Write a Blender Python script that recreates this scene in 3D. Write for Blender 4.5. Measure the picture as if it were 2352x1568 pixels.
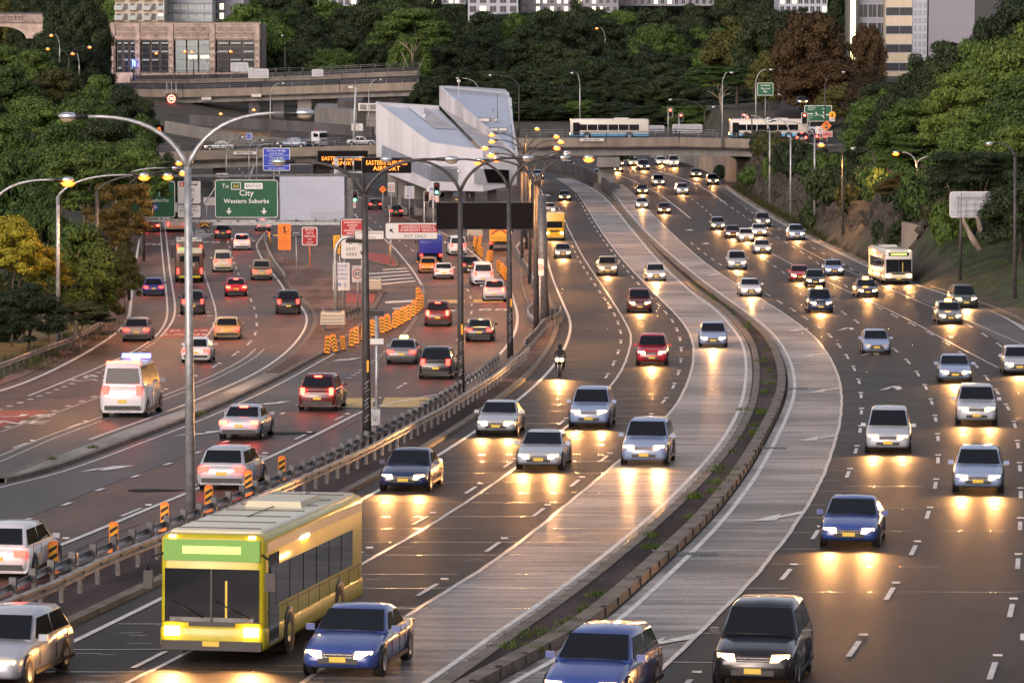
import bpy, bmesh, math, random
from mathutils import Vector, Matrix
R = math.radians
random.seed(7)
for o in list(bpy.data.objects): bpy.data.objects.remove(o)
SC = bpy.context.scene
COL = SC.collection
# ---------------------------------------------------------------- camera, sky, sun, exposure
F = 8500.0; CZ = 30.0                       # focal length (pixels of a 2352 px wide picture), camera height
PIT = math.atan(764.0 / F)
cam = bpy.data.cameras.new('camera'); camo = bpy.data.objects.new('camera', cam); COL.objects.link(camo)
cam.sensor_width = 36; cam.lens = F / 2352 * 36; cam.clip_start = 1; cam.clip_end = 4000
camo.location = (0, 0, CZ); camo.rotation_euler = (R(90) - PIT, 0, 0)
SC.camera = camo
w = bpy.data.worlds.new('World'); SC.world = w; w.use_nodes = True
nt = w.node_tree; bg = nt.nodes['Background']
sky = nt.nodes.new('ShaderNodeTexSky'); sky.sky_type = 'NISHITA'; sky.sun_disc = False
SUN_EL, SUN_AZ = 7.0, 205.0
sky.sun_elevation = R(SUN_EL); sky.sun_rotation = R(SUN_AZ); sky.dust_density = 3.0; sky.ozone_density = 1.5
hs = nt.nodes.new('ShaderNodeHueSaturation'); hs.inputs['Saturation'].default_value = 0.45
mxr = nt.nodes.new('ShaderNodeMix'); mxr.data_type = 'RGBA'; mxr.blend_type = 'MULTIPLY'; mxr.inputs[0].default_value = 1.0; mxr.inputs[7].default_value = (1.04, 0.96, 1.02, 1)
nt.links.new(sky.outputs[0], hs.inputs['Color']); nt.links.new(hs.outputs[0], mxr.inputs[6])   # cloudy dusk: greyer and pinker than a clear sky
nt.links.new(mxr.outputs[2], bg.inputs[0]); bg.inputs[1].default_value = 0.12
sl = bpy.data.lights.new('dusk_sun', 'SUN'); sl.energy = 0.7; sl.angle = R(30); sl.color = (1.0, 0.85, 0.74)
so = bpy.data.objects.new('dusk_sun', sl); COL.objects.link(so)
az, el = R(SUN_AZ), R(32)
sd = Vector((math.sin(az) * math.cos(el), math.cos(az) * math.cos(el), math.sin(el)))
so.rotation_euler = sd.to_track_quat('Z', 'Y').to_euler(); so.location = (0, -50, 200)
SC.view_settings.view_transform = 'Standard'; SC.view_settings.look = 'None'
SC.view_settings.exposure = 1.3; SC.view_settings.gamma = 1
SC.render.engine = 'CYCLES'; SC.render.resolution_x = 1024; SC.render.resolution_y = 682
SC.cycles.max_bounces = 5; SC.cycles.transparent_max_bounces = 6; SC.cycles.use_light_tree = True
SC.cycles.sample_clamp_indirect = 6; SC.cycles.caustics_reflective = False; SC.cycles.caustics_refractive = False

# ---------------------------------------------------------------- ground profile and pixel <-> place
KN = [(30, 12.5), (60, 14.1), (90, 15.5), (120, 16.9), (150, 18.25), (180, 19.5), (218, 21.0), (283, 23.2), (315, 24.1), (400, 26.2),
      (515, 27.8), (600, 28.4), (640, 28.1), (680, 27.2), (720, 25.9), (800, 23.6), (900, 21.0), (1000, 18.5), (1200, 12), (1500, 4), (2200, -8)]
def _sl():
    n = len(KN); d = [(KN[i+1][1]-KN[i][1])/(KN[i+1][0]-KN[i][0]) for i in range(n-1)]
    m = [d[0]] + [0 if d[i-1]*d[i] <= 0 else 2*d[i-1]*d[i]/(d[i-1]+d[i]) for i in range(1, n-1)] + [d[-1]]
    return m
KM = _sl()
def gz(y):                                   # height of the flat ground at distance y
    y = min(max(y, 30), 2199)
    for i in range(len(KN)-1):
        if y <= KN[i+1][0]: break
    x0, h0 = KN[i]; x1, h1 = KN[i+1]; L = x1-x0; t = (y-x0)/L
    h = (2*t**3-3*t*t+1)*h0 + (t**3-2*t*t+t)*L*KM[i] + (-2*t**3+3*t*t)*h1 + (t**3-t*t)*L*KM[i+1]
    return CZ - h
cp, sp = math.cos(PIT), math.sin(PIT)
def ray(u, v):
    dx = (u-1176)/F; dy = -(v-784)/F
    return Vector((dx, cp + dy*sp, -sp + dy*cp))
def P(u, v, y):                              # the point seen at (u, v) that is y metres ahead
    d = ray(u, v); t = y/d.y
    return Vector((d.x*t, y, CZ + d.z*t))
def GY(u, v):
    lo, hi = 31.0, 1400.0
    for _ in range(45):
        m = (lo+hi)/2
        if P(u, v, m).z > gz(m): lo = m
        else: hi = m
    return lo
def G(u, v, dz=0):
    y = GY(u, v); p = P(u, v, y); p.z = gz(y)+dz; return p
def PX(u, y): return (u-1176)/F * y / cp * 1.0   # sideways metres of column u at distance y (camera almost level)
# zoomed views of the photograph the measurements were read from: origin and scale
K = 2352/3960
ZR = {'1': (0, 0, 2.24), '2': (900, 200, 2.614), '3': (1400, 200, 2.614), '4': (2000, 0, 2.24), '5': (2900, 0, 2.219),
      '1b': (0, 600, 2.24), '2b': (800, 600, 3.1357), '3c': (1400, 700, 2.614), '4b': (2000, 550, 2.24), '5r': (2900, 600, 2.219),
      '1c': (0, 1200, 2.24), 'R2': (1000, 1100, 2.24), 'R3': (2000, 1100, 2.24), '4r': (2960, 1100, 2.24),
      'R5': (0, 1800, 1.8667), 'R6': (1000, 1700, 1.6685), 'R7': (2000, 1700, 1.668), 'R8': (2760, 1700, 1.668), 'D': (0, 0, 1/K)}
def Q(z, *pts):
    ox, oy, s = ZR[z]
    return [((ox + x/s)*K, (oy + y/s)*K) for x, y in pts]
class Curve:                                 # a line on the ground that runs away from the camera: x as a smooth function of y
    def __init__(s, pts, ext=None):
        w = sorted([(G(u, v).y, G(u, v).x) for u, v in pts])
        # merge points closer than a metre or so
        q = [w[0]]
        for y, x in w[1:]:
            if y - q[-1][0] > max(1.5, q[-1][0]*0.012): q.append((y, x))
        s.q = q
        for _ in range(2):
            r = list(s.q)
            for i in range(1, len(r)-1):
                a, b, c = s.q[i-1], s.q[i], s.q[i+1]
                t = (b[0]-a[0])/(c[0]-a[0]); lin = a[1]+(c[1]-a[1])*t
                r[i] = (b[0], b[1]*0.7+lin*0.3)
            s.q = r
        n = len(s.q); d = [(s.q[i+1][1]-s.q[i][1])/(s.q[i+1][0]-s.q[i][0]) for i in range(n-1)]
        s.m = [d[0]]+[(d[i-1]+d[i])/2 for i in range(1, n-1)]+[d[-1]]
    def __call__(s, y):
        q = s.q; n = len(q)
        if y <= q[0][0]: return q[0][1] + (y-q[0][0])*s.m[0]
        if y >= q[-1][0]: return q[-1][1] + (y-q[-1][0])*s.m[-1]
        i = 0
        while y > q[i+1][0]: i += 1
        L = q[i+1][0]-q[i][0]; t = (y-q[i][0])/L
        return (2*t**3-3*t*t+1)*q[i][1] + (t**3-2*t*t+t)*L*s.m[i] + (-2*t**3+3*t*t)*q[i+1][1] + (t**3-t*t)*L*s.m[i+1]
    def tan(s, y): return (s(y+1.5)-s(y-1.5))/3.0
def off(c, d): return lambda y: c(y)+d
def mix(a, b, t): return lambda y: a(y)*(1-t)+b(y)*t

# ---------------------------------------------------------------- materials
M = {}
def mat(name, col, rough=0.6, metal=0.0, emit=None, es=0, var=0.0, scale=1.0, bump=0.0, spec=0.5, coat=0.0, stretch=None, col2=None, rvar=0.0, detail=4):
    if name in M: return M[name]
    m = bpy.data.materials.new(name); m.use_nodes = True; n = m.node_tree; b = n.nodes['Principled BSDF']
    b.inputs['Base Color'].default_value = (*col, 1); b.inputs['Roughness'].default_value = rough; b.inputs['Metallic'].default_value = metal
    b.inputs['Specular IOR Level'].default_value = spec; b.inputs['Coat Weight'].default_value = coat; b.inputs['Coat Roughness'].default_value = 0.08
    if emit: b.inputs['Emission Color'].default_value = (*emit, 1); b.inputs['Emission Strength'].default_value = es
    if var or col2 or bump or rvar:
        tc = n.nodes.new('ShaderNodeTexCoord'); mp = n.nodes.new('ShaderNodeMapping'); no = n.nodes.new('ShaderNodeTexNoise')
        n.links.new(tc.outputs['Object'], mp.inputs[0]); n.links.new(mp.outputs[0], no.inputs['Vector'])
        if stretch: mp.inputs['Scale'].default_value = stretch
        no.inputs['Scale'].default_value = scale; no.inputs['Detail'].default_value = detail; no.inputs['Roughness'].default_value = 0.62
        if var or col2:
            cr = n.nodes.new('ShaderNodeValToRGB'); n.links.new(no.outputs['Fac'], cr.inputs[0])
            c2 = col2 if col2 else tuple(min(1, c*(1+var)) for c in col)
            c1 = col if col2 else tuple(c*(1-var) for c in col)
            cr.color_ramp.elements[0].position = 0.35; cr.color_ramp.elements[1].position = 0.66
            cr.color_ramp.elements[0].color = (*c1, 1); cr.color_ramp.elements[1].color = (*c2, 1)
            n.links.new(cr.outputs[0], b.inputs['Base Color'])
        if rvar:
            mr = n.nodes.new('ShaderNodeMapRange'); mr.inputs[3].default_value = max(0.02, rough-rvar); mr.inputs[4].default_value = min(1, rough+rvar)
            mr.inputs[1].default_value = 0.35; mr.inputs[2].default_value = 0.65
            n.links.new(no.outputs['Fac'], mr.inputs[0]); n.links.new(mr.outputs[0], b.inputs['Roughness'])
        if bump:
            bp = n.nodes.new('ShaderNodeBump'); bp.inputs['Strength'].default_value = bump; bp.inputs['Distance'].default_value = 0.05
            n2 = n.nodes.new('ShaderNodeTexNoise'); n2.inputs['Scale'].default_value = scale*6; n.links.new(mp.outputs[0], n2.inputs['Vector'])
            n.links.new(n2.outputs['Fac'], bp.inputs['Height']); n.links.new(bp.outputs[0], b.inputs['Normal'])
    M[name] = m
    return m
def road_mat(name, dark, light, rough, tint=(1, 1, 1), streak=False, spec=0.045):
    # worn pavement: broad patches, fine grain, wheel-track streaks, a few tar repairs
    m = bpy.data.materials.new(name); m.use_nodes = True; n = m.node_tree; b = n.nodes['Principled BSDF']; L = n.links.new
    tc = n.nodes.new('ShaderNodeTexCoord')
    def noise(sc, det, stretch=None, rg=0.6):
        no = n.nodes.new('ShaderNodeTexNoise'); no.inputs['Scale'].default_value = sc; no.inputs['Detail'].default_value = det; no.inputs['Roughness'].default_value = rg
        mp = n.nodes.new('ShaderNodeMapping'); L(tc.outputs['Object'], mp.inputs[0])
        if stretch: mp.inputs['Scale'].default_value = stretch
        L(mp.outputs[0], no.inputs['Vector']); return no.outputs['Fac']
    big = noise(0.09, 5); fine = noise(9, 3, None, 0.8)
    st = noise(0.5, 5, (0.22, 3.2, 1), 0.7) if streak else noise(0.35, 4, (1.6, 0.12, 1))
    def mth(op, a, c):
        k = n.nodes.new('ShaderNodeMath'); k.operation = op
        for i, x in enumerate((a, c)):
            if isinstance(x, (int, float)): k.inputs[i].default_value = x
            else: L(x, k.inputs[i])
        return k.outputs[0]
    f = mth('ADD', mth('MULTIPLY', big, 0.6), mth('ADD', mth('MULTIPLY', st, 0.62 if streak else 0.45), mth('MULTIPLY', fine, 0.32)))
    tot = 1.54 if streak else 1.37
    f = mth('DIVIDE', f, tot)
    cr = n.nodes.new('ShaderNodeValToRGB'); L(f, cr.inputs[0])
    cr.color_ramp.elements[0].position = 0.44; cr.color_ramp.elements[1].position = 0.56
    cr.color_ramp.elements[0].color = (*[dark*t for t in tint], 1); cr.color_ramp.elements[1].color = (*[light*t for t in tint], 1)
    L(cr.outputs[0], b.inputs['Base Color'])
    mr = n.nodes.new('ShaderNodeMapRange'); mr.inputs[1].default_value = 0.35; mr.inputs[2].default_value = 0.65
    mr.inputs[3].default_value = rough-0.10; mr.inputs[4].default_value = rough+0.12; L(f, mr.inputs[0]); L(mr.outputs[0], b.inputs['Roughness'])
    b.inputs['Specular IOR Level'].default_value = spec
    bp = n.nodes.new('ShaderNodeBump'); bp.inputs['Strength'].default_value = 0.25; bp.inputs['Distance'].default_value = 0.02
    L(fine, bp.inputs['Height']); L(bp.outputs[0], b.inputs['Normal'])
    M[name] = m; return m
def leaf_mat(name, c1, c2, c3):
    # leaf colour varies leaf clump by leaf clump (random per island) and tree by tree
    m = bpy.data.materials.new(name); m.use_nodes = True; n = m.node_tree; b = n.nodes['Principled BSDF']; L = n.links.new
    g = n.nodes.new('ShaderNodeNewGeometry'); oi = n.nodes.new('ShaderNodeObjectInfo')
    a = n.nodes.new('ShaderNodeMath'); a.operation = 'MULTIPLY_ADD'; L(oi.outputs['Random'], a.inputs[0]); a.inputs[1].default_value = 0.45
    s = n.nodes.new('ShaderNodeMath'); s.operation = 'MULTIPLY'; L(g.outputs['Random Per Island'], s.inputs[0]); s.inputs[1].default_value = 0.55
    L(s.outputs[0], a.inputs[2])
    cr = n.nodes.new('ShaderNodeValToRGB'); L(a.outputs[0], cr.inputs[0])
    cr.color_ramp.elements[0].color = (*c1, 1); cr.color_ramp.elements[1].color = (*c3, 1); e = cr.color_ramp.elements.new(0.5); e.color = (*c2, 1)
    cr.color_ramp.elements[0].position = 0.1; cr.color_ramp.elements[2].position = 0.9
    L(cr.outputs[0], b.inputs['Base Color']); b.inputs['Roughness'].default_value = 0.65; b.inputs['Specular IOR Level'].default_value = 0.25
    b.inputs['Transmission Weight'].default_value = 0.0
    M[name] = m; return m
road_mat('asphalt', 0.022, 0.064, 0.54, (1.12, 0.95, 0.90))
road_mat('asphalt_brown', 0.045, 0.12, 0.47, (1.35, 0.90, 0.72))
road_mat('old_asphalt', 0.06, 0.12, 0.48, (1.05, 0.97, 0.95))
road_mat('concrete_lane', 0.085, 0.40, 0.42, (1.07, 0.97, 0.92), True)
road_mat('concrete_walk', 0.22, 0.42, 0.8, (1.02, 0.98, 0.92))
road_mat('median_soil', 0.03, 0.085, 0.85, (1.15, 0.9, 0.9))
road_mat('brown_paving', 0.09, 0.2, 0.75, (1.2, 0.82, 0.72))
mat('red_paving', (0.30, 0.06, 0.045), 0.8, var=0.3, scale=2)
mat('paint_white', (0.62, 0.61, 0.58), 0.55, var=0.22, scale=2.5)
mat('paint_seam', (0.42, 0.40, 0.37), 0.3, var=0.45, scale=5)
mat('paint_yellow', (0.50, 0.36, 0.12), 0.6, var=0.3, scale=1.5)
mat('joint', (0.20, 0.19, 0.17), 0.22, var=0.5, scale=2.0)
mat('tar', (0.012, 0.012, 0.012), 0.7, spec=.1)
mat('kerb', (0.15, 0.125, 0.10), 0.8, var=0.35, scale=1.3, bump=0.3)
mat('concrete', (0.20, 0.19, 0.18), 0.8, var=0.22, scale=0.5, stretch=(1, 1, 0.35), bump=0.15)
mat('concrete_tan', (0.22, 0.185, 0.15), 0.8, var=0.22, scale=0.4, stretch=(1, 1, 0.3))
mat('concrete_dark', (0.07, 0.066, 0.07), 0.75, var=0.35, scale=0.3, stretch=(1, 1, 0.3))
mat('grass', (0.028, 0.042, 0.012), 0.9, var=0.6, scale=0.6, bump=0.8)
mat('dry_grass', (0.12, 0.10, 0.035), 0.9, var=0.5, scale=1.2)
mat('earth', (0.05, 0.045, 0.03), 0.95, var=0.5, scale=0.3)
mat('galv', (0.38, 0.39, 0.40), 0.42, 0.55, var=0.25, scale=3)
mat('steel_dark', (0.12, 0.12, 0.125), 0.5, 0.3, var=0.3, scale=3)
mat('pole_dark', (0.055, 0.05, 0.05), 0.55, 0.2, var=0.35, scale=2)
mat('rust_rail', (0.33, 0.28, 0.24), 0.5, 0.2, var=0.35, scale=1.5)
mat('alu_head', (0.62, 0.66, 0.70), 0.22, 0.8)
mat('black', (0.012, 0.012, 0.013), 0.45)
mat('black_panel', (0.010, 0.008, 0.008), 0.7, spec=.08)
mat('rubber', (0.014, 0.014, 0.014), 0.75)
mat('white_pole', (0.5, 0.52, 0.55), 0.45, 0.2, var=0.15, scale=2)
mat('lens_off', (0.42, 0.33, 0.24), 0.12, 0.0, coat=0.5)
mat('lens_lit', (1, 0.6, 0.2), 0.4, emit=(1.0, 0.15, 0.008), es=2.0)
mat('glass_car', (0.008, 0.010, 0.014), 0.08, spec=0.45)
mat('glass_win', (0.03, 0.035, 0.045), 0.12, spec=0.8)
mat('glass_pale', (0.33, 0.40, 0.42), 0.15, spec=0.8)
mat('head_on', (1, 0.95, 0.85), 0.3, emit=(1.0, 0.50, 0.15), es=20)
mat('head_cool', (1, 1, 0.95), 0.3, emit=(1.0, 0.85, 0.5), es=20)
mat('tail_on', (0.6, 0.02, 0.02), 0.3, emit=(1.0, 0.014, 0.009), es=9)
mat('brake_on', (0.8, 0.03, 0.03), 0.3, emit=(1.0, 0.022, 0.012), es=17)
mat('tail_off', (0.25, 0.01, 0.01), 0.2, coat=1)
mat('amber_on', (1, 0.5, 0.1), 0.3, emit=(1, 0.42, 0.05), es=12)
mat('led_amber', (1, 0.5, 0.1), 0.5, emit=(1, 0.19, 0.008), es=1.2)
mat('green_on', (0.1, 1, 0.5), 0.4, emit=(0.05, 1.0, 0.42), es=22)
mat('red_on', (1, 0.1, 0.05), 0.4, emit=(1.0, 0.03, 0.02), es=22)
mat('blue_on', (0.1, 0.1, 1), 0.4, emit=(0.08, 0.16, 1.0), es=4)
mat('strip_lit', (1, 1, 0.6), 0.4, emit=(1.0, 0.92, 0.42), es=2.6)
mat('win_lit', (1, 0.9, 0.6), 0.4, emit=(1.0, 0.78, 0.42), es=1.1)
mat('win_green', (0.3, 0.5, 0.4), 0.4, emit=(0.45, 0.7, 0.3), es=0.5)
mat('plate_y', (0.62, 0.44, 0.05), 0.5)
mat('chrome', (0.6, 0.6, 0.62), 0.18, 0.9)
mat('sign_green', (0.0, 0.085, 0.035), 0.45, var=0.12, scale=0.5)
mat('sign_white', (0.62, 0.60, 0.58), 0.5)
mat('sign_grey', (0.36, 0.39, 0.44), 0.45, 0.2, var=0.12, scale=0.6)
mat('blank_board', (0.40, 0.43, 0.52), 0.55, var=0.06, scale=0.4)
mat('sign_red', (0.36, 0.012, 0.016), 0.45)
mat('sign_blue', (0.012, 0.05, 0.42), 0.45)
mat('sign_orange', (0.86, 0.20, 0.015), 0.5, emit=(1, 0.2, 0.01), es=0.0)
mat('sign_amber', (0.80, 0.36, 0.02), 0.5)
mat('txt_black', (0.015, 0.015, 0.015), 0.6)
mat('txt_white', (0.78, 0.77, 0.74), 0.5)
mat('txt_red', (0.5, 0.02, 0.02), 0.5)
mat('txt_blue', (0.02, 0.10, 0.42), 0.5)
mat('txt_amber', (0.85, 0.45, 0.03), 0.5)
mat('graffiti', (0.5, 0.5, 0.55), 0.6)
mat('chev_orange', (0.85, 0.22, 0.03), 0.5)
mat('chev_amber', (0.80, 0.36, 0.02), 0.5)
mat('bark', (0.085, 0.065, 0.05), 0.9, var=0.4, scale=2, stretch=(3, 3, 0.6))
mat('bark_pale', (0.30, 0.24, 0.19), 0.85, var=0.45, scale=1.2, stretch=(2, 2, 0.5))
mat('rock', (0.010, 0.009, 0.008), 0.95, col2=(0.085, 0.068, 0.055), scale=0.9, stretch=(2.2, 2.2, 0.16), bump=0.8)
mat('sandstone', (0.42, 0.33, 0.285), 0.85, var=0.3, scale=0.6, bump=0.2)
mat('sandstone_d', (0.26, 0.21, 0.185), 0.85, var=0.3, scale=0.8)
mat('white_clad', (0.76, 0.76, 0.80), 0.45, var=0.10, scale=0.25, stretch=(1, 1, 0.2))
mat('white_soft', (0.6, 0.6, 0.63), 0.5, var=0.10, scale=0.4)
mat('roof_blue', (0.46, 0.51, 0.61), 0.4, var=0.07, scale=0.2)
mat('clad_grey', (0.42, 0.41, 0.43), 0.5, var=0.25, scale=0.5, stretch=(1, 1, 0.2))
mat('louvre', (0.17, 0.20, 0.27), 0.4, 0.4)
mat('cream', (0.50, 0.43, 0.33), 0.7, var=0.08, scale=0.5)
mat('bld_white', (0.36, 0.39, 0.46), 0.6)
mat('bld_grey', (0.20, 0.22, 0.27), 0.5)
mat('roof_dark', (0.05, 0.05, 0.06), 0.7)
mat('grey_render', (0.22, 0.22, 0.26), 0.7)
leaf_mat('leaf_dark', (0.008, 0.015, 0.008), (0.02, 0.033, 0.012), (0.04, 0.06, 0.018))
leaf_mat('leaf_green', (0.019, 0.042, 0.010), (0.048, 0.088, 0.017), (0.10, 0.155, 0.028))
leaf_mat('leaf_olive', (0.022, 0.026, 0.008), (0.052, 0.057, 0.014), (0.1, 0.1, 0.024))
leaf_mat('leaf_bright', (0.022, 0.044, 0.009), (0.06, 0.098, 0.017), (0.12, 0.165, 0.03))
leaf_mat('leaf_yellow', (0.07, 0.08, 0.008), (0.2, 0.19, 0.014), (0.34, 0.3, 0.025))  # own yellow mixed with lamplight put into the leaf colour
leaf_mat('leaf_gold', (0.035, 0.028, 0.010), (0.09, 0.065, 0.016), (0.17, 0.11, 0.022))  # orange lamplight put into the foliage colour; also colours brownish scrub
leaf_mat('leaf_rust', (0.016, 0.012, 0.007), (0.042, 0.026, 0.012), (0.078, 0.047, 0.018))

# ---------------------------------------------------------------- mesh helpers
def link(name, me, parent=None):
    o = bpy.data.objects.new(name, me); COL.objects.link(o)
    if parent: o.parent = parent
    return o
def tag(o, label=None, cat=None, group=None, kind=None):
    if label: o['label'] = label
    if cat: o['category'] = cat
    if group: o['group'] = group
    if kind: o['kind'] = kind
    return o
def thing(name, loc, rz, label, cat, group=None):
    o = bpy.data.objects.new(name, None); COL.objects.link(o); o.empty_display_size = 0.2
    o.location = loc; o.rotation_euler = (0, 0, rz)
    return tag(o, label, cat, group)
class MB:                                    # collects shapes, each with its own material, into ONE mesh
    def __init__(s): s.v = []; s.f = []; s.m = []; s.mats = []; s.sm = []
    def mi(s, m):
        if m not in s.mats: s.mats.append(m)
        return s.mats.index(m)
    def face(s, pts, m, smooth=False):
        b = len(s.v); s.v += [tuple(p) for p in pts]; s.f.append(tuple(range(b, b+len(pts)))); s.m.append(s.mi(m)); s.sm.append(smooth)
    def geo(s, vs, fs, m, smooth=False):
        b = len(s.v); s.v += [tuple(p) for p in vs]; k = s.mi(m)
        for f in fs: s.f.append(tuple(i+b for i in f)); s.m.append(k); s.sm.append(smooth)
        return s
    def box(s, c, d, m, mx=None, top=None):
        x, y, z = [k/2 for k in d]; t = top or (1, 1)
        vs = [Vector((sx*x*(t[0] if sz > 0 else 1), sy*y*(t[1] if sz > 0 else 1), sz*z)) for sz in (-1, 1) for sy in (-1, 1) for sx in (-1, 1)]
        if mx is not None: vs = [mx @ p for p in vs]
        c = Vector(c); vs = [p+c for p in vs]
        return s.geo(vs, [(0, 2, 3, 1), (4, 5, 7, 6), (0, 1, 5, 4), (2, 6, 7, 3), (0, 4, 6, 2), (1, 3, 7, 5)], m)
    def tube(s, pts, rs, m, n=8, caps=True, smooth=True):
        pts = [Vector(p) for p in pts]
        if not isinstance(rs, (list, tuple)): rs = [rs]*len(pts)
        vs = []; fs = []
        up = Vector((0, 0, 1)); d0 = (pts[1]-pts[0]).normalized()
        if abs(d0.dot(up)) > 0.95: up = Vector((0, 1, 0))
        for i, p in enumerate(pts):
            d = (pts[min(i+1, len(pts)-1)]-pts[max(i-1, 0)]).normalized()
            a = d.cross(up)
            if a.length < 1e-4: a = d.cross(Vector((1, 0, 0)))
            a.normalize(); b = d.cross(a).normalized(); 
            for k in range(n):
                t = 2*math.pi*k/n; vs.append(p + (a*math.cos(t)+b*math.sin(t))*rs[i])
        for i in range(len(pts)-1):
            for k in range(n):
                fs.append((i*n+k, i*n+(k+1) % n, (i+1)*n+(k+1) % n, (i+1)*n+k))
        if caps: fs.append(tuple(range(n))); fs.append(tuple(range((len(pts)-1)*n, len(pts)*n))[::-1])
        return s.geo(vs, fs, m, smooth)
    def lathe(s, c, prof, m, n=16, ax='z', smooth=True):
        vs = []; c = Vector(c)
        for r, h in prof:
            for k in range(n):
                t = 2*math.pi*k/n; a, b = r*math.cos(t), r*math.sin(t)
                vs.append(c + (Vector((a, b, h)) if ax == 'z' else Vector((h, a, b)) if ax == 'x' else Vector((a, h, b))))
        fs = [(i*n+k, i*n+(k+1) % n, (i+1)*n+(k+1) % n, (i+1)*n+k) for i in range(len(prof)-1) for k in range(n)]
        return s.geo(vs, fs, m, smooth)
    def disc(s, c, r, m, n=20, rx=None):     # a disc in the x-z plane facing -y
        c = Vector(c); s.face([c+Vector((r*(rx or 1)*math.cos(2*math.pi*k/n), 0, r*math.sin(2*math.pi*k/n))) for k in range(n)], m)
    def ring(s, c, r0, r1, m, n=24):
        c = Vector(c)
        for k in range(n):
            a, b = 2*math.pi*k/n, 2*math.pi*(k+1)/n
            s.face([c+Vector((r*math.cos(t), 0, r*math.sin(t))) for r, t in ((r0, a), (r1, a), (r1, b), (r0, b))], m)
    def rrect(s, c, w_, h, r, m, y=0.0, n=4): # rounded rectangle facing -y, centred c (x, z)
        pts = []
        for cx, cz, a0 in ((w_/2-r, h/2-r, 0), (-w_/2+r, h/2-r, 90), (-w_/2+r, -h/2+r, 180), (w_/2-r, -h/2+r, 270)):
            for k in range(n+1):
                a = R(a0+90*k/n); pts.append((c[0]+cx+r*math.cos(a), y, c[1]+cz+r*math.sin(a)))
        s.face(pts, m)
    def build(s, name, parent=None, org=None):
        if org is not None: s.v = [(p[0]-org[0], p[1]-org[1], p[2]-org[2]) for p in s.v]
        me = bpy.data.meshes.new(name); me.from_pydata(s.v, [], s.f)
        for m in s.mats: me.materials.append(M[m] if isinstance(m, str) else m)
        me.polygons.foreach_set('material_index', s.m); me.polygons.foreach_set('use_smooth', s.sm); me.update()
        bm = bmesh.new(); bm.from_mesh(me)
        bmesh.ops.recalc_face_normals(bm, faces=bm.faces); bm.to_mesh(me); bm.free()
        return link(name, me, parent)
def text_geo(mb, txt, c, h, m, y=-0.02, align='CENTER', sx=1.0, bold=0.0, maxw=None, sp=1.05):
    # capital height h, centred on c = (x, z), facing -y, as mesh
    cu = bpy.data.curves.new('t', 'FONT'); cu.body = txt; cu.size = h/0.69; cu.align_x = align; cu.align_y = 'CENTER'
    cu.resolution_u = 2; cu.offset = bold; cu.space_character = sp; cu.fill_mode = 'FRONT' if hasattr(cu, 'fill_mode') else cu.fill_mode
    o = bpy.data.objects.new('t', cu); COL.objects.link(o); bpy.context.view_layer.update()
    me = bpy.data.meshes.new_from_object(o)
    xs = [q.co.x for q in me.vertices]; zs = [q.co.y for q in me.vertices]
    if xs:
        cz = (max(zs)+min(zs))/2 if any(ch.isupper() or ch.isdigit() for ch in txt) and not any(ch in 'gjpqy' for ch in txt) else h*0.0+(max(zs)+min(zs))/2
        wd = max(xs)-min(xs); k = sx
        if maxw and wd*k > maxw: k = maxw/wd
        mb.geo([(c[0]+q.co.x*k, y, c[1]+q.co.y-cz) for q in me.vertices], [tuple(p.vertices) for p in me.polygons], m)
    bpy.data.objects.remove(o); bpy.data.meshes.remove(me); bpy.data.curves.remove(cu)
def sheet(name, xa, xb, y0, y1, m, dz, parent=None, step=4.0, cols=1, hgt=None):
    # a pavement sheet between two lines, following the ground
    n = max(2, int((y1-y0)/step)); vs = []; fs = []
    for i in range(n+1):
        y = y0+(y1-y0)*i/n; a, b = xa(y), xb(y)
        for j in range(cols+1):
            x = a+(b-a)*j/cols; vs.append((x, y, (hgt(x, y) if hgt else gz(y))+dz))
    for i in range(n):
        for j in range(cols):
            k = i*(cols+1)+j; fs.append((k, k+1, k+cols+2, k+cols+1))
    mb = MB(); mb.geo(vs, fs, m); return mb.build(name, parent)
def line_geo(mb, c, y0, y1, wd, m, dz, step=3.0, wob=0.0):
    n = max(1, int((y1-y0)/step)); vs = []
    for i in range(n+1):
        y = y0+(y1-y0)*i/n; x = c(y) + (random.uniform(-wob, wob) if wob else 0)
        t = (c(y+1)-c(y-1))/2; k = wd/2*math.sqrt(1+t*t)
        vs += [(x-k, y, gz(y)+dz), (x+k, y, gz(y)+dz)]
    mb.geo(vs, [(2*i, 2*i+1, 2*i+3, 2*i+2) for i in range(n)], m)
def dashes(mb, c, y0, y1, m='paint_white', ln=3.0, cyc=12.0, wd=0.14, dz=0.026, eyes=True, phase=0):
    y = y0+phase
    while y < y1:
        line_geo(mb, c, y, min(y+ln, y1), wd, m, dz, 2)
        if eyes:
            x = c(y+ln+1.2); mb.box((x, y+ln+1.2, gz(y+ln+1.2)+dz+0.012), (0.22, 0.12, 0.03), 'paint_white')
        y += cyc
def copy_tree(o, parent=None):
    c = o.copy(); COL.objects.link(c)
    if parent is not None:
        c.parent = parent; c.matrix_parent_inverse = o.matrix_parent_inverse.copy()
    for ch in o.children: copy_tree(ch, c)
    return c
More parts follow.
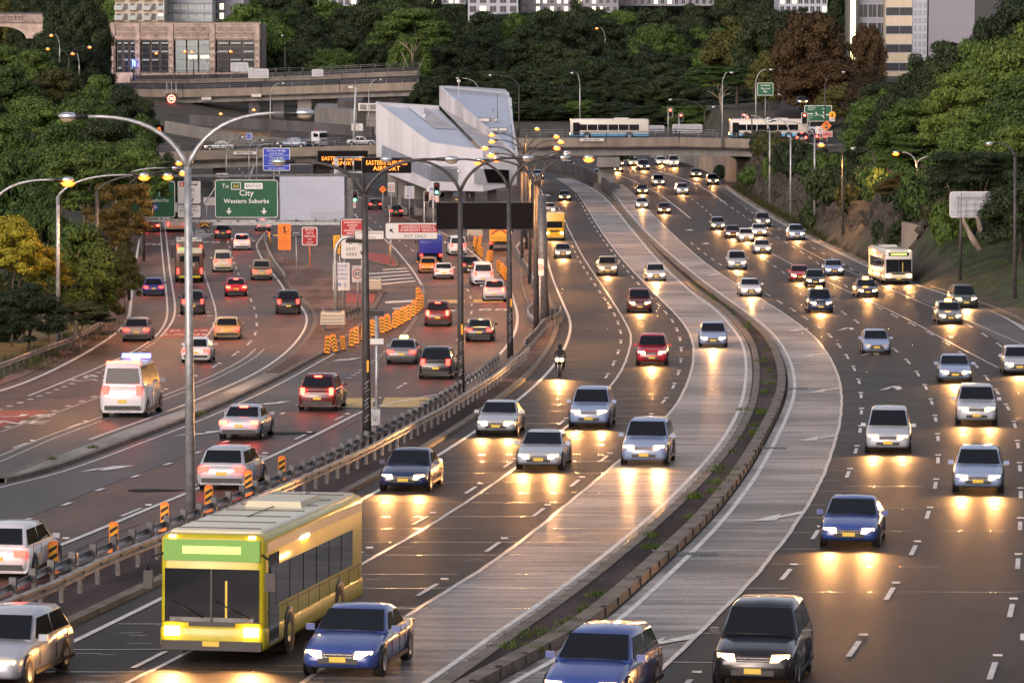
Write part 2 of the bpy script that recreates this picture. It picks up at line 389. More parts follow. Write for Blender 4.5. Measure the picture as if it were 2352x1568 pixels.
# ---------------------------------------------------------------- lines measured on the photograph, laid on the ground
D_ = lambda *p: list(p)
CE = Curve(D_((1216, 398), (1233, 417), (1249, 440), (1252, 480), (1250, 520), (1252, 560), (1257, 605)) +
           Q('R3', (320, 0), (400, 170), (465, 300), (470, 380), (440, 510), (350, 680), (200, 840), (0, 1020)) +
           Q('R6', (1340, 0), (830, 300), (500, 490)) + Q('R5', (1360, 860), (870, 1110), (400, 1340), (0, 1520)))
CS1 = Curve(Q('4b', (300, 430), (400, 660), (480, 820), (560, 980), (700, 1190), (860, 1420)) + Q('R3', (740, 15), (860, 190), (950, 340), (985, 420), (990, 480), (975, 580), (930, 700), (860, 820), (800, 900)) +
            Q('R6', (1740, 150), (1200, 510), (730, 770), (560, 860)) + Q('R5', (1480, 1290), (1160, 1450), (940, 1560)))
CA = Curve(Q('4b', (345, 590), (405, 690), (430, 800), (480, 915), (540, 1030), (597, 1118), (680, 1250), (782, 1392), (880, 1555)) +
           Q('R3', (747, 112), (820, 210), (881, 322), (907, 442), (902, 512), (880, 582), (813, 748), (750, 845), (425, 1205)) + Q('R6', (1470, 270), (1190, 440), (855, 640)) + Q('R5', (930, 1480)))
CB = Curve(Q('4b', (240, 310), (300, 330), (370, 355), (425, 385), (480, 430), (520, 480), (560, 540), (600, 615), (645, 695), (712, 800), (765, 877), (822, 945), (880, 1025), (945, 1108), (1020, 1195), (1100, 1285), (1203, 1385), (1300, 1485)) +
           Q('R3', (1105, 52), (1203, 150), (1305, 253), (1344, 313), (1378, 372), (1401, 430), (1418, 495), (1424, 575), (1424, 645), (1408, 740), (1378, 835), (1335, 940), (1258, 1052)) + Q('R6', (1660, 610), (1300, 845), (885, 1100), (320, 1415)))
CS2 = Curve(Q('4b', (270, 280), (420, 350), (540, 450), (600, 560), (680, 700), (780, 850), (900, 1000), (1100, 1220), (1300, 1420)) + Q('R3', (1110, 0), (1290, 180), (1370, 250), (1460, 350), (1510, 450), (1540, 560), (1530, 680), (1490, 820), (1440, 950), (1370, 1060), (1310, 1150)) +
            Q('R6', (1830, 560), (1600, 730), (1450, 840), (1220, 975), (900, 1180), (640, 1320), (300, 1560)))
CM = Curve(Q('4b', (180, 235), (280, 260), (430, 300), (560, 350), (680, 410), (760, 480), (830, 560), (900, 640), (980, 750), (1060, 840), (1150, 950), (1250, 1060), (1370, 1180), (1500, 1290), (1690, 1430)) +
           Q('R3', (1560, 110), (1720, 220), (1830, 330), (1930, 450), (1975, 560), (1990, 700), (1980, 850), (1960, 980), (1920, 1100), (1860, 1220), (1780, 1350), (1690, 1470)) +
           Q('R7', (1320, 10), (1110, 260), (950, 420), (720, 620), (420, 860), (250, 985), (0, 1170)) + Q('R6', (1500, 1265), (1230, 1470), (1080, 1568)))
RM = Curve(D_((1290, 378), (1330, 392), (1370, 412), (1400, 432)) + Q('4b', (880, 480), (930, 570), (1000, 640), (1090, 750), (1180, 840), (1290, 930), (1400, 1030), (1500, 1110), (1640, 1230), (1800, 1340), (1950, 1440), (2110, 1560)) +
           Q('4r', (80, 430), (150, 530), (210, 640), (250, 760), (262, 880), (245, 1000), (200, 1120), (120, 1290), (60, 1420)) + Q('R7', (1640, 60), (1560, 220), (1430, 400), (1300, 560), (1160, 700), (1000, 850), (850, 1000), (700, 1130), (560, 1260)) + D_((1180, 1568),))
RS3 = Curve(Q('4b', (835, 300), (1000, 420), (1115, 575), (1260, 710), (1400, 850), (1560, 990), (1700, 1100), (1870, 1220), (2040, 1310), (2240, 1440)) + Q('4r', (100, 210), (200, 280), (340, 380), (440, 460), (530, 580), (600, 700), (650, 840), (665, 960), (660, 1100), (640, 1240), (600, 1380), (540, 1568)) +
            Q('R8', (700, 260), (600, 450), (480, 620), (360, 770), (180, 980), (0, 1170)) + Q('R7', (1500, 930), (1300, 1110), (1180, 1250), (1000, 1410), (850, 1568)))
RC = Curve(Q('4b', (1365, 750), (1408, 788), (1492, 862), (1590, 940), (1700, 1020)) + Q('4r', (40, 105), (125, 155), (215, 205), (302, 262), (395, 325), (462, 368), (528, 415), (588, 468), (652, 545), (708, 622), (765, 715), (812, 815), (830, 925), (832, 1050), (835, 1190), (812, 1350), (765, 1530)) + Q('R8', (832, 320), (722, 520), (575, 745), (360, 1015)) + D_((1580, 1568),))
RD = Curve(Q('4b', (1120, 285), (1300, 380), (1520, 485), (1590, 550), (1660, 610)) + Q('4r', (690, 255), (795, 320), (1160, 585), (1247, 675), (1320, 770), (1390, 878), (1437, 998), (1473, 1135), (1497, 1290), (1502, 1468)) + Q('R8', (1452, 92), (1445, 255), (1405, 435), (1328, 650), (1197, 908), (1005, 1215), (755, 1568)))
RE_ = Curve(Q('4b', (1240, 230), (1500, 340), (1800, 520), (1985, 655)) + Q('5r', (240, 710), (300, 745), (585, 890), (970, 1250), (1085, 1300)) + Q('4r', (1280, 350), (1415, 415), (1530, 485), (1650, 565), (1780, 650), (1872, 748), (1950, 855), (2040, 975), (2130, 1108), (2203, 1262)) + Q('R8', (1990, 870), (1913, 1180), (1780, 1545)))
RK = Curve(Q('4b', (1300, 140), (1450, 180), (1600, 235), (1720, 300), (1800, 380), (1900, 450), (2020, 530), (2130, 600), (2240, 665)) + Q('5r', (130, 480), (270, 570), (400, 650), (550, 730), (700, 800), (880, 880), (1000, 940), (1100, 990), (1500, 1130), (1700, 1190), (2000, 1290), (2200, 1370), (2352, 1450)) +
           Q('4r', (2240, 350)) + D_((2470, 830), (2600, 960), (2700, 1100)))
RF = mix(RE_, RK, 0.5)
L1E = Curve(D_((335, 470), (325, 520), (318, 560)) + Q('1b', (1165, 985), (1150, 1100), (1130, 1280), (1110, 1400)) + Q('1c', (1130, 60), (1080, 140), (970, 230), (800, 340), (620, 440), (400, 550), (200, 640), (0, 700)))
L1X = Curve(Q('1b', (1380, 560), (1390, 650), (1400, 800), (1415, 950), (1430, 1100), (1450, 1280), (1460, 1400)) + Q('1c', (1460, 60), (1420, 150), (1350, 230), (1250, 310), (1100, 390), (900, 475), (700, 560), (450, 665), (0, 835)))
L1B = Curve(Q('1b', (1425, 570), (1440, 700), (1455, 850), (1470, 1000), (1490, 1140), (1520, 1280)) + Q('1c', (1520, 30), (1500, 90), (1460, 150), (1410, 215), (1350, 265), (1290, 315), (1190, 378), (1100, 430), (990, 480), (860, 540), (715, 600), (548, 668), (370, 738), (155, 810), (40, 845)))
L1C = Curve(Q('1b', (1640, 560), (1690, 760), (1780, 1060), (1810, 1150), (1850, 1260), (1885, 1390)) + Q('1c', (1870, 120), (1800, 230), (1640, 370), (1480, 480), (1100, 650), (750, 775), (500, 865), (250, 950), (0, 1035)))
L1D = Curve(Q('1b', (1960, 700), (2060, 1040), (2130, 1180), (2200, 1290), (2235, 1400)) + Q('1c', (2230, 220), (2165, 290), (2060, 370), (1900, 470), (1550, 650), (960, 885), (655, 1000), (280, 1130), (0, 1240)))
L1S = Curve(Q('R2', (70, 410), (100, 330), (95, 240)) + Q('1c', (2240, 385), (1900, 540), (1620, 665), (1300, 790), (780, 955), (350, 1100), (0, 1262)))
KL = Curve(D_((655, 470), (640, 515)) + Q('2b', (690, 1010), (640, 1080), (650, 1130), (700, 1220), (760, 1330), (860, 1440), (980, 1568)) + Q('R2', (250, 50), (370, 150), (430, 200), (470, 260), (480, 330), (450, 420), (350, 560), (180, 690), (0, 790)) +
           Q('1c', (2240, 580), (1900, 720), (1600, 860), (1300, 960), (1000, 1070), (700, 1180), (400, 1300), (150, 1400), (0, 1475)))
KR = Curve(Q('1c', (20, 1500), (200, 1480), (400, 1420), (750, 1290), (1100, 1150), (1400, 1050), (1620, 960), (1800, 890), (2240, 690)) + Q('R2', (240, 790), (400, 690), (580, 610), (700, 520), (820, 440), (900, 370), (1000, 255), (1040, 170), (1090, 80)))
E2L = Curve(Q('3c', (600, 1050), (560, 975), (500, 880), (400, 760), (330, 680), (240, 590), (100, 500), (0, 440)) + D_((800, 470), (770, 445)))
E2R = Curve(Q('3c', (1230, 830), (1170, 770), (1080, 690), (960, 610), (780, 495), (550, 410), (400, 350), (200, 280)) + D_((800, 440), (760, 420)))
E2M = Curve(D_((860, 510), (930, 560)) + Q('3c', (1045, 1060), (1080, 1110), (1095, 1170), (1108, 1225), (1112, 1285), (1108, 1345), (1090, 1420)) + Q('R2', (1715, 495), (1660, 565), (1355, 815), (1200, 915)) + Q('R5', (1600, 60), (1200, 240), (700, 440), (200, 640)))
E2D = Curve(Q('R2', (1420, 60), (1430, 110), (1400, 220), (1330, 360), (1200, 500), (1070, 605), (980, 685), (895, 742), (808, 803), (700, 868), (340, 1052), (260, 1092), (180, 1133)) + Q('1c', (2050, 1120), (1780, 1200), (1480, 1325), (1145, 1455), (800, 1568)) + Q('R5', (575, 255), (100, 430)))
RE2 = Curve(Q('3c', (1650, 500), (1600, 600), (1540, 740), (1490, 900), (1480, 1050), (1520, 1180), (1570, 1300), (1580, 1400), (1530, 1568)) + Q('R2', (2230, 400), (2150, 550), (2000, 700), (1790, 880), (1680, 950), (1020, 1030), (900, 1100), (700, 1200), (450, 1330), (200, 1450), (0, 1540)) +
            Q('R5', (1350, 205), (1000, 340), (800, 430), (600, 510), (410, 590), (0, 740)))
RAILF = Curve(Q('R3', (330, 420), (240, 520), (120, 640), (0, 740)) + Q('R2', (2200, 760), (2100, 860), (2000, 930), (1900, 1000), (1800, 1060), (1650, 1170), (1560, 1230), (1430, 1290), (1250, 1400), (1050, 1510)) + Q('R6', (690, 180), (510, 270)) + Q('R5', (1055, 740), (950, 785), (820, 825), (705, 875), (615, 925), (510, 980), (400, 1040), (300, 1090)) + Q('R5', (0, 1210)))
LRAIL = Curve(Q('1c', (0, 565), (100, 528), (300, 440), (430, 395), (580, 345), (700, 285), (840, 200), (960, 110), (1040, 45)) + Q('1b', (1055, 1300), (1060, 1180)) + D_((290, 600), (300, 540), (310, 480)))

# ---------------------------------------------------------------- terrain
def sm(x, a, b):
    t = min(1, max(0, (x-a)/(b-a))); return t*t*(3-2*t)
def T(x, y):
    z = gz(y)
    if y < 1150:
        yy = max(y, 75)
        dl = (LRAIL(min(yy, 420)) - 1.0) - x
        if dl > 0: z += sm(dl, 0, 45)*(3.5 + 7*sm(y, 250, 480) - 5*sm(y, 560, 700))
        kr = RK(min(yy, 560)) + 1.2
        dr = x - kr
        if dr > 0 and y < 1000:
            bank = min(dr*0.42, 7) + sm(dr, 14, 70)*9
            wall = 6.2*sm(dr, 1.2, 2.6) + sm(dr, 6, 60)*9
            k = sm(y, 318, 352)*(1-sm(y, 700, 900))
            z += bank*(1-sm(y, 318, 352))*(1) + wall*k + sm(dr, 10, 60)*4*sm(y, 700, 900)
    if y > 1000: z += 0
    return z
def T2(x, y): return T(x, y)
xs = [-420, -300, -220, -170, -140] + [-120+4*i for i in range(61)] + [140, 170, 220, 300, 420]
ys = [40+8*i for i in range(31)] + [288+5*i for i in range(75)] + [670+15*i for i in range(30)] + [1130+60*i for i in range(16)]
vs = []; fs = []
for y in ys:
    for x in xs:
        z = T(x, y); d = 0.12
        vs.append((x, y, z-d))
nx = len(xs)
for j in range(len(ys)-1):
    for i in range(nx-1):
        k = j*nx+i; fs.append((k, k+1, k+nx+1, k+nx))
mb = MB(); mb.geo(vs, fs, 'earth', True); ground = mb.build('ground'); tag(ground, kind='structure')

# ---------------------------------------------------------------- carriageways and their paint (paint = children)
MEDL = lambda y: min(max(RE2(min(y, 400))+0.9, RAILF(min(y, 250))-2.1), CE(y)-1.9)
roadL = tag(sheet('road', off(L1E, -1.3), lambda y: MEDL(max(y, 70))+0.4, 60, 640, 'asphalt_brown', 0.0, step=4, cols=3), kind='structure')
roadC = tag(sheet('road', off(CE, -0.9), off(CM, 0.4), 60, 690, 'asphalt', 0.004, step=4, cols=2), kind='structure')
roadR = tag(sheet('road', off(RM, -0.4), off(RK, 0.3), 60, 690, 'asphalt', 0.004, step=4, cols=3), kind='structure')
far = tag(sheet('road', lambda y: -95+(y-560)*0.03, lambda y: -14-(y-560)*0.04, 560, 815, 'asphalt', 0.03, step=6, cols=2), kind='structure')
sheet('concrete_lane', off(CS2, 0.02), off(CM, 0.35), 60, 620, 'concrete_lane', 0.014, roadC)
sheet('concrete_lane', off(RM, -0.35), off(RS3, -0.02), 60, 600, 'concrete_lane', 0.014, roadR)
sheet('worn_lane', mix(RE_, RK, 0.55), off(RK, 0.25), 110, 620, 'old_asphalt', 0.014, roadR)
sheet('worn_lane', off(L1S, 0.05), off(KL, -0.02), 85, 230, 'old_asphalt', 0.010, roadL)
sheet('worn_lane', off(KR, 0.05), lambda y: E2D(y)-0.2, 78, 210, 'old_asphalt', 0.010, roadL)
def lines(name, parent, jobs):
    mb = MB()
    for j in jobs: line_geo(mb, *j)
    return mb.build(name, parent)
def YY(u, v): return GY(u, v)
wl = MB()
line_geo(wl, CE, 70, 600, 0.18, 'paint_white', 0.024); line_geo(wl, CM, 70, 600, 0.16, 'paint_white', 0.024)
dashes(wl, CA, 84, 420, phase=1.0); dashes(wl, CB, 84, 560, phase=4)
wl.build('lane_line', roadC)
sm_ = MB(); line_geo(sm_, CS1, 75, 520, 0.13, 'paint_seam', 0.018, 1.5, 0.02); line_geo(sm_, CS2, 75, 560, 0.14, 'paint_seam', 0.030, 1.5, 0.02); sm_.build('pavement_seam', roadC)
wl = MB()
line_geo(wl, RM, 75, 600, 0.17, 'paint_white', 0.026)
dashes(wl, RC, 78, 420, phase=2); dashes(wl, RD, 70, 560, phase=5); dashes(wl, RE_, 70, 560, phase=1); dashes(wl, RF, 90, 520, phase=3)
line_geo(wl, off(RK, -0.35), 150, 600, 0.15, 'paint_white', 0.026)
line_geo(wl, Curve(Q('4b', (830, 265), (1050, 340), (1240, 440), (1380, 560), (1500, 660))), YY(*Q('4b', (1500, 660))[0]), 660, 0.18, 'paint_white', 0.022)
line_geo(wl, Curve(Q('4b', (1050, 210), (1300, 270), (1500, 330), (1640, 400), (1810, 530))), YY(*Q('4b', (1810, 530))[0]), 660, 0.2, 'paint_white', 0.030)
wl.build('lane_line', roadR)
sm_ = MB(); line_geo(sm_, RS3, 75, 600, 0.13, 'paint_seam', 0.032, 1.5, 0.02)
line_geo(sm_, Curve(Q('5r', (0, 740), (200, 850), (360, 935), (560, 1040), (760, 1140), (1000, 1240), (1200, 1330), (1400, 1430)) + Q('4r', (1590, 500))), 215, 420, 0.12, 'paint_seam', 0.034, 1.5, 0.02)
line_geo(sm_, Curve(Q('5r', (330, 735), (520, 840), (850, 1000), (1160, 1130), (1500, 1290), (1900, 1420), (2050, 1500))), 225, 420, 0.12, 'paint_seam', 0.036, 1.5, 0.02)
sm_.build('pavement_seam', roadR)
wl = MB()
line_geo(wl, L1E, 84, 430, 0.24, 'paint_white', 0.022)
line_geo(wl, L1X, 190, 520, 0.15, 'paint_white', 0.022)
line_geo(wl, L1B, 250, 520, 0.17, 'paint_white', 0.024); dashes(wl, L1B, 88, 250, ln=0.7, cyc=2.6, wd=0.3, dz=0.026, eyes=False)
line_geo(wl, L1C, 238, 500, 0.13, 'paint_white', 0.024, 1.5, 0.03)
dashes(wl, L1C, 88, 190, ln=0.8, cyc=3.6, wd=0.26, dz=0.028, eyes=False); dashes(wl, L1D, 80, 430, phase=3, dz=0.030)
line_geo(wl, off(KL, -0.45), 160, 470, 0.17, 'paint_white', 0.026)
wl.build('lane_line', roadL)
sm_ = MB(); line_geo(sm_, L1S, 84, 235, 0.10, 'paint_seam', 0.020, 1.5, 0.02); line_geo(sm_, off(L1S, 0.55), 84, 235, 0.08, 'paint_seam', 0.020, 1.5, 0.02)
line_geo(sm_, off(L1C, 0.3), 100, 200, 0.09, 'paint_seam', 0.022, 1.5, 0.02); sm_.build('pavement_seam', roadL)
wl = MB()
line_geo(wl, RE2, 70, 330, 0.20, 'paint_white', 0.024)
line_geo(wl, off(KR, 0.55), 80, 230, 0.12, 'paint_white', 0.024)
line_geo(wl, E2L, YY(*Q('3c', (600, 1050))[0]), 500, 0.2, 'paint_white', 0.026); line_geo(wl, E2R, 355, 560, 0.17, 'paint_white', 0.026)
dashes(wl, E2M, 110, 500, phase=2, dz=0.028); dashes(wl, E2D, 92, 205, ln=1.2, cyc=6, wd=0.2, dz=0.03, eyes=False); dashes(wl, E2D, 205, 330, ln=0.6, cyc=2.4, wd=0.3, dz=0.03, eyes=False)
wl.build('lane_line', roadL)
# transverse saw-cut joints
def joints(name, parent, xa, xb, y0, y1, st, dz, wd=0.07, jit=0.5, broken=0.12):
    mb = MB(); y = y0
    while y < y1:
        yj = y+random.uniform(-jit, jit); a, b = xa(yj), xb(yj); n = 6; pa = a
        for k in range(n):
            pb = a+(b-a)*(k+1)/n
            if random.random() > broken:
                s0 = random.uniform(-0.03, 0.03)
                mb.face([(pa, yj+s0, gz(yj)+dz), (pb, yj+s0, gz(yj)+dz), (pb, yj+s0+wd, gz(yj+wd)+dz), (pa, yj+s0+wd, gz(yj+wd)+dz)], 'joint')
            pa = pb
        y += st*(1+0.15*random.uniform(-1, 1))
    mb.build(name, parent)
joints('joint_and_glint', roadC, off(CE, 0.2), off(CM, -0.1), 74, 330, 4.6, 0.020, 0.10)
joints('joint_and_glint', roadR, off(RM, 0.2), off(RC, 0.4), 74, 330, 5.2, 0.020, 0.08)
joints('joint_and_glint', roadR, RC, off(RK, -0.5), 100, 330, 9, 0.012, 0.06, 1, 0.3)
joints('joint_and_glint', roadL, off(L1E, 0.3), off(KL, -0.6), 86, 300, 5.2, 0.014, 0.07, 0.6, 0.35)
mbj = MB()                                    # short pale strips as painted glints, plus cracks, between the joints
for i in range(230):
    y = 74+150*random.random()**1.4; f0 = random.random(); x = CE(y)+.4+(CM(y)-CE(y)-1.6)*f0; w_ = random.uniform(.15, 1.1)
    mbj.face([(x, y, gz(y)+.019), (x+w_, y+.01, gz(y)+.019), (x+w_, y+.05, gz(y)+.019), (x, y+.04, gz(y)+.019)], 'joint')
mbj.build('joint_and_glint', roadC)
for rd, cs_, y0_, y1_ in ((roadR, (off(RE_, 1.5),), 130, 260), (roadC, (off(CB, -1.6),), 120, 220), (roadL, (off(L1C, 1.9), off(E2M, 1.2), off(L1X, -1.6)), 95, 260)):
    mbj = MB()
    for c in cs_:                             # wandering sealed cracks
        y = y0_+random.uniform(0, 20)
        while y < y1_:
            L_ = random.uniform(8, 26); ph = random.uniform(0, 6)
            line_geo(mbj, (lambda c, ph: (lambda yy: c(yy)+.07*math.sin(yy*.5+ph)+.03*math.sin(yy*1.7)))(c, ph), y, y+L_, .03, 'tar', .017, .5, .03); y += L_+random.uniform(25, 60)
    mbj.build('sealed_crack', rd)
# patches painted or paved inside an outline measured on the photograph
def scan(pts, y):
    xs_ = []
    for i in range(len(pts)):
        (x0, y0), (x1, y1) = pts[i], pts[(i+1) % len(pts)]
        if (y0 > y) != (y1 > y): xs_.append(x0+(x1-x0)*(y-y0)/(y1-y0))
    return sorted(xs_)
def patch_geo(mb, uv, m, dz, step=4.0, world=None):
    pts = world or [(G(u, v).x, G(u, v).y) for u, v in uv]
    ylist = sorted(set([p[1] for p in pts])); cuts = []
    for a, b in zip(ylist, ylist[1:]):
        n = max(1, int((b-a)/step)); cuts += [(a+(b-a)*i/n, a+(b-a)*(i+1)/n) for i in range(n)]
    for a, b in cuts:
        if b-a < 1e-4: continue
        e = (b-a)*1e-3; A, B = scan(pts, a+e), scan(pts, b-e)
        if len(A) != len(B): continue
        for k in range(0, len(A)-1, 2):
            mb.face([(A[k], a, gz(a)+dz), (A[k+1], a, gz(a)+dz), (B[k+1], b, gz(b)+dz), (B[k], b, gz(b)+dz)], m)
def patch(name, uv, m, dz, parent=None, **k):
    mb = MB(); patch_geo(mb, uv, m, dz, **k); return mb.build(name, parent)
ar = MB()
for z, p in (('R7', [(645, 1363), (960, 1282), (935, 1305), (1180, 1250), (1150, 1288), (905, 1328), (900, 1346)]),
             ('R8', [(245, 529), (435, 481), (420, 497), (590, 462), (580, 480), (415, 512), (405, 526)]),
             ('4r', [(290, 1358), (463, 1318), (448, 1332), (615, 1304), (612, 1316), (452, 1342), (446, 1354)]),
             ('4r', [(385, 939), (523, 906), (508, 916), (650, 894), (650, 904), (512, 925), (503, 936)]),
             ('4r', [(318, 629), (428, 603), (415, 610), (540, 594), (540, 603), (418, 619), (408, 626)]),
             ('4r', [(195, 408), (290, 388), (280, 394), (372, 382), (370, 389), (283, 401), (275, 405)]),
             ('4b', [(1637, 1158), (1712, 1143), (1705, 1148), (1770, 1138), (1768, 1145), (1708, 1154), (1700, 1158)]),
             ('4r', [(978, 922), (1085, 888), (1112, 884), (1165, 886), (1187, 905), (1150, 921), (1115, 905), (1130, 896), (1085, 899), (1062, 912)]),
             ('4r', [(818, 620), (905, 592), (925, 598), (900, 608)]), ('4r', [(932, 597), (975, 594), (990, 606), (972, 618), (930, 605)]),
             ('4r', [(618, 402), (700, 377), (716, 380), (690, 392)]), ('4r', [(720, 379), (752, 377), (768, 390), (748, 398), (725, 388)]),
             ('4b', [(1450, 766), (1500, 755), (1530, 765), (1500, 768)]), ('4b', [(1595, 885), (1640, 874), (1675, 884), (1640, 884)])):
    patch_geo(ar, Q(z, *p), 'paint_white', 0.040, 1.0)
ar.build('lane_arrow', roadR)
ar = MB()
for z, p in (('1c', [(680, 1406), (800, 1380), (950, 1360), (978, 1353), (1168, 1347), (1050, 1372), (905, 1392), (858, 1391), (905, 1376), (800, 1392)]),
             ('1c', [(1516, 1094), (1590, 1076), (1780, 1066), (1790, 1052), (1975, 1042), (1850, 1064), (1720, 1082), (1600, 1083)]),
             ('R2', [(635, 667), (700, 652), (790, 650), (800, 643), (895, 637), (820, 655), (740, 662)]),
             ('R2', [(360, 842), (420, 828), (520, 822), (530, 813), (645, 806), (560, 828), (470, 836)]),
             ('R2', [(0, 1045), (70, 1030), (160, 1026), (175, 1018), (275, 1015), (180, 1034), (80, 1042)])):
    patch_geo(ar, Q(z, *p), 'paint_white', 0.034, 1.0)
ar.build('lane_arrow', roadL)
patch('speed_panel', Q('R2', (690, 985), (1010, 985), (985, 1068), (690, 1070)), 'paint_yellow', 0.020, roadL, step=1)
patch('speed_panel', Q('R2', (1095, 980), (1610, 980), (1515, 1066), (1050, 1064)), 'paint_yellow', 0.020, roadL, step=1)
patch('speed_panel', Q('R2', (1470, 138), (1785, 134), (1785, 162), (1470, 166)), 'paint_yellow', 0.020, roadL, step=1)
patch('speed_panel', Q('R2', (1862, 130), (2120, 128), (2120, 158), (1862, 160)), 'paint_yellow', 0.020, roadL, step=1)
patch('bus_lane_panel', Q('1c', (1420, 155), (1830, 155), (1800, 236), (1380, 236)), 'red_paving', 0.018, roadL, step=1)
patch('bus_lane_panel', Q('1c', (-60, 868), (440, 868), (240, 935), (0, 1010), (-200, 1040)), 'red_paving', 0.018, roadL, step=1)
hb = MB()
for z, p in [('3c', [(60+i*12, 935+i*38), (60+i*12, 948+i*38), (475+i*22, 920+i*33), (470+i*22, 908+i*33)]) for i in range(4)] + \
            [('3c', [(205, 895), (210, 905), (455, 890), (450, 880)]), ('3c', [(230, 1220), (240, 1240), (520, 1225), (510, 1205)]), ('3c', [(300, 1285), (320, 1300), (560, 1290), (560, 1275)])]:
    patch_geo(hb, Q(z, *p), 'paint_white', 0.030, 2)
for i in range(7): patch_geo(hb, Q('1b', (1690, 690+i*13-60), (1690, 696+i*13-60), (1730+i*16, 694+i*13-60), (1735+i*16, 688+i*13-60)), 'paint_white', 0.03, 3)
for i in range(4): patch_geo(hb, Q('1b', (1690, 682+i*16), (1690, 690+i*16), (1850-i*30, 688+i*14), (1860-i*30, 681+i*14)), 'paint_white', 0.03, 3)
for p in ([(1560, 918), (1580, 926), (1840, 905), (1800, 897)], [(1650, 932), (1670, 940), (1960, 918), (1900, 910)], [(1800, 948), (1830, 955), (2100, 930), (2040, 922)], [(1950, 965), (1990, 975), (2240, 950), (2200, 940)]):
    patch_geo(hb, Q('1', *p), 'paint_white', 0.06, 6)
line_geo(hb, Curve(Q('1', (1500, 890), (1800, 880), (2240, 905)) + [(600, 250)]) if False else (lambda y: -60+(y-700)*0.1), 600, 800, 0.3, 'paint_white', 0.05)
line_geo(hb, (lambda y: -48+(y-700)*-0.05), 600, 800, 0.3, 'paint_white', 0.05)
for k in range(5):
    c = (lambda k: (lambda y: -80+k*6.5-(y-700)*0.12))(k); dashes(hb, c, 610, 780, dz=0.05, eyes=False, wd=0.2)
hb.build('painted_hatching', roadL)
def ground_text(mb, txt, uv, wd, ln, head, m='paint_white', dz=0.034):
    t = MB(); text_geo(t, txt, (0, 0), 1.0, m, 0, bold=0.02)
    xs_ = [p[0] for p in t.v]; zs_ = [p[2] for p in t.v]; kx = wd/(max(xs_)-min(xs_)); kz = ln/(max(zs_)-min(zs_))
    c = G(*uv); out = []
    for p in t.v:
        a, b = (p[0]-(max(xs_)+min(xs_))/2)*kx, (p[2]-(max(zs_)+min(zs_))/2)*kz
        x = c.x + a*math.cos(head) + b*math.sin(head); y = c.y - a*math.sin(head)*1 + b*math.cos(head)
        out.append((x, y, gz(y)+dz))
    mb.geo(out, t.f, m)
gt = MB(); hd = lambda c, uv: math.atan(c.tan(GY(*uv)))
for txt, z, p, w_, l_ in (('BUS', '1c', (1645, 178), 2.7, 2.6), ('LANE', '1c', (1625, 212), 3.1, 2.6), ('BUS', '1c', (1700, 20), 2.1, 2.4), ('LANE', '1c', (1695, 50), 2.6, 2.4),
                          ('BUS', '1c', (960, 575), 3.0, 2.4), ('LANE', '1c', (890, 606), 3.4, 2.4), ('BUS', '1c', (60, 915), 4.6, 3.0), ('LANE', '1c', (-20, 975), 4.6, 3.2),
                          ('LANE', '1b', (1650, 1122), 2.3, 1.8), ('BUS', '1b', (1545, 742), 2.2, 2.5), ('LANE', '1b', (1535, 757), 2.5, 2.5), ('70', '1b', (1315, 775), 2.1, 4), ('70', '1b', (1550, 772), 2.1, 4), ('70', '1b', (1825, 758), 2.2, 4), ('70', '1b', (2130, 745), 2.2, 4),
                          ('80', 'R2', (2035, 221), 2.4, 3.2), ('80', 'R2', (1650, 230), 2.4, 3.2)):
    uv = Q(z, p)[0]; c = L1B if z != 'R2' else E2M
    ground_text(gt, txt, uv, w_, l_*(.62 if z != 'R2' and txt[0] not in '78' else 1), math.atan(c.tan(GY(*uv)))*0.25)
gt.build('lane_lettering', roadL)
dr = MB()                                     # drain grates at the right-hand kerb of the median
for z, c in (('R7', (1160, 743)), ('R7', (1640, 58)), ('4r', (260, 905))):
    p = G(*Q(z, c)[0])
    for k in range(9): dr.box((p.x-0.5+k*0.13, p.y, p.z+0.05), (0.045, 0.6, 0.03), 'steel_dark')
    dr.box((p.x, p.y, p.z+0.03), (1.25, 0.65, 0.01), 'black')
dr.build('drain_grate', roadR)
# tar repairs and stains
tr = MB()
for z, p, s in (('R5', (1100, 180), 1), ('R2', (330, 1290), 1.3), ('R2', (1490, 1010), 0.8), ('1c', (1100, 900), .8), ('R3', (600, 400), .5)):
    c = G(*Q(z, p)[0]); pts = [(c.x+s*random.uniform(.5, 1.1)*math.cos(a*0.7)*1.2, c.y+s*random.uniform(.5, 1.1)*math.sin(a*0.7)*0.8) for a in range(9)]
    patch_geo(tr, None, 'tar', 0.022, 1, world=pts)
tr.build('tar_repair', roadL)

# ---------------------------------------------------------------- medians, islands and kerbs
def kerb_geo(mb, c, y0, y1, wd, h, m='kerb', step=3.0, side=1, z0=0.0):
    n = max(1, int((y1-y0)/step)); vs = []
    for i in range(n+1):
        y = y0+(y1-y0)*i/n; x = c(y); t = (c(y+1)-c(y-1))/2; k = wd*math.sqrt(1+t*t)*side; z = gz(y)+z0
        vs += [(x, y, z-0.15), (x+0.04*side, y, z+h), (x+k, y, z+h), (x+k, y, z-0.15)]
    fs = [(4*i+a, 4*i+a+1, 4*i+a+5, 4*i+a+4) for i in range(n) for a in range(3)] + [(0, 1, 2, 3), (4*n, 4*n+1, 4*n+2, 4*n+3)]
    mb.geo(vs, fs, m)
med = tag(sheet('median_strip', off(CM, 0.75), off(RM, -0.85), 62, 560, 'median_soil', 0.13, step=3, cols=3), kind='structure')
kb = MB(); kerb_geo(kb, off(CM, 0.4), 62, 585, 0.38, 0.17); kb.build('kerb', med)
kb = MB(); kerb_geo(kb, off(RM, -0.45), 62, 585, 0.48, 0.24, side=-1); kb.build('kerb', med)
kb = MB(); y = 64
